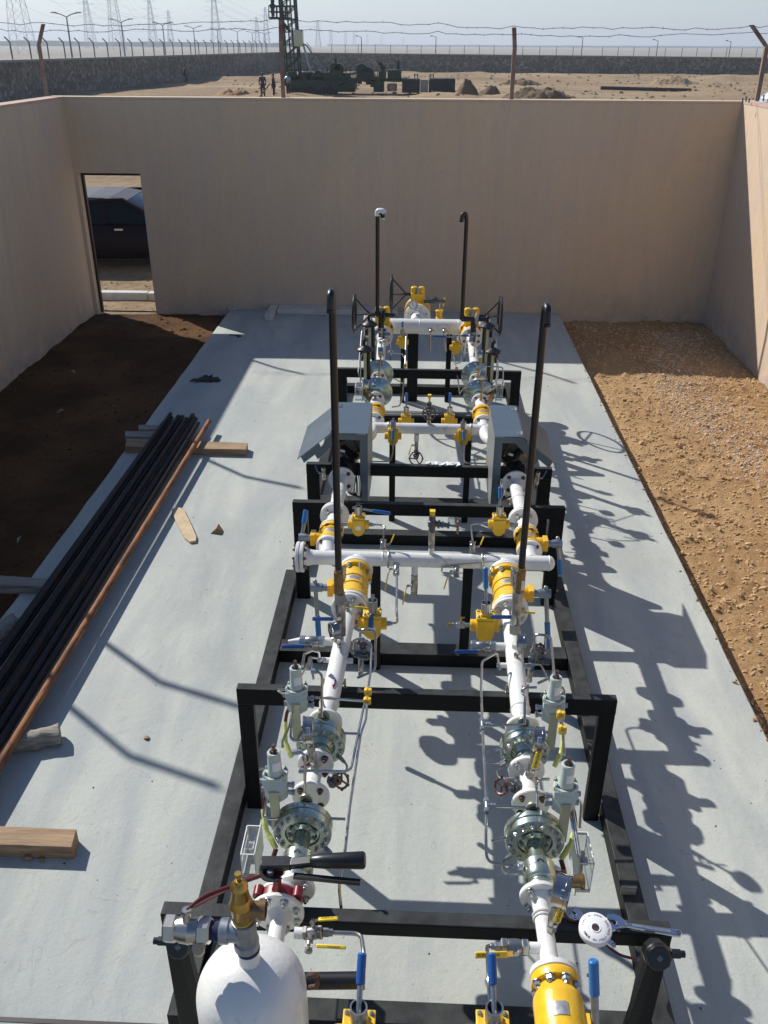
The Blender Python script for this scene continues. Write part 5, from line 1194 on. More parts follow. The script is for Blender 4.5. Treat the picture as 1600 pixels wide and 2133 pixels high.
# ---- header 1
def header(y, x0, x1, r, label, blind=True, cap=True, necks=(), z=ZC, xs=None):
    t = Thing('header_pipe', label, 'header pipe', ((x0+x1)/2, y, z), 'white header pipes across the skid')
    t.part('pipe', B().cyl((x0+.03, y, z), (x1-r*.5, y, z), r, n=40), 'white')
    if cap: t.part('end_cap', B().lathe((x1-r*.55, y, z), X, [(0, r)]+[(r*math.sin(rad(q))*.75+.004, r*math.cos(rad(q))) for q in range(0, 91, 15)], 40), 'white'); weld(t, (x1-r*.5, y, z), X, r)
    if blind:
        t.part('weld_neck', B().lathe((x0+.026, y, z), X, [(0, r*1.6), (.012, r*1.2), (.05, r)], 36), 'white')
        flange(t, 0, V((x0, y, z)), r*2.1, .022, n=8, bm='boltdark', front=False, ax=X, br=.010)
        flange(t, 0, V((x0-.026, y, z)), r*2.1, .022, n=8, bm='boltdark', front=True, ax=X, br=.010, name='blind_flange')
        t.part('gasket', B().cyl((x0-.004, y, z), (x0, y, z), r*1.7, n=30), 'gasket')
    for xw in necks: weld(t, (xw, y, z), X, r)
    return t
H1 = 4.545
t = header(H1, -.685, .83, .0445, 'front white header pipe across both lines, blind flange on its left end', necks=(-.46, -.19, .42, .64))
for xx, s_ in ((LX(4.4), -1), (RX(4.42), -1)): t.part('tee_neck', B().lathe((xx, H1-.02, ZC), V((0, -1, 0)), [(0, .0445), (.05, .0445), (.08, .06), (.122, .07)], 36), 'white'); flange(t, H1-.145, xx, .098, .022, n=0)
for xx in (-.53, .705): t.part('tee_neck', B().lathe((xx, H1+.02, ZC), Y, [(0, .0445), (.05, .0445), (.08, .055), (.10, .065)], 36), 'white')
# clamp rings
for xx in (-.155, .405): t.part('clamp', B().torus((xx, H1, ZC), X, .049, .006, 28, 8), 'olive')
# valves behind header 1
flanged_valve('left', 4.665, 4.90, .078, 'yellow flanged ball valve behind the front header, left line', -1, (.10, .55, .80), .17, bm='boltdark', arm=.10)
flanged_valve('right', 4.665, 4.90, .078, 'yellow flanged ball valve behind the front header, right line', 1, (.12, -.35, -.93), .19, bm='boltdark', arm=.12)
for sd in ('left', 'right'):
    x = -.53 if sd == 'left' else .705
    t = spool('white spool running up under the sheet-metal hood, %s line' % sd, loc=(x, 5.0, ZC)); pipe(t, 4.90, 5.06, x, .045)
    flange(t, 5.06, x, .095, .022, n=4, bm='bolt', front=True, br=.012, R=.062); flange(t, 5.085, x, .095, .02, n=0)
    pipe(t, 5.10, 5.62, x, .045); weld(t, (x, 5.36, ZC), Y, .045); flange(t, 5.62, x, .095, .022, n=4, bm='boltdark', front=True, br=.012, R=.07)
    xx2 = LX(6.5) if sd == 'left' else RX(6.6); x3 = -.36 if sd == 'left' else .54
    t.part('pipe', B().tube([(x, 5.64, ZC), (x, 6.15, ZC), (x3, 6.45, ZC), (x3, 6.6, ZC)], .044, 24, .12, 6), 'white')
    ubolt(t, x, 5.40)

# instruments around header 1
for sd, px, lx in (('left', 798, 1), ('right', 984, 1)):
    p = G(px, 1146, z=ZC+.05); p = V((p.x, H1, ZC+.035))
    px_x = G(px, 1150, y=H1+.03).x; a = V((px_x, H1+.03, ZC+.045))
    ball_valve(a, a+V((0, .03, .06)), .017, (.3, .2, .93), .07, 'ylever', 'small ball valve with upright yellow lever on top of the front header, %s side' % sd, 'small ball valves on the headers', up=(1, 0, .1))
c1 = V((-.312, 4.86, ZC+.02)); c2 = V((.515, 4.86, ZC+.02))
c1 = G(747, 1092, y=4.86); c2 = G(1039, 1092, y=4.86)
bypass(c1, 'small yellow block valve behind the front header, left line, blue grip pointing right', (1, -.05, -.12), 1, .95)
bypass(c2, 'small yellow block valve behind the front header, right line, blue grip pointing up', (-.02, .45, .9), 1, .95, rodlen=.13, plate=False, grip='bluegrip')
for c_, s_, px in ((c1, 1, 798), (c2, -1, 984)):
    e = V((G(px, 1150, y=H1+.03).x, H1+.06, ZC+.105)); tubing([c_+X*s_*.065, c_+X*s_*.14, V((e.x, c_.y-.02, c_.z)), e], 'short bent steel tube from the %s rear block valve to the front header' % ('left' if s_ > 0 else 'right'), .006, nuts=(0,))
    t = Thing('hose_tail', 'short steel stub joining the %s block valve to its flange behind the front header' % ('left' if s_ > 0 else 'right'), 'pipe stub', c_); t.part('pipe', B().cyl(c_-X*s_*.065, c_-X*s_*.12, .014, n=14), 'galv')
# front block valves with loops to the header
c3 = G(776, 1298, y=3.93); c4 = G(1010, 1303, y=3.93)
bypass(c3, 'small yellow block valve in front of the left large valve, blue grip hanging down', (-.05, -.45, -.88), 1, 1.12, rodlen=.13)
bypass(c4, 'small yellow block valve in front of the right large valve, blue grip pointing up', (-.05, .40, .9), 1, 1.12, plate=False, rodlen=.2, grip='bluegrip')
e = G(826, 1175, y=H1-.06); e.z = ZC; tubing([c3+X*.075, c3+X*.13+Z*.005, G(828, 1292, y=4.0), G(826, 1272, y=4.05), V((e.x+.004, H1-.10, ZC-.02))], 'steel tube from the left front block valve up to the front header', .0068, nuts=(0, 4))
for c_, s_ in ((c3, -1), (c4, 1)):
    t = Thing('pipe_nipple', 'short steel nipple between the %s front block valve and the white line' % ('left' if s_ < 0 else 'right'), 'pipe nipple', c_); t.part('pipe', B().cyl(c_+X*s_*.075, c_+X*s_*.15, .014, n=14), 'galv'); t.part('hex_nut', B().hex(c_+X*s_*.09, c_+X*s_*.115, .02), 'nickel')
a = c4-X*.075; t = Thing('needle_valve', 'small brass and steel needle valve on the left end of the right front block valve', 'needle valve', a)
t.part('body', B().hex(a, a-X*.03, .013).box(a-X*.055, (.045, .028, .028)).hex(a-X*.075, a-X*.10, .013), 'nickel', bev=.002); t.part('stem', B().cyl(a-X*.055, a-X*.055+Z*.05, .006, n=10).cyl(a-X*.075+Z*.048, a-X*.035+Z*.048, .004, n=8), 'brass')
t.part('end_nut', B().hex(a-X*.10, a-X*.125, .011), 'brass')
# header-1 front fittings
xa = G(826, 1178, y=H1-.05).x
ball_valve((xa, H1-.045, ZC), (xa, H1-.125, ZC-.035), .017, (-.15, -.1, -.98), .15, 'ylever', 'small valve with hanging yellow lever on the front header, left of its drain', 'small ball valves on the headers', up=(-1, 0, 0))
xa = G(864, 1180, y=H1-.0).x
t = Thing('drain_assembly', 'drain stub hanging under the middle of the front header', 'drain stub', (xa, H1, ZC)); t.part('pipe', B().cyl((xa, H1-.02, ZC-.03), (xa, H1-.03, ZC-.085), .019, n=16), 'white')
ball_valve((xa, H1-.03, ZC-.085), (xa, H1-.04, ZC-.235), .021, (-.15, -.3, -.94), .12, 'ylever', 'drain valve with hanging yellow lever under the middle of the front header', 'small ball valves on the headers', up=(-1, -.2, 0))
xa = G(951, 1186, y=H1-.05).x
ball_valve((xa, H1-.042, ZC-.01), (xa, H1-.10, ZC-.05), .016, (-.25, -.3, -.92), .12, 'ylever', 'small valve with hanging yellow lever on the front header, right of its drain', 'small ball valves on the headers', up=(-1, 0, 0))
P = [G(920, 1190, y=H1-.05), G(921, 1181, y=H1-.055), G(960, 1176, y=H1-.05), G(1060, 1168, y=H1-.03)]; tubing(P, 'thin steel tube lying along the front of the header, right half', .005)
# vertical instrument with handwheel
xa = G(898, 1158, y=H1).x; a = V((xa, H1+.005, ZC+.035))
t = Thing('pressure_tapping', 'short white stub on top of the middle of the front header', 'pipe stub', a); t.part('pipe', B().cyl(a, a+Z*.05, .016, n=16), 'white')
ball_valve(a+Z*.05, a+Z*.16, .019, (0, .2, 1), .05, 'ylever', 'upright ball valve with small yellow cap on top of the front header', 'upright ball valves on the headers', up=(0, 1, 0))
hv_ = handwheel_valve(a+Z*.16, a+Z*.27, 'gate valve with handwheel pointing right above the front header', a+V((.15, -.02, .21)), (1, 0, 0), .036)
hv_.part('valve_cap', B().hex(a+Z*.27, a+Z*.29, .016).bb(a+V((-.016, -.016, .289)), a+V((.016, .016, .302))), 'ylever')

# ---- header 2
H2 = 6.60
t = header(H2, -.50, .70, .044, 'middle white header pipe between the two sheet-metal hoods', blind=False, cap=False, necks=(-.25, .44))
for xx in (-.36, .54): t.part('tee_neck', B().lathe((xx, H2+.02, ZC), Y, [(0, .044), (.05, .044), (.09, .06)], 32), 'white')
for xx in (-.235, .43): t.part('u_bolt', B().torus((xx, H2, ZC), X, .048, .006, 24, 8), 'olive')
flanged_valve('left', 6.71, 6.98, .082, 'yellow flanged ball valve behind the middle header, left line', None, None, bm='boltdark', arm=.01, x=-.355)
flanged_valve('right', 6.71, 6.98, .082, 'yellow flanged ball valve behind the middle header, right line', None, None, bm='boltdark', arm=.01, x=.54)
for px, py, yy, rod, rl, lab in ((846, 878, 6.85, (0, .35, .93), .13, 'small yellow block valve behind the middle header, left one'), (936, 878, 6.85, (0, .35, .93), .13, 'small yellow block valve behind the middle header, right one'),
                                 (819, 908, 6.42, (.0, -.55, -.83), .13, 'small yellow block valve in front of the middle header, left one'), (964, 910, 6.42, (.05, -.55, -.83), .13, 'small yellow block valve in front of the middle header, right one')):
    c_ = G(px, py, y=yy); bypass(c_, lab, rod, 1, .95, plate=False, rodlen=rl, grip='bluegrip')
    if yy > 6.5: 
        s_ = -1 if px < 900 else 1
        ball_valve(c_+V((s_*.30, 0, -.02)), c_+V((s_*.22, 0, -.02)), .014, (-s_, 0, -.1), .12, 'ylever', 'flat yellow-lever valve beside the rear %s block valve of the middle header' % ('left' if s_ < 0 else 'right'), 'small ball valves on the headers', up=(0, -1, .5))
    else:
        s_ = -1 if px < 900 else 1; q0 = c_+V((0, -.045, -.03)); tubing([q0, q0+V((0, -.02, -.09)), q0+V((s_*-.01+s_*.03, -.03, -.16)), q0+V((s_*.22, -.04, -.16))], 'bent steel tube below the front %s block valve of the middle header' % ('left' if s_ < 0 else 'right'), .0065, nuts=(0,))
        qq = q0+V((s_*.20, -.02, -.13)); ball_valve(qq+X*s_*.08, qq, .015, (-s_, 0, .05), .13, 'ylever', 'small ball valve with horizontal yellow lever beside the %s hood post' % ('left' if s_ < 0 else 'right'), 'small ball valves on the headers', up=(0, -1, .4))
xa = G(893, 888, y=H2).x; a = V((xa, H2, ZC+.03))
t = Thing('pressure_tapping', 'short bronze stub on top of the middle header', 'pipe stub', a); t.part('pipe', B().cyl(a, a+Z*.08, .016, n=16), 'nickel')
hv_ = handwheel_valve(a+Z*.08, a+Z*.20, 'gate valve with dark handwheel facing the camera above the middle header', a+V((0, -.07, .13)), (0, -1, .25), .05)
hv_.part('valve_cap', B().cyl(a+Z*.20, a+Z*.242, .008, n=8).bb(a+V((-.014, -.014, .24)), a+V((.014, .014, .262))), 'ylever')
xa = G(868, 905, y=H2).x; a = V((xa, H2-.02, ZC-.04))
t = Thing('drain_assembly', 'drain stub hanging under the middle of the middle header', 'drain stub', a); t.part('pipe', B().cyl(a, a-Z*.06, .02, n=14), 'white')
ball_valve(a-Z*.06, a-Z*.14, .016, (-.2, 0, -1), .09, 'ylever', 'drain ball valve with hanging yellow lever under the middle header', 'small ball valves on the headers', up=(-1, 0, 0))
handwheel_valve(a-Z*.14, a-Z*.22, 'drain gate valve with cast handwheel under the middle header', a+V((0, -.06, -.19)), (0, -1, .35), .052)

# ---- hoods
def hood(side):
    s = 1 if side == 'right' else -1; sd = side
    zt = 1.20; y0, y1 = 5.66, 6.26
    xi = -.335 if s < 0 else .54; xo = -.575 if s < 0 else .735   # inner and outer top edges
    if s < 0: xi, xo = -.345, -.60
    zb = .62 if s > 0 else .62
    t = Thing('sheet_metal_hood', 'blue-grey sheet-metal hood with its lid open, over the %s line' % sd, 'metal hood', ((xi+xo)/2, 6, zb), 'sheet-metal weather hoods')
    th = .003
    t.part('top_panel', B().bb((min(xi, xo), y0, zt), (max(xi, xo), y1, zt+.004)), 'hood')
    t.part('side_panel', B().bb((xi-(0 if s > 0 else .004), y0+.002, zb), (xi+(.004 if s > 0 else 0), y1-.002, zt-.0005)), 'hoodin')
    # front frame: post, top strip with gusset
    fw = .055; b = B(); xin = xi+s*fw
    b.prism([(xi*s-xi*s, zb), (fw, zb), (fw, zt-.045), (abs(xo-xi)-.05, zt-.045), (abs(xo-xi)+.10, zt-.20), (abs(xo-xi)+.12, zt-.165), (abs(xo-xi), zt-.001), (0, zt-.001)], (xi, y0-.004, 0), X*s, Z, (0, .004, 0))
    t.part('front_frame', b, 'hood')
    b = B(); b.prism([(0, zb), (fw, zb), (fw, zt-.045), (abs(xo-xi)-.05, zt-.045), (abs(xo-xi), zt-.001), (0, zt-.001)], (xi, y1, 0), X*s, Z, (0, .004, 0)); t.part('rear_frame', b, 'hood')
    # lid
    h0 = V((xo+s*.003, y0-.01, zt)); h1 = V((xo+s*.003, y1+.0, zt)); dn = V((s*.24, -.0, -.20))
    lid = t.part('lid', B().prism([(0, 0), (1, 0), (1, 1), (0, 1)], h0, h1-h0, dn, V((s*.003, 0, .004))), 'hood')
    t.part('lid_flange', B().prism([(0, 0), (1, 0), (1, 1), (0, 1)], h0+dn*.35-Z*.002, dn*.55, V((-s*.02, 0, -.045)), (0, .004, 0)), 'hood', under=lid)
    for yy in (y0+.06, y1-.08):
        hb = B()
        for k_ in range(3): hb.cyl((xo, yy-.03+k_*.02, zt+.006), (xo, yy-.015+k_*.02, zt+.006), .006, n=10)
        hb.bb((xo-s*.035 if s > 0 else xo, yy-.03, zt+.0045), (xo if s > 0 else xo+.035, yy+.03, zt+.007)); hg = t.part('hinge', hb, 'hoodin' if s > 0 else 'hood')
        hs = B(); 
        for k_ in (-1, 0, 1): hs.cyl((xo-s*.025, yy+k_*.02, zt+.007), (xo-s*.025, yy+k_*.02, zt+.0095), .004, n=8)
        t.part('screw', hs, 'boltdark', under=hg)
    # actuator below
    xa_ = -.50 if s < 0 else .70
    t = Thing('valve_actuator', 'black actuator on a white valve body under the open %s hood' % sd, 'actuator', (xa_, 5.9, .9))
    c_ = V((xa_, 5.85, ZC+.06)); t.part('motor_housing', B().cyl(c_+V((-.03*s, -.06, .10)), c_+V((.04*s, .05, .02)), .075, n=24, ch=.01).box(c_+V((.0, .02, .12)), (.14, .16, .12), Euler((0, s*.4, 0))), 'blackp', bev=.008)
    t.part('gear_case', B().lathe(c_+V((0, -.14, -.02)), (s*.15, 1, .3), [(0, .03), (.01, .06), (.08, .065), (.09, .05)], 24), 'blackp')
    t.part('switch_box', B().box(c_+V((-s*.06, -.02, .05)), (.05, .06, .07), Euler((.2, .3, .1))), 'yellow' if s < 0 else 'woodl', bev=.005)
    t.part('label', B().box(c_+V((-.03, -.105, .11)), (.035, .004, .02), Euler((.4, .3, 0))), 'label')
    t.part('valve_stem', B().cyl(c_+V((-s*.02, 0, -.02)), c_+V((-s*.10, 0, .05)), .022, n=16).cyl(c_+V((-s*.10, 0, .05)), c_+V((-s*.14, 0, .05)), .015, n=14), 'nickel')
    cb = B(); rr_ = random.Random(3)
    for k_ in range(6):
        q0 = c_+V((-s*(.03+.01*k_), -.12, .04)); cb.tube([q0, q0+V((-s*.02*rr_.random()-s*.02, -.04, -.12)), q0+V((-s*.03, -.05-.01*k_, -.26)), q0+V((s*.03, -.03, -.24)), q0+V((s*.02, .02, -.14))], .004, 6, .06)
    t.part('cable', cb, 'blackp')
    t.part('motor_tail', B().cyl(c_+V((s*.06, -.10, .03)), c_+V((s*.07, -.20, -.06)), .018, n=14, ch=.003), 'blackp')
    # outer support plate with small valve
    bx = xa_+s*.17*-1*-1
    ball_valve((bx, 5.75, ZC-.06), (bx, 5.72, ZC+.05), .015, (s*.2, -.3, .9), .08, 'bluegrip', 'small ball valve with blue grip outside the %s hood' % sd, 'small ball valves outside the hoods', up=(s, 0, 0))
hood('left'); hood('right')

# ---- rear regulators and gear
for sd in ('left', 'right'):
    s = 1 if sd == 'right' else -1; x = SIDE[sd](7.4)
    t = spool('short white flange pair between yellow valve and front domed regulator, %s line' % sd, loc=(x, 7.05, ZC)); flange(t, 7.0, x, .07, .02, n=4, bm='boltdark', br=.01); t.part('pipe', B().cyl((x, 7.02, ZC), (x, 7.24, ZC), .045, n=28), 'white'); flange(t, 7.22, x, .075, .02, n=4, bm='boltdark', br=.01)
    regulator(sd, 7.40, .140, 'front domed blue-plated gas regulator of the rear %s line' % sd, s*.105, 1.30, dome=True)
    regulator(sd, 7.90, .140, 'rear domed blue-plated gas regulator of the rear %s line' % sd, s*.085, 1.38, dome=True)
    t = spool('short white spool between the two domed regulators, %s line' % sd, loc=(x, 7.6, ZC)); pipe(t, 7.54, 7.79, x, .04); flange(t, 7.56, x, .072, .02, n=0); flange(t, 7.77, x, .072, .02, n=4, bm='boltdark', br=.01)
    x2 = -.40 if s < 0 else .55; t = spool('white spool between domed regulator and gear valve, %s line' % sd, loc=(x, 8.5, ZC)); pipe(t, 8.03, 9.12, x-.0, .045, x2); flange(t, 9.10, x2, .112, .022, n=8, bm='boltdark', br=.011)
    t.part('weld_neck', B().lathe((x2, 9.03, ZC), Y, [(0, .045), (.06, .065)], 30), 'white'); ubolt(t, (x+x2)/2, 8.27)
    c_ = V((x+s*-.0+(-.012 if s < 0 else .045), 7.12, 1.15)); gauge(G(*((762, 800) if s < 0 else (1006, 782)), y=7.2), (s, -.15, 0), .09, (x+s*.0, 7.15, ZC+.045), 'gauge above the front domed regulator, rear %s line' % sd, stem='brass', lab=False)
    gauge(G(*((793, 733) if s < 0 else (1001, 738)), y=7.75), (s, -.15, 0), .09, (x+s*.0, 7.72, ZC+.045), 'gauge above the rear domed regulator, rear %s line' % sd, stem='brass', lab=False)
    gauge(G(*((803, 700) if s < 0 else (984, 707)), y=8.75), (s, -.35, 0), .09, (x2, 8.74, ZC+.045), 'gauge at the foot of the rear %s vent pipe' % sd, lab=False)
# gear-operated valves at header 3
H3 = 9.52
flanged_valve('left', 9.12, 9.42, .116, 'yellow gear-operated flanged valve before the rear header, left line, handwheel to the left', gear=-1, x=-.40, plate=False, bm='boltdark')
flanged_valve('right', 9.12, 9.42, .116, 'yellow gear-operated flanged valve before the rear header, right line, handwheel to the right', gear=1, x=.55, plate=False, bm='boltdark')
t = header(H3, -.56, .70, .084, 'thick white rear header pipe with blind flange on its left end', necks=(.0, .42), cap=True, blind=False)
flange(t, 0, V((-.585, H3, ZC)), .125, .024, n=8, bm='boltdark', front=False, ax=X, br=.011); flange(t, 0, V((-.613, H3, ZC)), .125, .024, n=8, bm='boltdark', front=True, ax=X, br=.011, name='blind_flange')
t.part('tee_neck', B().lathe((-.03, H3+.04, ZC), V((0, 1, .08)), [(0, .08), (.14, .075), (.2, .075), (.22, .08)], 32), 'white')
flanged_valve('left', 9.80, 10.15, .150, 'largest yellow gear-operated valve behind the rear header, handwheel to its left', gear=-1, x=-.03, plate=False, bm='bolt', z=ZC+.02)
gauge(G(861, 635, y=9.72), (0, -1, .25), .105, (-.03, 9.72, ZC+.10), 'white-faced pressure gauge facing the camera above the rear header', lab=False)
for px, nm in ((897, 'left'), (925, 'right')):
    a = G(px, 683, y=H3-.08); a.z = ZC; a.y = H3-.085
    ball_valve(a, a+V((0, -.06, -.02)), .014, (.3, -.3, -.8), .06, 'ylever', 'tiny ball valve on the front of the rear header, %s one of the pair' % nm, 'small ball valves on the headers', up=(1, 0, 0))
    tubing([a+V((0, -.06, -.02)), a+V((0, -.08, -.05)), a+V((.0 if nm == 'left' else .03, -.10, -.22))], 'short steel tube hanging from the front of the rear header, %s one' % nm, .008)
c_ = G(838, 712, y=9.05); bypass(c_, 'tilted yellow block valve below the left end of the rear header', (0, .2, .95), 1, .95, plate=False, rodlen=.1, grip='bluegrip')
c_ = G(950, 724, y=8.95); bypass(c_, 'yellow block valve below the right end of the rear header, blue grip pointing left', (-1, .0, .02), 1, .95, plate=False, rodlen=.24)
a = G(905, 628, y=9.9); handwheel_valve(a-X*.12, a+X*.12, 'horizontal needle valve assembly right of the largest yellow valve', a+V((.02, -.02, .05)), (0, 0, 1), .02)
a = G(915, 655, y=9.95); t = Thing('flanged_stub', 'small yellow upright valve behind the right half of the rear header', 'valve', a); t.part('body', B().lathe(a-Z*.06, Z, [(0, .05), (.02, .05), (.03, .035), (.08, .035), (.09, .045), (.11, .045)], 24), 'yellow', bev=.003); t.part('stem', B().cyl(a+Z*.05, a+Z*.14, .012, n=12), 'nickel')
lever(t, a+V((.04, 0, .08)), (.15, 0, 1), .12, 'ylever', up=(0, -1, 0))
# rear vent stacks
for sd, y in (('left', 8.98), ('right', 8.88)):
    s = 1 if sd == 'right' else -1; xs = -.44 if s < 0 else .43; xm = -.40 if s < 0 else .55
    t = stack(sd, y, xs, 1.16, 2.13, .0205, 'tall dark vent pipe on the rear %s line%s' % (sd, ', white open tip' if s < 0 else ', hooked at the top'), (.055 if s < 0 else -.05, -.02, 0), coupl=False)
    t = Thing('relief_valve', 'black diaphragm relief valve at the foot of the rear %s vent pipe' % sd, 'relief valve', (xm, y, 1.0)); zc_ = 1.13
    t.part('elbow', B().tube([(xs, y, 1.17), (xs, y, zc_), (xm, y, zc_)], .028, 16, .05, 6), 'blackp')
    t.part('body', B().cyl((xm, y, ZC+.04), (xm, y, zc_+.02), .03, n=18).cyl((xm-.02, y, zc_), (xm+s*.0+.13, y, zc_), .024, n=18, ch=.003), 'blackp')
    t.part('diaphragm_case', B().lathe((xm+.008, y, zc_), X, [(0, .03), (.006, .055), (.014, .066), (.026, .066), (.034, .055), (.04, .03)], 28), 'galv' if s > 0 else 'blackp')
    t.part('red_cap', B().cyl((xm+.13, y, zc_), (xm+.15, y, zc_), .014, n=12), 'red')
    ball_valve((xm, y-.01, ZC+.05), (xm, y-.01, ZC+.14), .022, (-1 if True else 1, 0, .02), .13, 'blue', 'ball valve with blue lever under the rear %s relief valve' % sd, 'ball valves with blue levers at the vent pipes', up=(0, -1, .3))
P = GZ([(790, 735), (843, 738), (846, 705)], [.95, .95, .9]); P = [G(846, 700, y=9.0), G(844, 762, y=8.6), G(838, 830, y=7.6), G(832, 846, y=7.35), G(817, 848, y=7.3)]
tubing(P, 'steel sensing line with yellow clip along the inner side of the rear left line', .0065, clips=[(P[1], P[2]-P[1])], branches=[[G(815, 735, y=8.3), G(838, 737, y=8.3), G(842, 745, y=8.4)], [G(820, 788, y=7.9), G(842, 800, y=8.0)]])
P = [G(943, 735, y=8.9), G(951, 767, y=8.5), G(958, 822, y=7.5)]
tubing(P, 'steel sensing line along the inner side of the rear right line', .0065, clips=[(P[1], P[2]-P[1])], branches=[[G(959, 818, y=7.45), G(966, 808, y=7.4), G(998, 803, y=7.38)], [G(946, 757, y=8.7), G(960, 756, y=8.7), G(962, 722, y=8.8)]])
P = [G(985, 770, y=7.3), G(1003, 762, y=7.3), G(1048, 765, y=7.3), G(1048, 800, y=7.25)]; tubing(P, 'bent steel tube over the rear right meter box', .006)

# ---- clear plastic counter boxes
def counter_box(c, s, sz, label, spacer=None):
    c = V(c); t = Thing('indicator_box', label, 'indicator box', c, 'clear plastic indicator boxes'); dx, dy, dz = sz
    t.part('back_plate', B().box(c-X*s*(dx*.5+.004), (.006, dy*1.12, dz*1.18)), 'pilot', bev=.002)
    q = c; b = B()   # open shell: walls as thin panes
    b.box(q+X*s*dx*.5, (.003, dy, dz)); b.box(q+Z*dz*.5, (dx-.004, dy, .003)); b.box(q-Z*dz*.5, (dx-.004, dy, .003)); b.box(q+Y*dy*.5, (dx-.004, .003, dz-.004)); b.box(q-Y*dy*.5, (dx-.004, .003, dz-.004))
    cv = t.part('clear_cover', b, 'clear'); eb = B()
    for ya in (-1, 1):
        for za in (-1, 1): eb.box(q+V((0, ya*dy*.5, za*dz*.5)), (dx, .0035, .0035))
        eb.box(q+V((s*dx*.5, ya*dy*.5, 0)), (.0035, .0035, dz)); eb.box(q+V((s*dx*.5, 0, ya*dz*.5)), (.0035, dy, .0035))
    eb.box(q+V((s*dx*.5, 0, dz*.12)), (.003, dy, .002)); t.part('cover_rim', eb, 'dial')
    b = B(); b.box(q-X*s*dx*.25, (dx*.3, dy*.7, dz*.35)); b.cyl(q+V((-s*dx*.2, -dy*.2, dz*.25)), q+V((s*dx*.25, -dy*.2, dz*.25)), dz*.10, n=16); b.cyl(q+V((-s*dx*.2, dy*.2, dz*.05)), q+V((s*dx*.3, dy*.2, dz*.05)), dz*.08, n=16); t.part('mechanism', b, 'plate', bev=.003)
    sc2 = B()
    for sy in (-1, 1):
        for sz_ in (-1, 1): sc2.cyl(q+V((-s*dx*.5, sy*dy*.47, sz_*dz*.47)), q+V((s*(dx*.5+.004), sy*dy*.47, sz_*dz*.47)), .0035, n=8)
    t.part('screw', sc2, 'steel')
    if spacer: t.part('spacer', B().cyl(spacer, q-X*s*(dx*.5+.007), .02, n=20), 'bronze')
    return t
counter_box(G(1212, 1795, x=.72), 1, (.055, .16, .165), 'clear plastic indicator box beside the front right regulator')
counter_box(G(524, 1772, x=-.66), -1, (.055, .15, .13), 'clear plastic indicator box beside the front left regulator')
counter_box(G(748, 815, x=-.52), -1, (.06, .13, .12), 'grey indicator box beside the rear left domed regulators', spacer=V((-.40, 7.18, ZC)))
counter_box(G(1040, 812, x=.72), 1, (.05, .13, .15), 'clear indicator box beside the rear right domed regulators', spacer=V((.58, 7.18, ZC)))

# ---- vessel at the near left
tx, ty = -.452, 1.62
t = Thing('filter_vessel', 'white domed filter vessel standing at the near left corner of the skid', 'filter vessel', (tx, ty, 0))
R_ = .163; prof = [(0, .14), (.04, .145), (.06, R_), (1.105, R_)]+[(1.105+.155*math.sin(rad(q)), R_*math.cos(rad(q))) for q in range(6, 90, 6)]+[(1.26, 0)]
t.part('shell', B().lathe((tx, ty, 0), Z, prof, 64), 'white')
t.part('nozzle', B().cyl((tx+.003, ty+.0, 1.24), (tx+.003, ty, 1.305), .031, n=28), 'white')
t.part('outlet_neck', B().cyl((tx, ty+.14, ZC), (tx+.005, 2.06, ZC), .030, n=30).lathe((tx+.005, 2.035, ZC), Y, [(0, .030), (.025, .034), (.04, .045)], 30), 'white')
fl_ = flange(t, 2.075, tx-.006, .096, .02, n=8, bm='bolt', front=True, br=.0135, R=.076)
t.part('thread_tape', B().cyl((tx+.003, ty, 1.305), (tx+.003, ty, 1.317), .0335, n=24), 'navy')
t.part('handle_lug', B().tube([(tx+R_*.95, ty+.1, 1.05), (tx+R_+.02, ty+.1, 1.06), (tx+R_+.02, ty+.1, 1.0), (tx+R_*.95, ty+.1, .99)], .008, 8), 'boltdark')
t = Thing('pipe_tee', 'grey galvanised pipe tee screwed on top of the white vessel', 'pipe tee', (tx, ty, 1.31)); k = V((tx, ty, 1.317))
t.part('body', B().lathe(k, Z, [(0, .030), (.004, .036), (.03, .036), (.034, .032), (.07, .032), (.10, .032), (.103, .035), (.118, .035), (.12, .028)], 30).cyl(k+Z*.065, k+V((-.05, 0, .065)), .031, n=24).cyl(k+V((-.045, 0, .065)), k+V((-.072, 0, .065)), .036, n=24, ch=.003), 'galv')
t.part('nipple', B().cyl(k+V((-.072, 0, .065)), k+V((-.10, 0, .065)), .026, n=20).cyl(k+V((-.072, 0, .065)), k+V((-.086, 0, .065)), .030, n=20), 'navy')
t = Thing('steel_ball_valve', 'big nickel-plated ball valve lying sideways left of the vessel top', 'ball valve', k+V((-.118, 0, .065)))
v = k+V((-.098, 0, .065)); t.part('end_nut', B().hex(v, v-X*.038, .040), 'nickel')
t.part('end_nut', B().hex(v-X*.098, v-X*.133, .040), 'nickel')
t.part('body', B().lathe(v-X*.036, -X, [(0, .034), (.006, .037), (.022, .039), (.026, .041), (.031, .039), (.050, .037), (.058, .033), (.064, .032)], 30), 'nickel')
t.part('stem', B().cyl(v+V((-.066, .0, .035)), v+V((-.066, .01, .066)), .012, n=14).hex(v+V((-.066, .01, .058)), v+V((-.066, .012, .07)), .016), 'nickel')
t.part('lever', B().tube([v+V((-.066, .01, .066)), v+V((-.03, .06, .066)), v+V((.12, .15, .05))], .006, 8, .03).bar(v+V((-.05, .025, .067)), v+V((.10, .15, .052)), .012, .004), 'redhose')
t.part('drain_disc', B().cyl(v+V((-.03, -.035, -.045)), v+V((-.03, -.04, -.03)), .016, n=18), 'woodl')
t = Thing('relief_valve', 'brass safety relief valve standing on the grey tee above the vessel', 'relief valve', k+Z*.12); q = k+Z*.12+V((-.004, 0, 0))
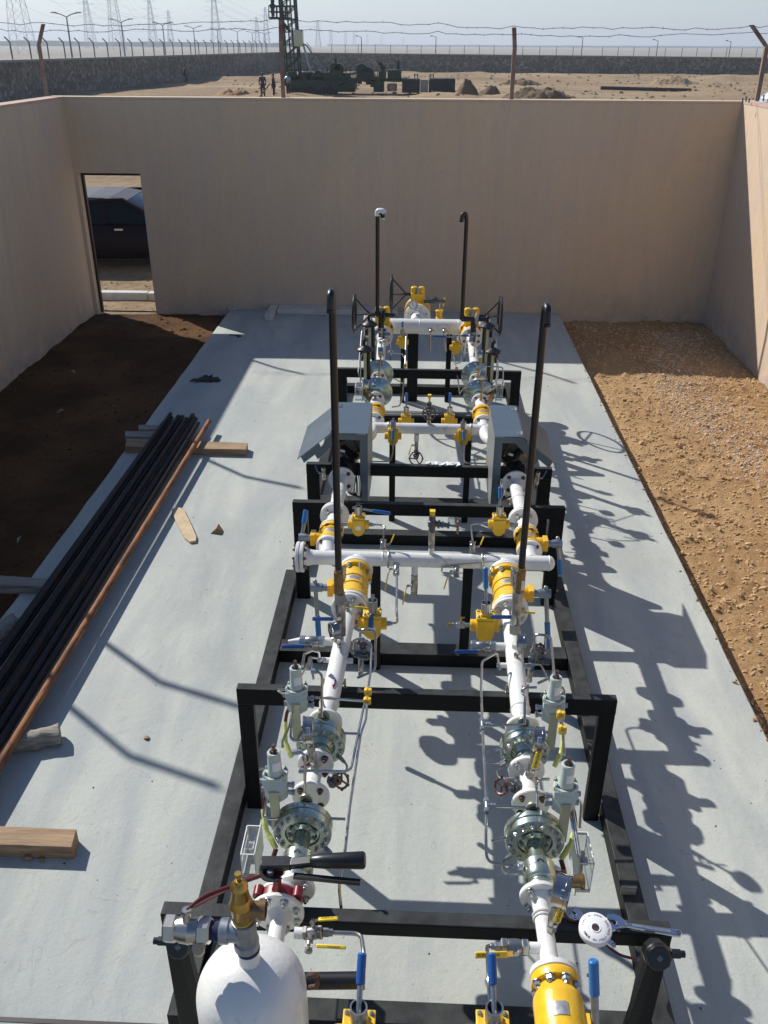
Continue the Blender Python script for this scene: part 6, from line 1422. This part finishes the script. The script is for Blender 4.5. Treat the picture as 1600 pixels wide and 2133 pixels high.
t.part('body', B().lathe(q, Z, [(0, .028), (.008, .031), (.012, .027), (.03, .029), (.058, .032), (.062, .034), (.075, .030), (.085, .025), (.09, .0265), (.125, .0225), (.13, .025), (.14, .0215), (.15, .012), (.158, .011)], 28), 'brass')
t.part('outlet', B().cyl(q+Z*.042, q+V((.052, .0, .042)), .023, n=24).lathe(q+V((.05, 0, .042)), X, [(0, .029), (.018, .029), (.018, .021), (.004, .021)], 24), 'bronze')
t.part('adjusting_screw', B().cyl(q+Z*.155, q+Z*.178, .006, n=10).hex(q+Z*.172, q+Z*.185, .011), 'brass')
t.part('yellow_ring', B().cyl(q-Z*.002, q+Z*.007, .0295, n=28), 'ylever')
# butterfly valve with red body and black hand lever
bx_ = tx-.006
t = Thing('butterfly_valve', 'red butterfly valve with big black hand lever behind the vessel flange', 'butterfly valve', (bx_, 2.1, ZC))
body = t.part('body', B().lathe((bx_, 2.098, ZC), Y, [(0, .078), (.004, .084), (.036, .084), (.04, .078)], 40), 'red')
for q_ in (40, 140): t.part('lug', B().cyl((bx_+math.cos(rad(q_))*.092, 2.10, ZC+math.sin(rad(q_))*.092), (bx_+math.cos(rad(q_))*.092, 2.138, ZC+math.sin(rad(q_))*.092), .019, n=16), 'red', under=body)
t.part('neck', B().lathe((bx_, 2.118, ZC+.08), Z, [(0, .022), (.02, .015), (.075, .015), (.085, .026), (.092, .026)], 24), 'red')
zz = ZC+.176; np_ = B(); n_ = 20
np_.prism([(.050*math.cos(rad(a_)), .050*math.sin(rad(a_))) for a_ in range(40, 321, 14)]+[(-.0, -.02), (.0, .02)], (bx_-.012, 2.118, zz-.003), X, Y, (0, 0, .006)); t.part('notch_plate', np_, 'blackp', bev=.001)
t.part('nut', B().hex((bx_-.018, 2.10, zz), (bx_-.018, 2.10, zz+.02), .012), 'bolt')
hd = V((1, -.015, .06)).normalized(); h0 = V((bx_-.035, 2.128, zz+.022)); hb = B()
hb.bar(h0-hd*.02, h0+hd*.09, .046, .026); hb.bar(h0+hd*.085, h0+hd*.165+Z*.012, .036, .022)
hb.lathe(h0+hd*.155+Z*.012, hd+Z*.04, [(0, .015), (.01, .022), (.05, .026), (.185, .030), (.195, .026)], 20)
h = t.part('hand_lever', hb, 'blackp', bev=.004)
t.part('trigger', B().bar(h0+hd*.10+V((0, -.035, -.02)), h0+hd*.335+V((0, -.058, -.022)), .020, .014), 'blackp', under=h, bev=.002)
t.part('sticker', B().bar(h0+hd*.058+Z*.0118, h0+hd*.088+Z*.0118, .03, .0015), 'label', under=h); text_mesh(t, '53', .02, h0+hd*.073+Z*.0135, (0, 1, 0), (-1, 0, 0), under=h)
# companion flange after the butterfly valve
t = spool('white flange between the red butterfly valve and the front left regulator', loc=(-.41, 2.17, ZC)); flange(t, 2.145, bx_, .074, .02, n=0); flange(t, 2.178, LX(2.2)+.016, .074, .02, n=4, bm='bolt', front=True, br=.012)
t.part('pipe', B().cyl((bx_+.01, 2.15, ZC), (LX(2.2)+.01, 2.19, ZC), .04, n=28), 'white')

# ---- near bottom small valves
xr0 = RX(1.98)
ball_valve((xr0-.062, 1.985, ZC), (xr0-.155, 1.985, ZC), .026, (-1, -.06, .0), .14, 'ylever', 'horizontal ball valve with yellow lever left of the near right line', 'near horizontal ball valves with yellow levers', 'EUROVALVE', up=(0, -.85, .5), lw=.022)
P = [V((xr0-.155, 1.985, ZC)), V((xr0-.20, 1.985, ZC)), G(1015, 1975, y=1.96), G(1018, 2040, y=1.80), G(1022, 2110, y=1.72)]
tubing(P, 'steel tube bending down from the near right ball valve', .007, nuts=(0,))
c_ = G(1024, 2162, y=1.60); bypass(c_, 'yellow block valve cut by the bottom edge, right one, long blue grip', G(1018, 1990, y=1.75)-G(1024, 2120, y=1.62), 1, 1.1, rodlen=.150)
c_ = G(748, 2160, y=1.60); bypass(c_, 'yellow block valve cut by the bottom edge, left one, long blue grip', G(756, 1990, y=1.75)-G(748, 2120, y=1.62), 1, 1.1, rodlen=.150)
xt = tx+.07; P0 = V((-.30, 1.93, ZC+.06)); 
a = G(632, 1944, y=1.93); b_ = G(672, 1942, y=1.93)
t = Thing('pipe_nipple', 'short white nipple right of the vessel neck carrying two yellow levers', 'pipe nipple', a); t.part('pipe', B().cyl(a-X*.03, a, .019, n=18), 'white')
ball_valve(a, b_, .021, (1, .05, .03), .085, 'ylever', 'near ball valve with upper yellow lever, right of the vessel', 'near horizontal ball valves with yellow levers', 'EUROVALVE', up=(0, .3, 1))
a2 = G(645, 1958, y=1.90); ball_valve(a2-Y*-.01, a2+V((.0, -.04, -.01)), .012, (1, -.02, .0), .125, 'ylever', 'near ball valve with lower yellow lever, right of the vessel', 'near horizontal ball valves with yellow levers', 'EUROVALVE', up=(0, -.6, .8))
P = [b_, b_+X*.04, G(752, 1945, y=1.93), G(758, 1985, y=1.84), G(756, 2060, y=1.72)]
tubing(P, 'steel tube bending down beside the vessel, right of its yellow levers', .0075, nuts=(0,))
a, b_ = G(640, 2047, y=1.75), G(748, 2042, y=1.75)
single('black_pipe_handle', B().cyl(a-X*.1, b_, .026, n=24, ch=.004), 'blackp', 'black rubber-covered pipe stub pointing right from behind the vessel', 'pipe stub', a)

# ---- junction boxes, cables, plates on the front bar
def jbox(c, s, label):
    c = V(c); t = Thing('junction_box', label, 'junction box', c, 'black round junction boxes'); 
    t.part('housing', B().lathe(c, (0, -.75, .5), [(-.03, .036), (-.02, .046), (.028, .048), (.034, .043), (.046, .043), (.05, .040)], 10), 'blackp', bev=.003)
    ax = V((0, -.75, .5)).normalized(); t.part('lid_label', B().lathe(c+ax*.0502, ax, [(0, .012), (.001, .012)], 4), 'cast')
    t.part('cable_gland', B().hex(c+X*s*.05, c+X*s*.085, .017).cyl(c+X*s*.08, c+X*s*.1, .012, n=12), 'blackp'); t.part('leg', B().bar(c+V((0, .02, -.05)), c+V((-s*.03, .05, -.72)), .035, .035, Y), 'black')
jbox(G(1366, 1985, y=2.02), 1, 'black junction box hanging from the right end of the front bar')
jbox(G(378, 1962, y=2.02), -1, 'black junction box hanging from the left end of the front bar')
P = [G(1222, 1925, z=.79), G(1262, 1968, z=.79), G(1290, 1990, z=.77), G(1325, 1998, z=.76)]
single('red_cable', B().tube([G(1166, 1885, z=.86), G(1182, 1915, z=.82)]+P, .005, 8, .04), 'redhose', 'thin dark red cable trailing over the right part of the front bar', 'cable')
for px, py in ((1208, 1920),): pass
# ---- tools on the front bar
zb = .803
t = Thing('tape_roll', 'white roll of sealing tape with red and black print on the front bar', 'tape roll', G(1240, 1933, z=zb+.03)); c_ = G(1240, 1936, z=zb+.02); up = V((0, -.18, 1)).normalized()
t.part('spool', B().lathe(c_-up*.016, up, [(0, .012), (0, .034), (.003, .0365), (.011, .0365), (.014, .034), (.014, .012), (.0, .012)][::1], 44).lathe(c_+up*.004, up, [(-.004, .010), (.0, .010)], 20) if False else B().lathe(c_-up*.016, up, [(.0, .0135), (0, .055), (.003, .058), (.026, .058), (.029, .055), (.029, .0135)], 48), 'label', ang=50)
t.part('hole', B().lathe(c_+up*.0133, up, [(0, .013), (.0006, .013)], 24), 'boltdark')
t.part('rim', B().torus(c_+up*.013, up, .016, .0026, 28, 8), 'dial')
ex, ey, _ = frame(up); 
def arc_text(s_, r_, a0, da, m_, size):
    for i, ch in enumerate(s_):
        if ch == ' ': continue
        q_ = rad(a0+da*i); d_r = X*math.cos(q_)+(-(up.cross(X)))*-math.sin(q_)*1.0; yv = up.cross(X).normalized(); d_r = X*math.cos(q_)+yv*math.sin(q_); tg = -X*math.sin(q_)+yv*math.cos(q_)
        text_mesh(t, ch, size, c_+up*.0122+d_r*r_, -tg if False else -tg, d_r)
arc_text('SEALING TAPE', .034, 250+95, -12.5, 'ink', .0105) if False else None
def arc2(s_, r_, a0, da, m_, size):
    yv = up.cross(X).normalized()
    for i, ch in enumerate(s_):
        if ch == ' ': continue
        q_ = rad(a0+da*i); d_r = X*math.cos(q_)+yv*math.sin(q_); tg = -X*math.sin(q_)+yv*math.cos(q_); text_mesh(t, ch, size, c_+up*.0138+d_r*r_, tg, -d_r, m_)
arc2('MADE IN ITALY', .046, 205, 9, 'ink', .012); arc2('SEALTAPE', .046, 330, 9, 'red', .011); arc2('MADE IN ITALY', .047, 60, 9, 'ink', .009)
def spanner(a, b_, wh, label, adj=True):
    a = V(a); b_ = V(b_); t = Thing('adjustable_spanner', label, 'spanner', a, 'chrome adjustable spanners'); d = (b_-a).normalized(); L = (b_-a).length; s_ = V((-d.y, d.x, 0)); th = .011
    P = lambda u, v_: (u*L, v_*wh)
    t.part('handle', B().prism([P(.22, -.16), P(.90, -.30), P(.97, -.28), P(1.0, -.1), P(1.0, .1), P(.97, .28), P(.90, .30), P(.22, .16)], a, d, s_, (0, 0, th)), 'chrome', bev=.003)
    t.part('head', B().prism([P(0, .15), P(.02, .6), P(.10, .75), P(.2, .55), P(.27, .17), P(.27, -.17), P(.2, -.3), P(.12, -.28), P(.14, .05), P(.10, .2)], a+Z*-.001, d, s_, (0, 0, th+.003)), 'chrome', bev=.002)
    t.part('moving_jaw', B().prism([P(.02, -.75), P(.10, -.72), P(.19, -.35), P(.12, -.30), P(.08, -.05), P(.04, -.05)], a, d, s_, (0, 0, th)), 'chrome', bev=.002)
    k_ = a+d*L*.17+s_*-.12*wh+Z*(th*.6); t.part('worm', B().cyl(k_-d*.010, k_+d*.010, .006, n=14), 'steel')
    he = a+d*L*.955+Z*(th+.0006); t.part('hang_hole', B().torus(he, Z, .006, .002, 20, 6), 'boltdark')
    g_ = B(); g_.prism([P(.35, -.09), P(.85, -.14), P(.85, .14), P(.35, .09)], a+Z*(th+.0002), d, s_, (0, 0, .0006)); t.part('recess', g_, 'galv')
spanner(G(1262, 1922, z=zb+.012), G(1420, 1948, z=zb+.012), .046, 'larger chrome adjustable spanner lying right of the tape roll')
spanner(G(1188, 1902, z=zb+.004), G(1282, 1975, z=zb+.004), .038, 'smaller chrome adjustable spanner under the tape roll')
single('key_ring', B().torus(G(1198, 1893, z=zb+.01), (0, -1, .5), .008, .001, 16, 5), 'steel', 'tiny wire ring hanging on the smaller spanner', 'ring')
for px, py in ((1338, 1962), (1225, 1925)):
    pass
# ---- litter on the slab
single('crumpled_tissue', B().sph(G(527, 1650, z=.03), .035, 8, (1.3, .9, .5)).sph(G(534, 1640, z=.05), .025, 8, (1, .7, .8)).sph(G(515, 1655, z=.02), .022, 8, (1.2, .8, .5)), 'tissue', 'crumpled pale tissue beside the foot of the front gantry', 'tissue', flat=True)
def crumple(ob, a=.01, s=40):
    for v_ in ob.data.vertices: v_.co += V((noise.noise(v_.co*s), noise.noise(v_.co*s+V((5, 5, 5))), noise.noise(v_.co*s+V((9, 1, 3)))))*a
crumple(sc.objects['crumpled_tissue'], .018, 50)
def lump(name, pts, m, label, cat, a=.01, s_=25, **k):
    b = B()
    for (p, r_, sc3) in pts: b.sph(p, r_, 12, sc3)
    o = single(name, b, m, label, cat, **k); crumple(o, a, s_); return o
g0 = G(428, 790, z=.02)
lump('glove', [(g0, .10, (1.1, .55, .28)), (g0+V((.10, -.03, 0)), .05, (1.6, .5, .4)), (g0+V((-.12, -.05, 0)), .045, (1.4, .5, .45)), (g0+V((.02, .05, .01)), .05, (1.3, .6, .5)), (g0+V((.13, .02, 0)), .03, (2, .6, .5))], 'rag', 'crumpled dark green work gloves lying on the shaded part of the slab', 'gloves', .03, 22)
p = G(491, 698, z=.006); single('twig', B().tube([G(478, 697, z=.006), p, G(503, 700, z=.008), G(494, 702, z=.006)], .009, 6, .01), 'blackp', 'small dark offcut at the lower edge of the sunlit patch near the doorway', 'offcut')
p0, p1, p2, p3 = G(358, 1066, z=0), G(385, 1062, z=0), G(410, 1125, z=0), G(388, 1130, z=0)
def plank(name, poly, th, m, label, cat='plank', group=None, z=0., bev=.004):
    c_ = sum(poly, V((0, 0, 0)))/len(poly); b = B(); n_ = len(poly); b.add([V((p.x, p.y, z)) for p in poly]+[V((p.x, p.y, z+th)) for p in poly], [list(range(n_))[::-1], list(range(n_, 2*n_))]+[(i, (i+1) % n_, n_+(i+1) % n_, n_+i) for i in range(n_)])
    return single(name, b, m, label, cat, V((c_.x, c_.y, z)), group, bev=bev)
plank('plank_offcut', [G(360, 1073, z=.0), G(358, 1065, z=.0), G(370, 1060, z=0), G(383, 1064, z=0), G(398, 1094, z=0), G(410, 1122, z=0), G(409, 1131, z=0), G(396, 1133, z=0), G(385, 1124, z=0), G(370, 1096, z=0)], .022, 'woodl', 'pale plank offcut with rounded ends and nail holes on the slab', bev=.003)
b = B(); a_ = G(438, 1112, z=0); c_ = G(452, 1092, z=0); e_ = G(466, 1112, z=0); b.add([a_, e_, a_+V((.03, .07, 0)), e_+V((-.01, .05, 0)), G(452, 1112, z=0)+V((0, .01, .05)), G(455, 1105, z=0)+V((0, .03, .05))], [(0, 1, 4), (2, 5, 3), (0, 4, 5, 2), (1, 3, 5, 4), (0, 2, 3, 1)]); single('wood_wedge', b, 'wood', 'small brown triangular wood wedge right of the plank offcut', 'wood wedge', flat=True)
a_ = G(305, 1538, z=0); lump('wood_chip', [(a_+Z*.006, .016, (1.2, .8, .6)), (a_+V((.01, -.006, .008)), .01, (1, 1, .8))], 'wood', 'tiny orange-brown chip on the slab below the shadow of the posts', 'wood chip', .008, 60)
# timbers
plank('timber_beam', [G(-60, 1782, z=0), G(155, 1790, z=0), G(165, 1752, z=0), G(-60, 1742, z=0)], .085, 'wood', 'squared brown timber beam at the lower left edge', 'timber beam', bev=.003)
for (px, py, r_) in ((60, 1790, .022), (86, 1793, .013)): a_ = G(px, py, z=0); lump('wood_shaving', [(a_+Z*.012, r_, (1.1, .6, .8))], 'wood', 'curled wood shaving in front of the lower left timber beam, %s one' % ('larger' if r_ > .02 else 'smaller'), 'wood shaving', .01, 50)
plank('timber_batten', [G(262, 944, z=0), G(514, 950, z=0), G(517, 936, z=0), G(266, 926, z=0)], .07, 'wood', 'long brown timber batten under the far end of the pipe bundle', 'timber beam', bev=.003)
plank('timber_offcut', [G(262, 918, z=.0), G(330, 920, z=.0), G(330, 908, z=.0), G(262, 906, z=.0)], .05, 'woodg', 'grey timber offcut under the pipes just behind the long batten', 'timber offcut', bev=.003)
plank('timber_offcut', [G(290, 904, z=.0), G(345, 906, z=.0), G(345, 896, z=.0), G(290, 894, z=.0)], .055, 'woodg', 'farthest short grey timber offcut under the pipe ends', 'timber offcut', bev=.003)
plank('timber_offcut', [G(-30, 1236, z=0), G(97, 1238, z=0), G(106, 1222, z=0), G(-30, 1212, z=0)], .07, 'woodg', 'pale grey timber under the dark pipes at the left edge, overhanging the soil', 'timber offcut', bev=.004)
def log(a, c, r0, r1, m, label, seed):
    b = B(); n_ = 14; P = [V(a).lerp(V(c), i/n_) for i in range(n_+1)]; P = [V(a)]+P[1:-1]+[V(c)]; b.tube(P, lambda u: r0+(r1-r0)*u, 16, .01, 1); o = single('log', b, m, label, 'log'); 
    for v_ in o.data.vertices:
        q_ = v_.co*14+V((seed, 0, 0)); v_.co += V((noise.noise(q_), noise.noise(q_+V((3, 3, 3))), noise.noise(q_+V((7, 1, 2)))))*r0*.35
    return o
log(G(-20, 1560, z=.035), G(126, 1528, z=.055), .045, .062, 'woodg', 'weathered pale log under the rusty pipe at the left edge', 3)
log(G(-30, 1335, z=.04), G(34, 1293, z=.06), .05, .06, 'woodg', 'dark weathered log at the left edge above the pale one', 8)
# pipes
def lpipe(x0, x1, r, z, m, label, y1=8.45, group=None, y0=2.35, name='steel_pipe'):
    b = B(); b.lathe((x0, y0, z), V((x1-x0, y1-y0, .004)), [(0, r*.82), (0, r), (math.hypot(x1-x0, y1-y0), r), (math.hypot(x1-x0, y1-y0), r*.82), (math.hypot(x1-x0, y1-y0)-.1, r*.80)], 20); return single(name, b, m, label, 'pipe', V(((x0+x1)/2, (y0+y1)/2, z)), group)
lpipe(-2.255, -2.175, .024, .115, 'rust', 'orange rusty pipe lying apart on the right of the pipe bundle', 8.47)
order = ['leftmost', 'second', 'third', 'fourth', 'fifth', 'sixth', 'seventh', 'rightmost']
for i in range(8):
    x1 = -2.64+i*.052; r = (.020, .020, .021, .022, .022, .025, .027, .023)[i]
    lpipe(x1-.045+((i*37) % 5-2)*.004, x1, r, .095+r, 'darkrust' if i in (2, 5) else 'darkpipe', '%s dark steel pipe of the bundle on the timbers%s' % (order[i], '' if i in (0, 7) else ' counted from the left'), 8.40+((i*53) % 7)*.035, 'bundle of dark steel pipes')
for i in range(3):
    x1 = -2.60+i*.10; lpipe(x1-.03, x1, .021, .155, 'darkpipe', 'upper dark pipe resting on the bundle, %s' % ('left one', 'middle one', 'right one')[i], 8.55-i*.06, 'bundle of dark steel pipes')
# small dark specks of debris on the slab
rd = random.Random(77)
def pdz(r_): x = r_.uniform(-2.6, 2.05); return x, r_.uniform(2.0, 12.8), .0
single('slab_specks', stones(140, pdz, .003, .009, 31), 'soil' if 'soil' in MT else 'boltdark', 'scattered dark specks and crumbs of debris on the concrete slab', 'debris', (0, 6, 0), kind='stuff', flat=True)
for o in list(sc.objects):
    if o.type == 'MESH' and not o.data.materials: print('NOMAT', o.name)

for o_ in sc.objects:
    if o_.type == 'EMPTY' and 'white open tip' in str(o_.get('label', '')):
        tp_ = V((-.44, 8.98, 2.115)); e_ = B().tube([tp_, tp_+Z*.05, tp_+V((.055, -.02, .05)), tp_+V((.07, -.025, .03))], .026, 16, .03, 6)
        ob_ = mesh_obj('white_elbow', e_, 'white', o_.location); ob_.parent = o_
# extra thin tubes and fittings round the regulators
def ext(label, pts, r=.005, nuts=(0,)): tubing(pts, label, r, nuts=nuts)
for sd in ('left', 'right'):
    s = 1 if sd == 'right' else -1; x = SIDE[sd](2.5)
    ext('short curved tube round the front %s regulator casing' % sd, [V((x-s*.09, 2.42, ZC-.05)), V((x-s*.13, 2.38, ZC-.05)), V((x-s*.13, 2.30, ZC-.02)), V((x-s*.055, 2.29, ZC))])
    x = SIDE[sd](2.95); ext('short curved tube round the second %s regulator casing' % sd, [V((x-s*.085, 2.91, ZC-.04)), V((x-s*.125, 2.87, ZC-.05)), V((x-s*.12, 2.80, ZC-.03)), V((x-s*.045, 2.79, ZC-.01))])
    x = SIDE[sd](3.3); ext('thin tube rising beside the white %s pipe to the pilot' % sd, [V((x+s*.05, 3.52, ZC+.02)), V((x+s*.12, 3.50, ZC+.05)), V((x+s*.13, 3.2, ZC+.16)), V((x+s*.12, 3.04, ZC+.2))])
    handwheel_valve((x-s*.06 if sd == 'right' else x+.06, 2.70, ZC), (x-s*.06 if sd == 'right' else x+.06, 2.76, ZC), 'small bypass valve with black lobed handwheel between the two %s regulators' % sd, (x-s*.13 if sd == 'right' else x+.10, 2.70, ZC+.03), (-s*.6, -.5, .6) if sd == 'right' else (.6, -.5, .6), .032)
    x = SIDE[sd](7.6)
    ext('thin tube from the rear %s pilot down to the domed casing' % sd, [V((x+s*.105, 7.46, 1.22)), V((x+s*.14, 7.40, 1.2)), V((x+s*.14, 7.35, .95)), V((x+s*.06, 7.33, .9))])
    ext('second thin tube beside the rear %s pilots' % sd, [V((x+s*.085, 7.96, 1.30)), V((x+s*.16, 7.9, 1.28)), V((x+s*.17, 7.5, 1.0)), V((x+s*.1, 7.42, .93))])
    ext('looped tube over the rear %s spool' % sd, [V((x+s*.0, 8.35, .91)), V((x+s*.0, 8.35, 1.05)), V((x-s*.09, 8.4, 1.05)), V((x-s*.09, 8.5, .85))])
    ball_valve((x-s*.05, 8.60, ZC), (x-s*.12, 8.60, ZC), .014, (0, -.4, -1), .08, 'blue', 'tiny valve with blue lever on the inner flank of the rear %s spool' % sd, 'tiny valves on the rear spools', up=(0, -1, 0))

q_ = G(922, 968, z=.803); b = B(); rt_ = random.Random(6)
for i in range(9):
    c_ = q_+V((-.11+i*.028, rt_.uniform(-.012, .012), .006+rt_.uniform(0, .006))); b.box(c_, (.034, rt_.uniform(.025, .05), .004), Euler((rt_.uniform(-.6, .6), rt_.uniform(-.4, .4), rt_.uniform(-.6, .6))))
single('tape_scrap', b, 'label', 'crumpled strip of white tape stuck on the second rear gantry beam', 'tape scrap', q_, flat=True)
# ---- haze: one closed box of pale air round everything, sky outside
hb_ = B().bb((-9500, -400, -2.2), (9500, 12500, 95))
hz_o = mesh_obj('haze', hb_, MT['pebble'], (0, 0, 0), 0, True); hz_o['kind'] = 'stuff'; hz_o['label'] = 'pale thin haze hanging over the whole plain'; hz_o['category'] = 'haze'
hm = bpy.data.materials.new('haze_air'); hm.use_nodes = True; hn = hm.node_tree.nodes; hn.clear()
ho = hn.new('ShaderNodeOutputMaterial'); hv = hn.new('ShaderNodeVolumePrincipled'); hv.inputs['Color'].default_value = (.88, .94, 1.0, 1); hv.inputs['Density'].default_value = .0004; hv.inputs['Anisotropy'].default_value = .2
hm.node_tree.links.new(hv.outputs[0], ho.inputs['Volume']); hz_o.data.materials.clear(); hz_o.data.materials.append(hm)
